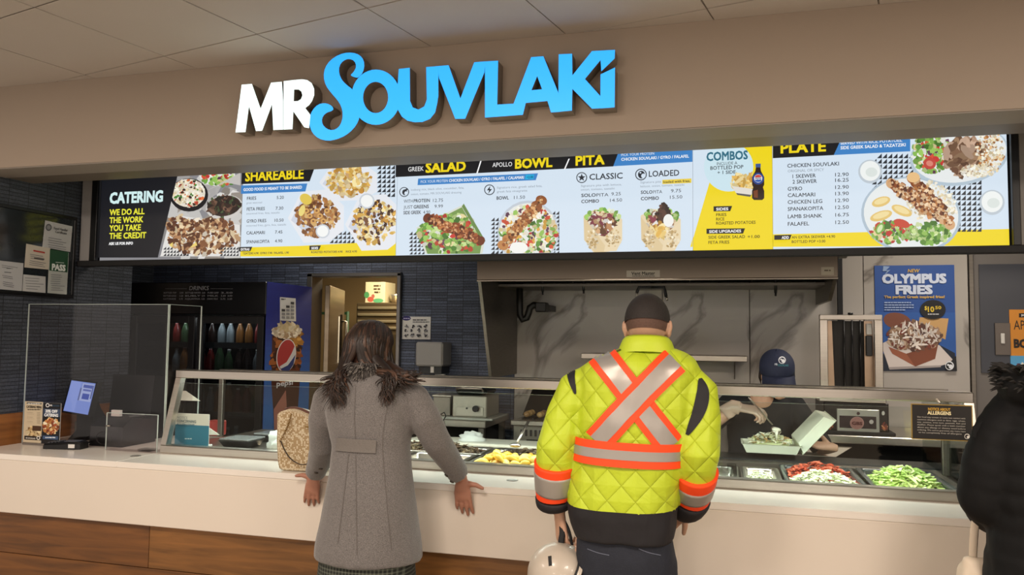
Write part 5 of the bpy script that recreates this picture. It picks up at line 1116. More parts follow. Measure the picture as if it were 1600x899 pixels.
MB().prism([(3.72, ZC+.001), (3.94, ZC+.001), (3.94, ZC+.05), (3.84, 1.10), (3.80, 1.17), (3.775, 1.12), (3.78, ZC+.05)], lambda u, v, w: V((w, u, v)), -3.74, -3.62).build('stand', BLACKM, tl)
MB().prism([(3.86, ZC+.001), (4.10, ZC+.001), (4.08, 1.29), (3.90, 1.31)], lambda u, v, w: V((w, u, v)), -3.60, -3.30).build('rear_display', M('till_back_black', '#0e0e10', .28), tl)
MB().box(-3.84, -3.62, 3.86, 4.05, ZC+.001, ZC+.09, .006).build('cash_base', M('till_tan_grey', '#4f4a3e', .5), tl)
rp = root('receipt_printer', (-3.3, 3.75, ZC), 'black receipt printer behind the small acrylic screen', 'printer')
MB().prism([(3.57, ZC+.001), (3.83, ZC+.001), (3.83, ZC+.13), (3.64, ZC+.155), (3.575, ZC+.11)], lambda u, v, w: V((w, u, v)), -3.44, -3.22).build('body', M('printer_black', '#131315', .3), rp)
MB().box(-3.40, -3.26, 3.66, 3.80, ZC+.14, ZC+.165, .01).build('lid', BLACK, rp); MB().box(-3.37, -3.31, 3.645, 3.665, ZC+.16, ZC+.195, .001).build('receipt', PAPER, rp)
MB().tube([(-3.41, 3.565, ZC+.03), (-3.43, 3.50, ZC+.012), (-3.47, 3.47, ZC+.006), (-3.52, 3.50, ZC+.006)], .004, 6).build('cable', BLACK, rp); MB().tube([V((-3.33, 3.556, ZC+.05))+V((math.cos(a)*.05, 0, math.sin(a)*.035)) for a in [6.2832*k/14 for k in range(15)]], .003, 6).build('cable', BLACK, rp)
# card terminal
tm = root('card_terminal', (-3.48, 3.45, ZC), 'black card payment terminal lying on the white counter', 'terminal')
a, b_ = V((-3.585, 3.425, ZC+.001)), V((-3.37, 3.470, ZC+.001)); d = (b_-a).normalized(); s_ = V((d.y, -d.x, 0))
m = MB(); m.loft([[a+d*t+s_*(w*sx)+V((0, 0, z)) for sx, z in ((-1, 0), (1, 0), (1, h_*.7), (.8, h_), (-.8, h_), (-1, h_*.7))] for t, w, h_ in ((0, .030, .018), (.01, .04, .028), (.10, .043, .034), (.20, .043, .042), (.215, .038, .036))], True, 0, False); m.build('body', BLACK, tm)
MB().obox(a+d*.155+V((0, 0, .0415)), s_*.03, d*.035, V((0, 0, .001))).build('screen', M('terminal_screen', '#5a6068', .2), tm)
for i in range(4):
    for j in range(3): MB().obox(a+d*(.03+i*.019)+s_*((j-1)*.02)+V((0, 0, .032+i*.0022)), s_*.007, d*.006, V((0, 0, .003)), .001).build('key', M('terminal_key', '#3c3f44', .4), tm)
MB().obox(a+d*.17+s_*.0432+V((0, 0, .018)), s_*.0006, d*.018, V((0, 0, .01))).build('label', PAPER, tm)
# leaflet holder
lh = root('leaflet_holder', (-3.72, 3.5, ZC), 'pair of catering leaflets in a clear counter holder', 'leaflets')
LY = 3.492; ang = V((1, .06, 0)).normalized()
LA, LB, LC = at(39, 632, LY), at(67.5, 636, LY), at(95, 640, LY); zbt = ZC+.012
MB().obox(((LA.x+LC.x)/2, LY+.012, ZC+.0055), ((LC.x-LA.x)/2, 0, 0), (0, .02, 0), (0, 0, .005), .002).build('holder_foot', M('holder_grey', '#77706a', .4), lh)
for k_, (x0, x1, zt_, c0) in enumerate(((LA.x, LB.x-.004, at(53, 628, LY).z, '#cfc0a4'), (LB.x, LC.x, at(81, 630, LY).z, '#15161a'))):
    lf = MB().box(x0, x1, LY, LY+.003, zbt, zt_).build('leaflet', PAPER, lh); lf['label'] = ('cream catering menu leaflet', 'black 20% OFF catering leaflet')[k_]
    p = Print((0, LY-.0006, 0), (1, 0, 0), (0, 0, 1)); p.k = 1; p.raw([(x0, zbt), (x1, zbt), (x1, zt_), (x0, zt_)], [(0, 1, 2, 3)], c0)
    if k_ == 0:
        p.rect(42, 629, 65, 632.6, '#4a5054'); p.bar(43.5, 632, 63.5, 1.8, '#d8d8d4'); p.text('CATERING MENU', 41.5, 637.4, 65.5, 3.6, '#2a2420', .04); p.bar(43.5, 641, 64, 1.6, '#4a4238')
        for r_ in range(8): p.rect(42.5, 644.6+r_*2.4, 52+(r_ % 3)*2, 645.3+r_*2.4, '#6a6050', up=False); p.rect(58, 644.6+r_*2.4, 63.5, 645.3+r_*2.4, '#6a6050', up=False)
        p.blobs(53, 674, 12, 7, ['#b59a6c', '#e8d8b0', '#8a6a42', '#d8c090'], 60, 3, 81); p.rect(51.5, 665.4, 64.5, 674, '#4a3222'); p.rect(39, 681, 66.5, 688.5, '#1a1818'); p.text('MR SOUVLAKI', 41, 685.6, 56, 2.2, '#e8e4dc', .03); p.ell(61, 684.6, 3, 3, '#e8e4dc', 14); p.ell(61, 684.6, 1.8, 1.8, '#1a1818', 10)
    else:
        p.ell(74.5, 633.6, 3, 3.2, '#e8e8ea', 16); p.ell(74.5, 633.6, 1.9, 2, '#15161a', 12); p.text('MR', 78, 635, 82, 2.6, '#e8e8ea', .03); p.text('SOUVLAKI', 82.5, 635.3, 93, 2.6, '#3a5a78', .02); p.rect(69, 638.6, 94, 652, '#3a4a66'); p.text('20% OFF', 71.5, 644.6, 90.5, 4.6, '#f0f4f8', .05); p.text('CATERING', 70, 650.6, 91.5, 4.6, '#f0f4f8', .05)
        p.blobs(80.5, 666, 12, 12, ['#c88a4a', '#e8c890', '#a8502c', '#f2e6c8', '#7a3c20'], 150, 2.4, 82); p.rect(68, 680.6, 92, 687.6, '#3c5478'); p.bar(72, 684.6, 88, 1.8, '#dfe8f2')
    p.build('leaflet_print', PRINT, lf)
# ================================================================== people: tools
def sring(c, hw, hd, n=28, e=2.4, lean=0):
    c = V(c); r = []
    for i in range(n):
        a = 6.2832*i/n; ca, sa = math.cos(a), math.sin(a)
        x = math.copysign(abs(ca)**(2/e), ca)*hw; y = math.copysign(abs(sa)**(2/e), sa)*hd
        r.append(c+V((x, y, lean*y)))
    return r
def prings(rows, e=2.4, grow=0):
    """rows: (photo row, left px, right px, depth of the middle, half depth)"""
    out = []
    for row, xl_, xr_, Yc, hd_ in rows:
        a, b = at(xl_, row, Yc), at(xr_, row, Yc); out.append(sring((a+b)/2, (b-a).length/2+grow, hd_+grow, e=e))
    return out
def remesh(name, mb, mats, voxel, parent, smooth=6, mat_fn=None, disp=None, want_bvh=False, **k):
    me = mb.mesh(name+'_raw', mats); ob = bpy.data.objects.new('tmp', me); COL.objects.link(ob)
    r = ob.modifiers.new('r', 'REMESH'); r.mode = 'VOXEL'; r.voxel_size = voxel; r.use_smooth_shade = True
    if smooth: s = ob.modifiers.new('s', 'SMOOTH'); s.iterations = smooth; s.factor = .5
    bpy.context.view_layer.update(); dg = bpy.context.evaluated_depsgraph_get()
    m2 = bpy.data.meshes.new_from_object(ob.evaluated_get(dg)); m2.name = name
    bpy.data.objects.remove(ob); bpy.data.meshes.remove(me)
    m2.materials.clear()
    for m in (mats if isinstance(mats, (list, tuple)) else [mats]): m2.materials.append(m)
    nv, nf = len(m2.vertices), len(m2.polygons)
    if disp:
        co = np.empty(3*nv, np.float32); no = np.empty(3*nv, np.float32); m2.vertices.foreach_get('co', co); m2.vertex_normals.foreach_get('vector', no)
        co = co.reshape(-1, 3); am = np.array([disp(V(c)) for c in co.tolist()], np.float32); co += no.reshape(-1, 3)*am[:, None]; m2.vertices.foreach_set('co', co.ravel())
    m2.polygons.foreach_set('use_smooth', np.ones(nf, bool))
    mi = np.zeros(nf, np.int32)
    if mat_fn: mi[:] = [mat_fn(p.center) for p in m2.polygons]
    m2.polygons.foreach_set('material_index', mi)
    m2.update(); bvh = None
    if want_bvh:
        bm = bmesh.new(); bm.from_mesh(m2); bvh = BVHTree.FromBMesh(bm); bm.free()
    o = place(name, m2, parent, **k); return o, bvh
def hand(m, wrist, d, n, side, curl=(.25, .25, .25, .3), thumb=(.8, .35, -.2), s=1.0, spread=.06):
    """d: along the fingers, n: out of the back of the hand, side*(d x n): thumb side"""
    w = V(wrist); d = V(d).normalized(); n = V(n); n = (n-d*n.dot(d)).normalized(); t = d.cross(n)*side
    rg = []
    for q, hw, hh in ((-.02, .024, .02), (.0, .026, .019), (.03, .033, .0165), (.06, .040, .0145), (.085, .041, .0125), (.097, .037, .009)):
        rg.append([w+d*q*s+t*math.cos(a)*hw*s+n*math.sin(a)*hh*s for a in [6.2832*j/14 for j in range(14)]])
    m.loft(rg)
    for i, (off, L_, r0) in enumerate(((.030, .074, .0092), (.010, .082, .0094), (-.011, .076, .009), (-.031, .060, .0082))):
        p = w+(d*.086+t*off)*s; dd = (d+t*(off/.03)*spread).normalized(); nn = n.copy(); path = [p-dd*.02*s, p]; rr = [r0*s, r0*s*1.03]
        for k_, f in enumerate((.46, .30, .24)):
            c = curl[i]*(1 if k_ else .7); dd, nn = (dd*math.cos(c)-nn*math.sin(c)).normalized(), (nn*math.cos(c)+dd*math.sin(c)).normalized()
            p = p+dd*L_*f*s; path.append(p); rr.append(r0*s*(.95, .88, .72)[k_])
        m.tube(path, rr, 10, round_ends=True)
    b = w+(d*.022+t*.022-n*.004)*s; td = (t*thumb[0]+d*thumb[1]+n*thumb[2]).normalized(); td2 = (td+d*.35).normalized()
    m.tube([b-td*.012*s, b+td*.014*s, b+td*.044*s, b+td*.044*s+td2*.03*s], [.013*s, .0135*s, .011*s, .0085*s], 10, round_ends=True)
def head(m, c, fwd, up, s=1.0, neck=None):
    c = V(c); f = V(fwd).normalized(); u = V(up); u = (u-f*u.dot(f)).normalized(); r = f.cross(u)
    R_ = Matrix((r, f, u)).transposed(); P = lambda a, b, e: c+(r*a+f*b+u*e)*s
    m.ball(P(0, -.010, .018), .077*s, .098*s, .096*s, 22, 14, R=R_); m.ball(P(0, .028, -.048), .060*s, .066*s, .078*s, 18, 12, R=R_); m.ball(P(0, .078, -.103), .03*s, .024*s, .022*s, 12, 8, R=R_)
    m.ball(P(0, .070, .018), .058*s, .026*s, .030*s, 14, 8, R=R_)
    m.tube([P(0, .090, .012), P(0, .106, -.018), P(0, .112, -.036)], [.008*s, .010*s, .014*s], 8, round_ends=True)
    m.ball(P(0, .090, -.070), .026*s, .010*s, .011*s, 12, 8, R=R_)
    for sx in (-1, 1):
        m.ball(P(sx*.078, -.006, -.012), .011*s, .021*s, .034*s, 10, 8, R=R_); m.ball(P(sx*.084, -.016, -.004), .009*s, .012*s, .024*s, 10, 8, R=R_); m.ball(P(sx*.038, .070, -.040), .022*s, .02*s, .022*s, 10, 8, R=R_)
    if neck: m.tube([P(0, -.02, -.03), P(0, -.018, -.09), V(neck)], [.052*s, .053*s, .062*s], 16)
    return P, R_
EYEW, EYEB, LIP = M('eye_white', '#e6e2dc', .2), M('eye_iris', '#2a1a12', .15), M('lip_tone', '#8a4a44', .5)
def eyes(P, par, s=1.0):
    for sx in (-1, 1):
        e = MB().ball(P(sx*.031, .083, -.004), .012*s, n=12, k=8).build('eye', EYEW, par); MB().ball(P(sx*.031, .0905, -.004), .0062*s, n=10, k=6).build('iris', EYEB, e)
def wr(amp, f=9, seed=0):
    return lambda c: amp*(noise.noise(V((c.x*f+seed, c.y*f, c.z*f*.7)))+.5*noise.noise(V((c.x*f*2.3, c.y*f*2.3+seed, c.z*f*1.6))))
def smoothpath(pts, n):
    """Catmull-Rom through the points"""
    P_ = [V(p) for p in pts]; P_ = [P_[0]*2-P_[1]]+P_+[P_[-1]*2-P_[-2]]; out = []; k_ = len(P_)-3
    for i in range(n+1):
        t = i/n*k_; j = min(int(t), k_-1); t -= j; a, b, c, d = P_[j:j+4]
        out.append(.5*((2*b)+(c-a)*t+(2*a-5*b+4*c-d)*t*t+(3*b-a-3*c+d)*t**3))
    return out
def drape(px_grid, bvh, off, back=(0, 1, 0)):
    """lay a grid of photo points on a garment"""
    rows = []
    for row in px_grid:
        r = []
        for x, y in row:
            d = ray(x, y).normalized(); h = bvh.ray_cast(CP, d)
            r.append(h[0]+h[1]*off if h[0] is not None and h[0].y < 3.3 else None)
        rows.append(r)
    return rows
def strip(name, mat, path, width, bvh, off, parent, n=40, w=8, taper=False):
    p2 = smoothpath([V((x, y, 0)) for x, y in path], n); g = []
    for i, p in enumerate(p2):
        t = (p2[min(i+1, n)]-p2[max(i-1, 0)]).normalized(); q = V((-t.y, t.x, 0)); wd = width*(math.sin(math.pi*(.04+.92*i/n))**.7 if taper else 1); g.append([(p.x+q.x*wd*(j/w-.5), p.y+q.y*wd*(j/w-.5)) for j in range(w+1)])
    rows = drape(g, bvh, off); m = MB(); idx = {}
    for i, r in enumerate(rows):
        for j, p in enumerate(r):
            if p is not None: idx[i, j] = len(m.v); m.v.append(tuple(p))
    for i in range(len(rows)-1):
        for j in range(w):
            k_ = [(i, j), (i+1, j), (i+1, j+1), (i, j+1)]
            if all(a in idx for a in k_):
                ps = [V(m.v[idx[a]]) for a in k_]
                if max((ps[a]-ps[(a+1) % 4]).length for a in range(4)) < .06: m.f.append(tuple(idx[a] for a in k_)); m.mi.append(0); m.sm.append(True)
    return m.build(name, mat, parent)
def leg(m, hip, knee, ankle, r=(.085, .06, .042)):
    hip, knee, ankle = V(hip), V(knee), V(ankle)
    m.tube([hip, hip.lerp(knee, .5), knee, knee.lerp(ankle, .35), ankle], [r[0], (r[0]+r[1])/2, r[1], r[1]*.98, r[2]], 16)
def foot(m, ankle, d, s=1.0):
    a = V(ankle); d = V(d).normalized()
    m.tube([a+V((0, 0, .0)), V((a.x, a.y, .05))-d*.02], [.04*s, .042*s], 12); m.tube([V((a.x, a.y, .036))-d*.05*s, V((a.x, a.y, .04)), V((a.x, a.y, .034))+d*.10*s, V((a.x, a.y, .024))+d*.16*s], [.032*s, .04*s, .038*s, .022*s], 12, round_ends=True)
def shoe(par, ankle, d, mat, s=1.0):
    a = V(ankle); d = V(d).normalized(); sd_ = V((-d.y, d.x, 0)); m = MB(); rg = []
    for t, hw, h_ in ((-.085, .03, .05), (-.06, .040, .10), (0, .044, .105), (.05, .046, .075), (.11, .048, .055), (.165, .04, .04), (.19, .02, .025)):
        c = V((a.x, a.y, 0))+d*t*s; rg.append([c+sd_*(hw*s*x)+V((0, 0, max(.001, h_*s*z))) for x, z in ((-1, 0), (1, 0), (1.05, .4), (.8, .85), (0, 1), (-.8, .85), (-1.05, .4))])
    return m.loft(rg).build('shoe', mat, par)

# ================================================================== woman in the grey wool coat
wo = root('person', (-1.42, 2.88, 0), 'person in a grey wool coat with long wavy brown hair, hands on the counter', 'person')
WOOL = node_mat('grey_wool', lambda nt, N, L, b: None)
def wool(nt, N, L, b):
    tc = N.new('ShaderNodeTexCoord'); n = N.new('ShaderNodeTexNoise'); n.inputs['Scale'].default_value = 420; n.inputs['Detail'].default_value = 3; L.new(tc.outputs['Object'], n.inputs[0])
    n2 = N.new('ShaderNodeTexNoise'); n2.inputs['Scale'].default_value = 6; L.new(tc.outputs['Object'], n2.inputs[0])
    cr = N.new('ShaderNodeValToRGB'); cr.color_ramp.elements[0].position = .32; cr.color_ramp.elements[1].position = .68; cr.color_ramp.elements[0].color = (*C('#4b4847'), 1); cr.color_ramp.elements[1].color = (*C('#7d7876'), 1)
    L.new(n.outputs[0], cr.inputs[0]); L.new(cr.outputs[0], b.inputs['Base Color']); b.inputs['Roughness'].default_value = .9; b.inputs['Sheen Weight'].default_value = .3
    bp = N.new('ShaderNodeBump'); bp.inputs['Strength'].default_value = .5; bp.inputs['Distance'].default_value = .002; L.new(n.outputs[0], bp.inputs['Height']); L.new(bp.outputs[0], b.inputs['Normal'])
wool(WOOL.node_tree, WOOL.node_tree.nodes, WOOL.node_tree.links, WOOL.node_tree.nodes['Principled BSDF'])
HC = at(578, 548, 2.985)
# body
m = MB(); P_, R_ = head(m, HC, (0, .92, -.38), (0, .38, .92), 1.0, neck=at(574, 598, 2.90))
tors = [(585, 562, 592, 2.905, .05), (600, 528, 628, 2.90, .075), (620, 522, 634, 2.895, .09), (660, 530, 630, 2.89, .095), (700, 536, 626, 2.885, .085), (760, 528, 636, 2.885, .105), (810, 524, 640, 2.885, .11), (860, 530, 632, 2.885, .10)]
m.loft(prings(tors))
WR = at(719, 748, 3.128); WLh = at(489.5, 741, 3.128)
RA = [at(636, 612, 2.89), at(664, 655, 2.90), at(683, 690, 2.95), at(702, 719, 3.04), WR]
LA_ = [at(517, 610, 2.89), at(505, 655, 2.90), at(506, 697, 2.95), at(500, 722, 3.04), WLh]
for A_ in (RA, LA_): m.tube(A_, [.04, .038, .035, .030, .024], 14)
hand(m, WR+V((.0, .018, -.004)), (.04, .16, -1), (0, -1, -.12), -1, (.12, .10, .14, .2), (.95, .12, .05), .98, .10)
hand(m, WLh+V((-.004, .018, -.004)), (-.22, .16, -1), (0, -1, -.12), 1, (.12, .10, .14, .2), (.95, .05, .05), .95, .09)
for sx in (-1, 1): leg(m, (-1.405+sx*.085, 2.885, .78), (-1.405+sx*.085, 2.89, .46), (-1.405+sx*.085, 2.87, .09)); foot(m, (-1.405+sx*.085, 2.87, .09), (sx*.1, 1, 0), .92)
remesh('body', m, [SKIN], .0046, wo, 3); eyes(P_, wo)
# coat
m = MB()
WT = [(574, 553, 603, 2.915, .055), (586, 540, 615, 2.905, .075), (596, 519, 638, 2.90, .095), (612, 510, 646, 2.895, .112), (640, 513, 645, 2.89, .125), (670, 519, 641, 2.885, .122), (697, 524, 638.5, 2.88, .112), (735, 521, 642, 2.88, .125), (780, 514, 647, 2.88, .145), (825, 506, 651, 2.88, .16), (852, 500, 654, 2.88, .168), (872, 498, 656, 2.88, .17)]
torso_rings = prings(WT, 2.25); m.loft(torso_rings)
m.tube([at(628, 608, 2.89), at(646, 622, 2.89), at(664, 655, 2.90), at(682, 690, 2.95), at(701, 718, 3.04), at(716, 742, 3.112)], [.052, .062, .064, .059, .052, .047], 18)
m.tube([at(524, 608, 2.89), at(511, 622, 2.89), at(504, 655, 2.90), at(506, 696, 2.95), at(500, 721, 3.04), at(492, 739, 3.112)], [.052, .060, .062, .058, .052, .046], 18)
coat, CB_ = remesh('coat', m, [WOOL], .0085, wo, 7, disp=wr(.006, 7, 3), want_bvh=True)
DWOOL = M('wool_seam', '#6f6a66', .9, var=.2, scale=200, bump=.4, bscale=200)
strip('half_belt', DWOOL, [(527, 694), (555, 696.5), (588, 698)], 21, CB_, .006, wo, 24, 6)
for path in ([(556, 604), (554, 650), (556, 690)], [(610, 615), (601, 660), (598, 700), (604, 780), (612, 860)], [(545, 710), (537, 780), (528, 850)], [(556, 712), (557, 780), (558, 868)]): strip('seam', M('wool_dark', '#5d5855', .9), path, 1.3, CB_, .0012, wo, 40, 1)
BTN = M('horn_button', '#3a322c', .3)
for px, py in ((697.5, 743), (706, 753), (494, 739), (501, 733)):
    h = CB_.ray_cast(CP, ray(px, py).normalized())
    if h[0] is not None: MB().lathe([(0, 0), (.0095, 0), (.0095, .003), (.006, .005), (0, .004)], h[0]-h[1]*.0005, 14, ax=h[1]).build('button', BTN, wo)
# fur collar: many short tapering tufts round the neck
FUR = [M('fur_grey', '#57524e', .8), M('fur_light', '#77716b', .8), M('fur_dark', '#3f3a37', .8)]
m = MB(); rnd = random.Random(5); nk = at(575, 588, 2.905)
m.loft([sring(nk+V((0, 0, -.03)), .085, .085), sring(nk, .088, .088), sring(nk+V((0, 0, .04)), .074, .078), sring(nk+V((0, .0, .055)), .058, .062)], True, 2)
for i in range(900):
    a = rnd.uniform(0, 6.283); hz = rnd.uniform(-.03, .055); b = nk+V((math.cos(a)*.08, math.sin(a)*.083, hz)); o_ = V((math.cos(a), math.sin(a), rnd.uniform(-.8, .5))).normalized()
    e = b+o_*rnd.uniform(.012, .024)+V((0, 0, -.008)); m.tube([b-o_*.01, b.lerp(e, .6), e], [.003, .0024, .0005], 5, rnd.randrange(3))
m.build('fur_collar', FUR, wo, kind='stuff')
# hair: scalp shell and wavy locks falling to both sides
HM = [M('hair_dark', '#211712', .42, spec=.4), M('hair_brown', '#33231b', .42, spec=.4), M('hair_auburn', '#4c3528', .42, spec=.4)]
m = MB(); u_ = V((0, .38, .92)); f_ = V((0, .92, -.38)); RR = Matrix((V((1, 0, 0)), f_, u_)).transposed()
rings = []
for i in range(11):
    t = math.pi*(.02+.60*i/10); rings.append([HC+RR @ V((.088*math.sin(t)*math.cos(a), -.012+.11*math.sin(t)*math.sin(a), .020+.108*math.cos(t))) for a in [6.2832*j/26 for j in range(26)]])
m.loft(rings, True, 0)
rnd = random.Random(12)
def lock(pts, r, mi, curl=.0, turns=2.0, n=18, ph=0):
    p = smoothpath(pts, n); q = []
    for i, a in enumerate(p):
        t = i/n; k_ = max(0, (t-.45)/.55); ang = ph+turns*6.283*k_; q.append(a+V((math.cos(ang), math.sin(ang)*.7, math.sin(ang)*.25))*curl*k_)
    m.tube(q, [r*(.65+.5*math.sin(math.pi*min(1, i/n*1.15+.08)))*(1 if i < n*.75 else max(.15, (n-i)/(n*.25))) for i in range(n+1)], 6, mi, flat=.6)
def onback(x, y, gap, Yd=2.86):
    """a point just behind the coat where the photo shows it, or hanging free beside it"""
    h = CB_.ray_cast(CP, ray(x, y).normalized()); Yh = h[0].y if h[0] is not None and h[0].y < 2.96 else Yd
    return at(x, y, min(Yh, Yd)-gap)
def mass(pts, rr, mi):
    rr = [r*.66 for r in rr]; m.tube(smoothpath(pts, 16), [rr[0]+(rr[1]-rr[0])*min(1, i/8) if i < 9 else rr[1]+(rr[2]-rr[1])*(i-8)/8 for i in range(17)], 14, mi, flat=.7)
mass([HC+V((-.03, -.07, .05)), HC+V((-.062, -.085, -.03)), onback(536, 588, .02), onback(527, 612, .015), onback(520, 634, .01)], (.045, .042, .008), 0)
mass([HC+V((-.055, -.03, .03)), HC+V((-.085, -.03, -.05)), onback(524, 590, .02), onback(516, 608, .015)], (.04, .036, .01), 1)
mass([HC+V((.03, -.07, .05)), HC+V((.062, -.085, -.03)), onback(609, 588, .02), onback(611, 606, .015), onback(606, 626, .01)], (.045, .036, .008), 0)
mass([HC+V((.055, -.03, .03)), HC+V((.085, -.03, -.05)), onback(628, 584, .02), onback(643, 592, .02)], (.04, .034, .012), 1)
mass([HC+V((0, -.045, .06)), HC+V((0, -.07, .0)), HC+V((0, -.06, -.05))], (.045, .05, .03), 0)
for s_ in (-1, 1):
    for i in range(300):
        f = rnd.random(); g_ = rnd.random()         # f: from the middle of the back (0) to the face side (1)
        az = math.radians(90-s_*0)                  # roots along the parting
        ty = -.095*(1-f)+.05*f
        top = HC+RR @ V((s_*rnd.uniform(.001, .012), ty-.012, .020+.113*math.sqrt(max(.04, 1-(ty/.115)**2))))
        hx_ = s_*(.004+.092*f+rnd.uniform(-.004, .008)); hy_ = -.112*(1-f)+.0*f
        ELL = lambda q, k_=1.0: HC+(lambda w: w*(k_/math.sqrt((w.x/.097)**2+(w.y/.124)**2+(w.z/.128)**2)))(q-HC)
        mid = ELL(HC+V((hx_*1.05, hy_-.02, .01+rnd.uniform(-.012, .012))), rnd.uniform(.98, 1.05)); low = HC+V((s_*.040+hx_*.82, hy_*.85-.035, -.07+rnd.uniform(-.012, .012)))
        q = rnd.random()
        if s_ < 0:
            ex = rnd.gauss(524, 9) if q < .75 else rnd.gauss(508, 6); ey = rnd.uniform(602, 642) if q < .75 else rnd.uniform(590, 628)
            wx = 533-8*rnd.random()+(1-f)*6
        else:
            ex, ey = (rnd.gauss(606, 5), rnd.uniform(600, 636)) if q < .45 else ((rnd.gauss(625, 7), rnd.uniform(590, 615)) if q < .7 else (rnd.gauss(646, 7), rnd.uniform(578, 604)))
            wx = 612+(ex-606)*.45+rnd.uniform(-3, 4)
        g = rnd.uniform(.010, .034); e1 = onback(wx, 585+rnd.uniform(-4, 8), g+.012); e2 = onback(ex, ey, g)
        lock([ELL(top, .99), ELL(top*.62+mid*.38, 1.02), ELL(top*.28+mid*.72, 1.03), mid, low, e1, e1.lerp(e2, .55)+V((rnd.uniform(-.008, .008), -.004, 0)), e2], rnd.uniform(.005, .0095), (0, 0, 0, 1, 1, 2)[rnd.randrange(6)], rnd.uniform(.008, .026), rnd.uniform(.8, 1.8), 26, ph=rnd.uniform(0, 6.28))
m.build('hair', HM, wo)
# skirt, boots
def plaid(nt, N, L, b):
    tc = N.new('ShaderNodeTexCoord'); sp = N.new('ShaderNodeSeparateXYZ'); L.new(tc.outputs['Object'], sp.inputs[0]); prev = None
    for ax, sc_ in ((0, 70), (2, 70)):
        mu = N.new('ShaderNodeMath'); mu.operation = 'MULTIPLY'; mu.inputs[1].default_value = sc_; L.new(sp.outputs[ax], mu.inputs[0]); fr_ = N.new('ShaderNodeMath'); fr_.operation = 'FRACT'; L.new(mu.outputs[0], fr_.inputs[0]); gt = N.new('ShaderNodeMath'); gt.operation = 'GREATER_THAN'; gt.inputs[1].default_value = .62; L.new(fr_.outputs[0], gt.inputs[0])
        if prev: ad = N.new('ShaderNodeMath'); ad.operation = 'ADD'; L.new(prev.outputs[0], ad.inputs[0]); L.new(gt.outputs[0], ad.inputs[1]); prev = ad
        else: prev = gt
    dv = N.new('ShaderNodeMath'); dv.operation = 'MULTIPLY'; dv.inputs[1].default_value = .5; L.new(prev.outputs[0], dv.inputs[0]); mx = N.new('ShaderNodeMix'); mx.data_type = 'RGBA'; mx.inputs[6].default_value = (*C('#1d201d'), 1); mx.inputs[7].default_value = (*C('#5c6055'), 1); L.new(dv.outputs[0], mx.inputs[0]); L.new(mx.outputs[2], b.inputs['Base Color']); b.inputs['Roughness'].default_value = .9
PLAID = node_mat('plaid_wool', plaid)
m = MB(); base = (torso_rings[-1][0]+torso_rings[-1][14])/2
m.loft([sring(base+V((0, 0, .16)), .15, .125), sring(base+V((-.005, 0, .0)), .19, .150), sring(base+V((-.005, 0, -.12)), .20, .158), sring(base+V((-.005, 0, -.30)), .215, .17)]); m.build('skirt', PLAID, wo)
for sx in (-1, 1):
    MB().tube([(-1.405+sx*.085, 2.87, .36), (-1.405+sx*.085, 2.875, .22), (-1.405+sx*.085, 2.87, .08)], [.066, .06, .052], 14).build('boot_shaft', BLACKM, wo); shoe(wo, (-1.405+sx*.085, 2.87, .09), (sx*.1, 1, 0), BLACKM, .95)

# ---- her handbag on the counter
hb = root('handbag', (-1.95, 3.29, ZC), 'beige monogram patterned tote handbag with a chain strap on the counter', 'handbag')
def bagmat(nt, N, L, b):
    tc = N.new('ShaderNodeTexCoord'); v = N.new('ShaderNodeTexVoronoi'); v.inputs['Scale'].default_value = 125; v.feature = 'F1'; v.distance = 'CHEBYCHEV'; v.inputs['Randomness'].default_value = .35; L.new(tc.outputs['Object'], v.inputs[0])
    cr = N.new('ShaderNodeValToRGB'); cr.color_ramp.interpolation = 'CONSTANT'; cr.color_ramp.elements[0].color = (*C('#d2c4a8'), 1); cr.color_ramp.elements[1].position = .42; cr.color_ramp.elements[1].color = (*C('#a58c66'), 1); L.new(v.outputs[0], cr.inputs[0]); L.new(cr.outputs[0], b.inputs['Base Color']); b.inputs['Roughness'].default_value = .6
BAGM = node_mat('monogram_canvas', bagmat); LEA = M('brown_leather', '#5a2f1e', .45)
FYb = 3.235
prof = [(433, 648), (437, 644), (445, 641.5), (453, 641.2), (462, 643.5), (474, 649), (486, 654.5), (497, 656), (506, 655), (506, 720), (505, 733), (498, 737.2), (470, 736.6), (441, 735.4), (436, 732), (434, 724), (432, 690)]
pf = [at(x, y, FYb) for x, y in prof]; zmin = ZC+.001
pts = [(p_.x, max(p_.z, zmin)) for p_ in pf]
m = MB(); cxb = sum(p_[0] for p_ in pts)/len(pts); czb = sum(p_[1] for p_ in pts)/len(pts); rings = []
for y, s_ in ((FYb+.012, .93), (FYb, 1.0), (FYb+.055, 1.035), (FYb+.11, 1.0), (FYb+.122, .93)): rings.append([V((cxb+(a-cxb)*s_, y, max(zmin, czb+(b-czb)*s_))) for a, b in pts])
rings = [rings[0], [V((p_.x, FYb+.003, p_.z)) for p_ in rings[1]]]+rings[2:]
m.loft(rings); m.build('bag_body', BAGM, hb)
tp = [V((a, FYb+.05, b+.004)) for a, b in pts[1:9]]; MB().tube(tp, .009, 8, flat=1.0).build('leather_rim', LEA, hb)
bvb = BVHTree.FromPolygons([tuple(v) for v in m.v], [tuple(f) for f in m.f])
ch = [at(x, y, FYb-.008) for x, y in ((455, 649), (451, 662), (446, 674), (438.5, 689))]
for i, p_ in enumerate(smoothpath(ch, 13)):
    ax_ = (ch[-1]-ch[0]).normalized(); sdv = V((1, 0, 0)) if i % 2 else V((0, -1, 0)); sdv = (sdv-ax_*sdv.dot(ax_)).normalized()
    MB().tube([p_+ax_*math.cos(a)*.0068+sdv*math.sin(a)*.0042 for a in [6.2832*k_/10 for k_ in range(11)]], .0014, 6).build('chain_link', M('brass', '#8a6a34', .3, 1), hb)
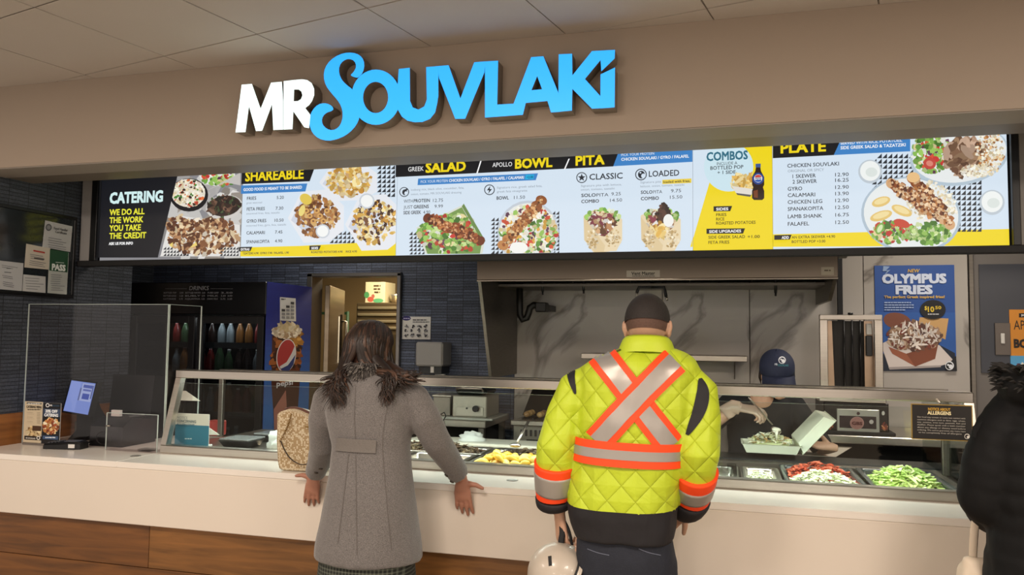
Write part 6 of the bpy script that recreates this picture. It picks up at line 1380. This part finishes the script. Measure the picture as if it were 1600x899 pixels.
MB().tube(smoothpath([at(x, y, FYb-.009) for x, y in ((438.5, 689), (444, 702), (453, 716), (466, 725), (477, 726), (485, 721), (489, 713))], 24), .0042, 8, flat=.6).build('leather_strap', M('dark_strap_leather', '#3a2a1c', .45), hb)
a, b = at(477, 667, FYb-.004), at(491, 668, FYb-.004); MB().box(a.x, b.x, FYb-.005, FYb-.001, a.z-.004, a.z+.002).build('metal_plate', M('brass'), hb)

# ================================================================== man in the hi-vis jacket
mn = root('person', (-.30, 2.86, 0), 'person in a yellow hi-vis jacket with orange and silver bands, seen from behind', 'person')
def quilt(nt, N, L, b):
    tc = N.new('ShaderNodeTexCoord'); sp = N.new('ShaderNodeSeparateXYZ'); L.new(tc.outputs['Object'], sp.inputs[0]); outs = []
    for op in ('ADD', 'SUBTRACT'):
        zs = N.new('ShaderNodeMath'); zs.operation = 'MULTIPLY'; zs.inputs[1].default_value = .92; L.new(sp.outputs[2], zs.inputs[0])
        a_ = N.new('ShaderNodeMath'); a_.operation = op; L.new(sp.outputs[0], a_.inputs[0]); L.new(zs.outputs[0], a_.inputs[1])
        s_ = N.new('ShaderNodeMath'); s_.operation = 'MULTIPLY'; s_.inputs[1].default_value = 10.2; L.new(a_.outputs[0], s_.inputs[0])
        pg = N.new('ShaderNodeMath'); pg.operation = 'PINGPONG'; pg.inputs[1].default_value = .5; L.new(s_.outputs[0], pg.inputs[0]); outs.append(pg)
    mi = N.new('ShaderNodeMath'); mi.operation = 'MINIMUM'; L.new(outs[0].outputs[0], mi.inputs[0]); L.new(outs[1].outputs[0], mi.inputs[1])
    pw = N.new('ShaderNodeMath'); pw.operation = 'POWER'; pw.inputs[1].default_value = .45; L.new(mi.outputs[0], pw.inputs[0])
    n = N.new('ShaderNodeTexNoise'); n.inputs['Scale'].default_value = 13; n.inputs['Detail'].default_value = 5; n.inputs['Distortion'].default_value = 1.2; L.new(tc.outputs['Object'], n.inputs[0]); ad = N.new('ShaderNodeMath'); ad.operation = 'MULTIPLY_ADD'; ad.inputs[1].default_value = .5; L.new(n.outputs[0], ad.inputs[0]); L.new(pw.outputs[0], ad.inputs[2])
    bp = N.new('ShaderNodeBump'); bp.inputs['Strength'].default_value = .75; bp.inputs['Distance'].default_value = .016; L.new(ad.outputs[0], bp.inputs['Height']); L.new(bp.outputs[0], b.inputs['Normal'])
    b.inputs['Base Color'].default_value = (*C('#bccf2a'), 1); b.inputs['Roughness'].default_value = .55
HIV = node_mat('hi_vis_yellow_quilt', quilt); HIVP = M('hi_vis_yellow_plain', '#bccf2a', .55, bump=.15, bscale=40)
ORG = M('hi_vis_orange', '#ff4a14', .6, bump=.1, bscale=300); SIL = M('reflective_silver', '#a6a09a', .38, .35, bump=.12, bscale=30); BLKF = M('black_shell_fabric', '#17151a', .7, bump=.3, bscale=40)
HCm = at(1012, 512, 2.93)
m = MB(); Pm, Rm = head(m, HCm+V((0, 0, .004)), (.06, .98, -.2), (0, .2, .98), 1.02, neck=at(1012, 566, 2.885))
m.loft(prings([(552, 985, 1042, 2.88, .06), (575, 935, 1078, 2.87, .09), (600, 918, 1082, 2.86, .11), (660, 918, 1066, 2.86, .115), (720, 914, 1060, 2.86, .115), (790, 905, 1046, 2.857, .115), (840, 908, 1046, 2.857, .112), (875, 916, 1042, 2.857, .105)]))
LHn = at(873, 801, 2.875)
m.tube([at(918, 598, 2.86), at(884, 650, 2.84), at(868, 705, 2.80), at(868, 755, 2.845), LHn], [.05, .048, .042, .036, .027], 14)
RHn = at(1070, 792, 3.00)
m.tube([at(1082, 602, 2.86), at(1098, 655, 2.84), at(1097, 715, 2.80), at(1085, 758, 2.90), RHn], [.05, .048, .042, .036, .027], 14)
hand(m, LHn+V((.004, 0, -.012)), (.12, .05, -1), (-.75, -.66, 0), 1, (.95, 1.0, 1.05, 1.1), (.5, .75, -.5), 1.05)
hand(m, RHn+V((-.004, .01, -.006)), (-.5, .6, -.55), (.5, .2, .6), 1, (.6, .6, .6, .6), (.6, .7, -.3), 1.05)
for sx in (-1, 1): leg(m, (-.368+sx*.088, 2.857, .80), (-.368+sx*.106, 2.87, .47), (-.368+sx*.116, 2.845, .1), (.085, .063, .048)); foot(m, (-.368+sx*.116, 2.845, .1), (sx*.15, 1, 0), 1.08)
remesh('body', m, [SKINL], .0046, mn, 3); eyes(Pm, mn, 1.02)
# cropped hair: shell over the back of the skull
m = MB(); f_ = V((.06, .98, -.2)).normalized(); u_ = V((0, .2, .98)); u_ = (u_-f_*u_.dot(f_)).normalized(); r_ = f_.cross(u_); RR = Matrix((r_, f_, u_)).transposed()
def cropped(grow, low):
    q = MB(); rings = []
    for i in range(15):
        t = math.pi*(.015+low*i/14); rings.append([HCm+V((0, 0, .004))+RR @ (V((0, -.0102, .0184))+V(((.0785+grow)*math.sin(t)*math.cos(a), (.1+grow)*math.sin(t)*math.sin(a)*(1 if math.sin(a) < 0 or t < 1.15 else .78), (.098+grow)*math.cos(t)))) for a in [6.2832*j/30 for j in range(30)]])
    return q.loft(rings, False)
cropped(.006, .52).build('hair', M('cropped_hair', '#221b18', .7, var=.3, scale=120, bump=.6, bscale=260), mn)
cropped(.0018, .63).build('hair_fade', M('faded_hair', '#5d4439', .75, var=.35, scale=150, bump=.4, bscale=300), mn)
# jacket
m = MB()
MT_ = [(545, 974, 1055, 2.885, .082), (552, 948, 1072, 2.882, .10), (560, 926, 1084, 2.875, .118), (572, 910, 1092, 2.868, .132), (592, 905, 1092, 2.863, .144), (620, 906, 1088, 2.86, .15), (660, 905, 1080, 2.855, .156), (700, 902, 1072, 2.855, .158), (740, 898, 1066, 2.855, .162), (780, 892, 1060, 2.855, .168), (800, 890, 1058, 2.855, .166), (818, 895, 1057, 2.855, .158), (838, 902, 1054, 2.855, .15)]
trm = prings(MT_, 2.5); m.loft(trm)
tm_ = MB(); tm_.loft(prings(MT_, 2.5)); TBV = BVHTree.FromPolygons([tuple(v) for v in tm_.v], [tuple(f) for f in tm_.f])
LAP = [at(925, 592, 2.86), at(902, 608, 2.855), at(884, 650, 2.84), at(870, 700, 2.805), at(868, 735, 2.825), at(868, 768, 2.858), at(869, 779, 2.866)]; LAR = [.060, .074, .075, .075, .072, .068, .065]
RAP = [at(1072, 594, 2.86), at(1088, 612, 2.855), at(1091, 655, 2.84), at(1090, 708, 2.805), at(1087, 738, 2.84), at(1081, 768, 2.915), at(1077, 778, 2.938)]; RAR = [.062, .076, .078, .077, .072, .066, .062]
m.tube(LAP, LAR, 20); m.tube(RAP, RAR, 20)
zh0, zh1 = at(890, 789, 2.75).z, at(1050, 803, 2.75).z
def jm(c):
    f = (c.x-(-.57))/(.40); return 1 if (c.z < zh0+(zh1-zh0)*f and abs(c.x+.37) < .225) else 0
jk, JB = remesh('jacket', m, [HIV, BLKF], .0085, mn, 6, mat_fn=jm, disp=wr(.007, 8, 11), want_bvh=True)
# collar: standing band with a thicker folded rim
nk = at(1011, 545, 2.885)
m = MB(); m.loft([sring(nk+V((0, 0, -.035)), .112, .105, lean=-.25), sring(nk+V((0, 0, .0)), .100, .100, lean=-.2), sring(nk+V((0, .004, .026)), .090, .093, lean=-.18), sring(nk+V((0, .006, .036)), .082, .086, lean=-.18), sring(nk+V((0, .006, .02)), .076, .08, lean=-.18), sring(nk+V((0, .004, -.03)), .08, .08, lean=-.2)], False); m.build('collar', HIVP, mn)
strip('collar_seam', M('dark_seam', '#5a6018', .8), [(962, 551), (985, 541), (1005, 539.5), (1025, 544), (1040, 555)], 1.6, JB, .004, mn, 30, 1)
# crossed bands: orange tape with a silver stripe
for nm, path in (('cross_band', [(934, 549), (968, 592), (1008, 645), (1048, 697)]), ('cross_band', [(1054, 565), (1018, 600), (975, 645), (934, 690)])):
    up_ = nm == 'cross_band' and path[0][0] > 1000
    o1 = strip(nm, ORG, path, 44, JB, .0075 if up_ else .005, mn, 50, 10); strip('silver_stripe', SIL, path, 24, JB, .0095 if up_ else .0065, o1, 50, 6)
def ringband(name, mat, z0, z1, off, parent, tilt=0):
    g_ = []; c0 = V((-.365, 2.857, 0))
    for i in range(73):
        a = 6.2832*i/72; d = V((math.cos(a), math.sin(a), 0)); row = []
        for k_ in range(6):
            z = z0+(z1-z0)*k_/5; h = TBV.ray_cast(c0+V((0, 0, z)), d); p_ = h[0] if h[0] is not None else c0+V((0, 0, z))+d*.2; row.append(p_+d*off+V((0, 0, tilt*(p_.x-c0.x))))
        g_.append(row)
    return MB().grid(g_).build(name, mat, parent)
zb0, zb1 = at(985, 731, 2.70).z, at(985, 692, 2.70).z
o1 = ringband('waist_band', ORG, zb0, zb1, .010, mn, -.02); ringband('silver_stripe', SIL, zb0+.026, zb1-.027, .0118, o1, -.02)
def armband(path, rad, t0, t1, extra, name, mat, parent):
    n = 60; pp_ = smoothpath(path, n); import bisect
    rr = [rad[min(int(i/n*(len(rad)-1)), len(rad)-2)]*(1-(i/n*(len(rad)-1)) % 1)+rad[min(int(i/n*(len(rad)-1)), len(rad)-2)+1]*((i/n*(len(rad)-1)) % 1) for i in range(n+1)]
    i0, i1 = int(t0*n), int(t1*n); m = MB(); m.tube(pp_[i0:i1+1], [r+extra for r in rr[i0:i1+1]], 28); return m.build(name, mat, parent)
for path, rad, sgn in ((LAP, LAR, 1), (RAP, RAR, -1)):
    t0, t1 = (.60, .90) if sgn > 0 else (.66, .92)
    ob_ = armband(path, rad, t0, t1, .0065, 'sleeve_band', ORG, mn); armband(path, rad, t0+.07, t1-.09, .0085, 'silver_stripe', SIL, ob_)
# black cuffs
for path in ([at(868, 774, 2.862), at(869, 785, 2.872), at(871, 797, 2.876)], [at(1079, 774, 2.928), at(1074, 785, 2.957), at(1068, 799, 2.998)]): MB().tube(smoothpath(path, 8), [.0745, .0775, .0775, .077, .0755, .073, .068, .060, .048], 22).build('cuff', BLKF, mn)
strip('armhole_panel', BLKF, [(900, 566), (894, 577), (893, 592), (899, 616)], 12, JB, .003, mn, 24, 5, True); strip('armhole_panel', BLKF, [(1094, 592), (1098, 615), (1091, 646), (1074, 680)], 21, JB, .003, mn, 30, 6, True)
# jeans and boots
DEN = M('dark_denim', '#1b1f2b', .8, var=.25, scale=60, bump=.3, bscale=200)
m = MB(); hc = (trm[-1][0]+trm[-1][14])/2
m.loft([sring((hc.x, 2.855, .90), .165, .128), sring((hc.x, 2.855, .80), .178, .138), sring((hc.x, 2.857, .72), .182, .138)])
for sx in (-1, 1): m.tube([(hc.x+sx*.088, 2.857, .78), (hc.x+sx*.097, 2.862, .6), (hc.x+sx*.106, 2.87, .45), (hc.x+sx*.113, 2.85, .2), (hc.x+sx*.116, 2.845, .06)], [.098, .094, .082, .072, .075], 18)
jn, JNB = remesh('jeans', m, [DEN], .01, mn, 5, disp=wr(.005, 9, 2), want_bvh=True)
for px in (930, 1010): strip('pocket_stitch', M('stitch_thread', '#6a6f80', .8), [(px-12, 858), (px+4, 864), (px+22, 868)], 1.0, JNB, .002, mn, 16, 1)
for sx in (-1, 1): shoe(mn, (-.368+sx*.116, 2.845, .1), (sx*.15, 1, 0), M('work_boot', '#4a3420', .7), 1.12)
# ---- hard hat hanging from his hand
hh_ = root('hard_hat', at(868, 899, 2.83), 'pale grey hard hat with black chin straps hanging from the hand', 'hard hat')
HHC = at(876, 900, 2.84); axh = V((-.70, -.42, .52)).normalized()
HATM = M('hat_shell', '#b9aea0', .35, coat=.2)
m = MB(); pr_ = [(.118*math.cos(t), .125*math.sin(t)) for t in [math.pi/2*k_/10 for k_ in range(11)]]; pr_ = [(r, z) for r, z in pr_]; m.lathe([(.112, -.004)]+pr_[:-1]+[(.004, .125)], HHC, 30, ax=axh, caps=True); hs = m.build('shell', HATM, hh_)
MB().lathe([(.118, -.004), (.136, -.008), (.138, -.003), (.118, .006)], HHC, 30, ax=axh, caps=False).build('brim', HATM, hh_)
MB().lathe([(.122, .0), (.1245, .002), (.1245, .02), (.121, .022)], HHC-axh*.012, 30, ax=axh, caps=False).build('edge_band', BLACKM, hh_)
vs_ = at(858, 876, 2.72); BVhat = BVHTree.FromPolygons([tuple(v) for v in m.v], [tuple(f) for f in m.f]); h = BVhat.ray_cast(CP, ray(859.5, 877).normalized())
if h[0] is not None: 
    t1 = V((.25, 0, -1)); t1 = (t1-h[1]*t1.dot(h[1])).normalized(); MB().obox(h[0], t1*.018, t1.cross(h[1])*.006, h[1]*.0015).build('vent_slot', BLACKM, hh_)
hg = at(877, 815, 2.865)
MB().tube(smoothpath([hg+V((0, 0, .01)), at(879, 832, 2.85), at(877, 850, 2.84), at(884, 875, 2.83), at(892, 897, 2.83)], 16), [.012]*17, 8, flat=.35).build('strap', BLACKM, hh_)
MB().tube(smoothpath([hg+V((.01, 0, .006)), at(889, 830, 2.86), at(893, 850, 2.86), at(893, 868, 2.86)], 12), .006, 8).build('strap', BLACKM, hh_)
a = at(892, 874, 2.86); MB().box(a.x-.016, a.x+.012, a.y-.008, a.y+.008, a.z-.02, a.z+.018, .004).build('buckle', BLACK, hh_); MB().box(a.x-.01, a.x+.002, a.y-.0095, a.y-.0082, a.z-.008, a.z+.003).build('buckle_tab', WHITEP, hh_)

# ================================================================== worker behind the case
wk = root('person', (.22, 4.60, 0), 'person in a navy cap and black shirt ladling sauce behind the case', 'person')
HCw = at(1214, 583, 4.47)
m = MB(); fwv, upv = V((.10, -.93, -.36)), V((0, -.36, .93)); Pw, Rw = head(m, HCw, fwv, upv, .98, neck=at(1207, 652, 4.54))
m.loft([sring(V((.19, 4.56, 1.27)), .07, .06), sring(V((.19, 4.56, 1.22)), .15, .08), sring(V((.19, 4.57, 1.12)), .165, .095), sring(V((.19, 4.58, .9)), .15, .09), sring(V((.19, 4.58, .75)), .16, .1)])
WH = at(1150, 637, 4.26); sR = V((.03, 4.55, 1.205)); elR = V((-.10, 4.36, 1.09))
m.tube([sR, sR.lerp(elR, .5), elR, elR.lerp(WH, .5), WH], [.05, .045, .039, .034, .026], 14)
hand(m, WH+V((.004, 0, .002)), (.93, -.1, -.12), (.05, -.35, .95), -1, (.55, .7, .8, .9), (.45, .8, -.45), 1.0)
WH2 = at(1296, 700, 4.36); sL = V((.36, 4.55, 1.205)); elL = V((.50, 4.47, .99))
m.tube([sL, sL.lerp(elL, .5), elL, elL.lerp(WH2, .6), WH2+V((.02, .01, .0))], [.05, .045, .039, .032, .026], 14)
hand(m, WH2+V((.02, .01, 0)), (-.98, -.1, .12), (-.1, .35, -.93), -1, (.35, .35, .35, .4), (.5, .6, -.5), 1.0)
for sx in (-1, 1): leg(m, (.19+sx*.08, 4.58, .76), (.19+sx*.09, 4.585, .45), (.19+sx*.095, 4.58, .09)); foot(m, (.19+sx*.095, 4.58, .09), (sx*.1, -1, 0), .95)
m.ball((.19, 4.478, 1.24), .066, .05, .062, 16, 10)
remesh('body', m, [SKINL], .0046, wk, 3); eyes(Pw, wk, .98)
m = MB(); BSH = M('black_work_shirt', '#191a1d', .8, bump=.3, bscale=60)
m.loft([sring(V((.19, 4.545, 1.262)), .10, .082), sring(V((.19, 4.55, 1.235)), .165, .102), sring(V((.19, 4.56, 1.18)), .192, .118), sring(V((.19, 4.57, 1.08)), .185, .125), sring(V((.19, 4.58, .95)), .178, .122), sring(V((.19, 4.58, .78)), .19, .13)])
m.tube([sR+V((.04, 0, 0)), sR, sR.lerp(elR, .6), elR], [.06, .07, .066, .060], 16); m.tube([sL-V((.04, 0, 0)), sL, sL.lerp(elL, .6), elL], [.06, .07, .066, .060], 16)
remesh('shirt', m, [BSH], .009, wk, 5, disp=wr(.005, 10, 5))
m = MB(); m.loft([sring((.19, 4.58, .84), .17, .12), sring((.19, 4.58, .72), .175, .125)])
for sx in (-1, 1): m.tube([(.19+sx*.08, 4.58, .78), (.19+sx*.09, 4.585, .45), (.19+sx*.095, 4.58, .07)], [.09, .072, .066], 16)
remesh('trousers', m, [BLKF], .011, wk, 4)
for sx in (-1, 1): shoe(wk, (.19+sx*.095, 4.58, .09), (sx*.1, -1, 0), BLACKM, 1.0)
# clear glove over the ladling hand
m = MB(); hand(m, WH+V((.004, 0, .002)), (.93, -.1, -.12), (.05, -.35, .95), -1, (.55, .7, .8, .9), (.45, .8, -.45), 1.13)
dW = V((.93, -.1, -.12)).normalized(); m.tube([WH+dW*.02, WH-dW*.02, WH-dW*.05+V((.0, 0, -.012)), WH-dW*.035+V((.012, 0, -.06))], [.036, .038, .044, .02], 14)
remesh('glove', m, [M('vinyl_glove', '#c8ad9a', .25, spec=.6, coat=.4)], .005, wk, 3)
# cap with brim
CAPN = M('navy_cap', '#232b47', .75, bump=.25, bscale=120)
m = MB(); rings = []; RC = Rw
for i in range(12):
    t = math.pi*.5*(i/11); rings.append([HCw+RC @ V((.092*math.cos(t)*math.cos(a), -.004+.112*math.cos(t)*math.sin(a), .035+.095*math.sin(t)**.9)) for a in [6.2832*j/32 for j in range(32)]])
m.loft([[p_-(RC @ V((0, 0, .03))) for p_ in rings[0]]]+rings, True)
m.ball(HCw+RC @ V((0, -.004, .131)), .008, n=10, k=6); cp2 = m.build('cap_crown', CAPN, wk); CPB = BVHTree.FromPolygons([tuple(v) for v in m.v], [tuple(f) for f in m.f])
g_ = []
for i in range(13):
    a = math.radians(20+140*i/12); row = []
    for j in range(6):
        t = j/5; x = .090*math.cos(a)*(1+.05*t); y = .104*math.sin(a)+t*.078*math.sin(a)**.7; row.append(HCw+RC @ V((x, y, .022-.020*t-.055*(math.cos(a)**2)*(.3+.7*t))))
    g_.append(row)
m = MB(); m.grid(g_); m.grid([[p_-(RC @ V((0, 0, .005))) for p_ in r] for r in g_]); m.build('cap_brim', CAPN, wk)
pp = Print((0, 4.2, 0), (1, 0, 0), (0, 0, 1), step=0)
# emblem drawn flat, then laid on the crown
pp.ell(1222, 563, 5.8, 5.8, '#e8ebf2', 22); pp.ell(1222, 563.3, 4.4, 4.4, '#232b47', 18); pp.ell(1223.6, 564.3, 2.6, 2.8, '#e8ebf2', 14); pp.ell(1220.5, 562, 1.5, 1.4, '#e8ebf2', 10); pp.text('MR', 1210.4, 571, 1215, 3.2, '#dfe6f2', .04); pp.text('SOUVLAKI', 1215.6, 572.6, 1232, 3.4, '#3f8f9c', .02)
nv = []; lay = {}
for k_, f in enumerate(pp.fs):
    for i in f: lay[i] = k_
for i, p_ in enumerate(pp.vs):
    d = (V(p_)-CP).normalized(); h = CPB.ray_cast(CP, d); nv.append(tuple(h[0]-d*(.0015+.00001*lay.get(i, 0))) if h[0] is not None else p_)
pp.vs = nv; pp.build('cap_emblem', PRINT, cp2)
m = MB(); rings = []
for i in range(5):
    t = i/4; rings.append([HCw+RC @ V((.066*math.sin(a)*(1-.25*t), .075+.030*math.cos(a)-.012*t, -.03-.075*t)) for a in [math.radians(-80+160*j/10) for j in range(11)]])
m.grid(rings); m.build('face_mask', M('mask_blue', '#a9cfd2', .7), wk)
for s_ in (-1, 1): MB().tube([HCw+RC @ V((s_*.064, .085, -.04)), HCw+RC @ V((s_*.078, .03, -.025)), HCw+RC @ V((s_*.084, -.012, -.01))], .0025, 6).build('mask_loop', PAPER, wk)
m = MB(); rnd = random.Random(31)
for i in range(60):
    a = math.radians(rnd.uniform(180, 360)); b0_ = HCw+RC @ V((.086*math.cos(a), .105*math.sin(a), .012)); m.tube([b0_, b0_+RC @ V((.004*math.cos(a), .006*math.sin(a), -.04)), b0_+RC @ V((-.002, .002, -.075))], [.007, .0075, .002], 5)
m.build('hair', HM[0], wk)
# ladle and dressing
ld = root('ladle', at(1215, 680, 4.24), 'steel ladle pouring white dressing into the foam container', 'ladle')
l0, l1 = at(1173, 625, 4.20), at(1207, 664, 4.25)
MB().tube([l0-(l1-l0)*.10, l0, l1], [.005, .0065, .0065], 8, flat=.6).build('handle', STEEL, ld)
bc = at(1212.5, 673, 4.25); m = MB(); m.lathe([(.004, -.024), (.016, -.02), (.025, -.008), (.027, .004), (.024, .004), (.02, -.004), (.004, -.008)], bc, 18, ax=(.35, -.4, .85)); m.build('bowl', STEEL, ld)
MB().ball(bc+V((0, 0, .004)), .024, .024, .012).build('dressing', M('white_dressing', '#f0efdc', .3), ld); MB().tube([bc+V((.002, -.022, .0)), bc+V((.001, -.03, -.02)), at(1214, 689, 4.24)], [.009, .006, .004], 8).build('dressing_drip', M('white_dressing'), ld)
# foam clamshell
fc = root('foam_container', at(1200, 710, 4.28), 'open white foam takeout container held by the worker', 'container')
FOAM = M('foam_white', '#e4e8d4', .6)
bxl, bxr = at(1160, 705, 4.24), at(1243, 708, 4.24); zf = .985
def tub(x0, x1, y0, y1, z, h_, R=None, o=None, name='tray'):
    rg = []
    for zz_, ins in ((0, .02), (h_*.5, .01), (h_, .0), (h_+.003, -.006), (h_+.001, .002), (h_*.5, .014), (.006, .024)):
        rg.append([V((x0+ins if sx < 0 else x1-ins, y0+ins if sy < 0 else y1-ins, zz_)) for sx, sy in ((-1, -1), (1, -1), (1, 1), (-1, 1))])
    if R: rg = [[V(o)+R @ p_ for p_ in r] for r in rg]
    else: rg = [[p_+V((0, 0, z)) for p_ in r] for r in rg]
    m = MB(); m.loft(rg, True, 0, False); return m.build(name, FOAM, fc)
tub(bxl.x, bxl.x+.285, 4.205, 4.41, zf, .045)
hx_ = bxl.x+.287; RL = Matrix.Rotation(math.radians(-48), 3, 'Y') @ Matrix.Rotation(math.radians(12), 3, 'X')
tub(0, .23, -.10, .10, 0, -.045, RL, (hx_-.035, 4.31, zf+.05), 'lid')
chips('container_salad', 'shredded salad in the open foam container', 'salad', bxl.x+.04, bxl.x+.245, 4.235, 4.38, zf+.052, .05, 200, .014, LET[:1]+[M('onion_white'), M('feta_white'), M('kebab_gold')], 21)
pa_ = [atz(1241, 711, .958), atz(1263, 695, .958), atz(1331, 699, .958), atz(1306, 714, .958)]
MB().prism([(p_.x, p_.y) for p_ in pa_], lambda u, v, w: V((u, v, w)), .9562, .9585).build('paper_sheet', M('greaseproof_paper', '#f0e2d2', .8), None, 'sheet of pale greaseproof paper lying on the dark rear ledge', 'paper')

# ================================================================== person in the black coat at the right edge
bk = root('person', (1.02, 2.72, 0), 'person in a black padded coat cut by the right edge of the picture', 'person')
PUF = M('black_padded_nylon', '#0a0a0c', .72, spec=.25, bump=.3, bscale=22)
K = lambda x, y, Y=2.70: at(x, y, Y)
ctr = K(1655, 700); HCb = K(1668, 545, 2.76)
m = MB(); Pb, Rb = head(m, HCb, (-.35, .92, -.15), (0, .15, .98), 1.0, neck=(HCb.x-.0, 2.71, HCb.z-.18))
m.loft([sring((ctr.x, 2.70, 1.40), .08, .07), sring((ctr.x, 2.70, 1.34), .16, .09), sring((ctr.x, 2.70, 1.15), .15, .11), sring((ctr.x, 2.70, .95), .15, .11), sring((ctr.x, 2.70, .80), .16, .11)])
aL = [K(1592, 640), K(1555, 700, 2.70), K(1540, 772, 2.72), V((.86, 2.90, 1.02)), V((.93, 3.02, 1.05))]
m.tube(aL, [.05, .045, .042, .034, .027], 14); hand(m, V((.94, 3.035, 1.05)), (.75, .6, .1), (-.3, .2, .95), 1, (.5, .5, .5, .5), s=.95)
aR = [V((ctr.x+.18, 2.70, 1.33)), V((ctr.x+.24, 2.70, 1.10)), V((ctr.x+.20, 2.82, .98)), V((ctr.x+.10, 2.98, 1.04))]
m.tube(aR, [.05, .045, .038, .027], 14); hand(m, V((ctr.x+.09, 2.99, 1.045)), (-.75, .6, .1), (.3, .2, .95), -1, (.5, .5, .5, .5), s=.95)
for sx in (-1, 1): leg(m, (ctr.x+sx*.085, 2.70, .82), (ctr.x+sx*.09, 2.71, .47), (ctr.x+sx*.09, 2.69, .1)); foot(m, (ctr.x+sx*.09, 2.69, .1), (sx*.1, 1, 0))
remesh('body', m, [SKINL], .0052, bk, 3); eyes(Pb, bk)
m = MB(); rg = []
zs = [1.40, 1.36, 1.31, 1.25, 1.19, 1.13, 1.07, 1.01, .95, .89, .83, .77, .71, .65]
for i, z in enumerate(zs):
    for dz, gq in ((.0, .002), (-.02, .008), (-.045, .008)):
        w_ = (.10, .16, .185, .19, .19, .187, .185, .187, .192, .198, .203, .208, .21, .21)[i]; rg.append(sring((ctr.x, 2.70, z+dz), w_+gq, w_*.76+gq))
m.loft(rg)
def puffy(path, rad, nseg=9):
    n = nseg*4; pq = smoothpath(path, n); m.tube(pq, [(rad[0]+(rad[1]-rad[0])*i/n)+.003*math.sin(math.pi*((i/4) % 1)) for i in range(n+1)], 20)
puffy([K(1607, 632), K(1576, 668), K(1552, 720), K(1544, 775, 2.72)], (.076, .084)); puffy([K(1544, 775, 2.72), V((.85, 2.89, 1.025)), V((.925, 3.01, 1.05))], (.084, .062), 5)
puffy([aR[0], aR[1]], (.076, .08)); puffy(aR[1:], (.08, .055), 5)
m.ball(K(1544, 775, 2.72), .087, n=18, k=12); m.ball(aR[1], .083, n=18, k=12)
m.ball(K(1636, 605, 2.66), .135, .12, .075, 16, 10)
remesh('padded_coat', m, [PUF], .0095, bk, 4, disp=wr(.005, 12, 8))
m = MB(); rnd = random.Random(44); hc_ = K(1640, 600, 2.66)
for i in range(260):
    a = rnd.uniform(0, 6.283); b_ = hc_+V((math.cos(a)*.125, math.sin(a)*.115, rnd.uniform(-.02, .05))); o_ = V((math.cos(a), math.sin(a), rnd.uniform(-.2, .9))).normalized(); m.tube([b_-o_*.01, b_+o_*.018, b_+o_*.034+V((0, 0, -.008))], [.005, .004, .0008], 5)
m.build('fur_trim', M('dark_fur', '#1a1715', .8), bk, kind='stuff')
m = MB(); rings = []
for i in range(12):
    t = math.pi*(.02+.66*i/11); rings.append([HCb+Rb @ V((.09*math.sin(t)*math.cos(a), -.02+.112*math.sin(t)*math.sin(a), .02+.11*math.cos(t))) for a in [6.2832*j/24 for j in range(24)]])
m.loft(rings, True); rnd = random.Random(6)
for i in range(70):
    a = rnd.uniform(math.pi*.95, math.pi*2.05); b_ = HCb+Rb @ V((.085*math.cos(a), .1*math.sin(a)-.02, .0)); m.tube([b_, b_+V((.01*math.cos(a), -.012, -.08)), b_+V((.02*math.cos(a), -.02, -.16))], [.012, .012, .004], 6)
m.build('hair', M('black_hair', '#120e0d', .4), bk)
tb = K(1527, 668, 2.68); MB().prism([(0, 0), (.035, .03), (.045, .0), (.02, -.035), (.0, -.03)], lambda u, v, w: V((tb.x-.012+u, tb.y+w, tb.z+v)), -.008, .008).build('coat_tab', PUF, bk); MB().ball(tb+V((.006, -.009, -.012)), .004, n=10, k=6).build('snap', STEEL, bk)
m = MB()
for sx in (-1, 1): m.tube([(ctr.x+sx*.085, 2.70, .82), (ctr.x+sx*.09, 2.71, .47), (ctr.x+sx*.09, 2.69, .07)], [.098, .078, .066], 16)
m.loft([sring((ctr.x, 2.70, .86), .175, .125), sring((ctr.x, 2.70, .74), .18, .13)]); remesh('trousers', m, [BLKF], .011, bk, 4)
for sx in (-1, 1): shoe(bk, (ctr.x+sx*.09, 2.69, .1), (sx*.1, 1, 0), BLACKM)
# shopping bag on the forearm
sb_ = root('tote_bag', K(1540, 899, 2.78), 'cream shopping bag hanging from the arm of the black coat', 'bag')
TOTE = M('cream_plastic', '#d6c6b2', .5, bump=.4, bscale=12)
s0 = at(1523, 812, 2.80); sbot = at(1520, 872, 2.80); wv = V((.0105, 0, 0))
m = MB(); pth = [V((s0.x+.03, 2.80, 1.0)), V((s0.x+.004, 2.80, s0.z)), V((sbot.x, 2.80, sbot.z)), V((sbot.x+.004, 2.80, sbot.z-.03))]
m.tube(smoothpath(pth, 14), .0125, 8, up=(0, 1, 0), flat=.3); m.build('strap', TOTE, sb_)
s3 = at(1556, 862, 2.78); MB().tube(smoothpath([V((.83, 2.84, .99)), V((s3.x+.02, 2.80, .93)), V((s3.x, 2.79, s3.z))], 10), .0125, 8, up=(0, 1, 0), flat=.3).build('strap', TOTE, sb_)
bcx = at(1540, 899, 2.79).x; ztb = at(1530, 873, 2.79).z; rg = []
for z, hw, hd_ in ((ztb, .07, .02), (ztb-.03, .085, .045), (ztb-.12, .10, .07), (ztb-.26, .105, .075), (ztb-.34, .10, .07), (ztb-.345, .06, .04)): rg.append(sring((bcx+.01, 2.79, z), hw, hd_, 24, 3))
m = MB(); m.loft(rg); remesh('bag_body', m, [TOTE], .008, sb_, 2, disp=wr(.010, 14, 4))
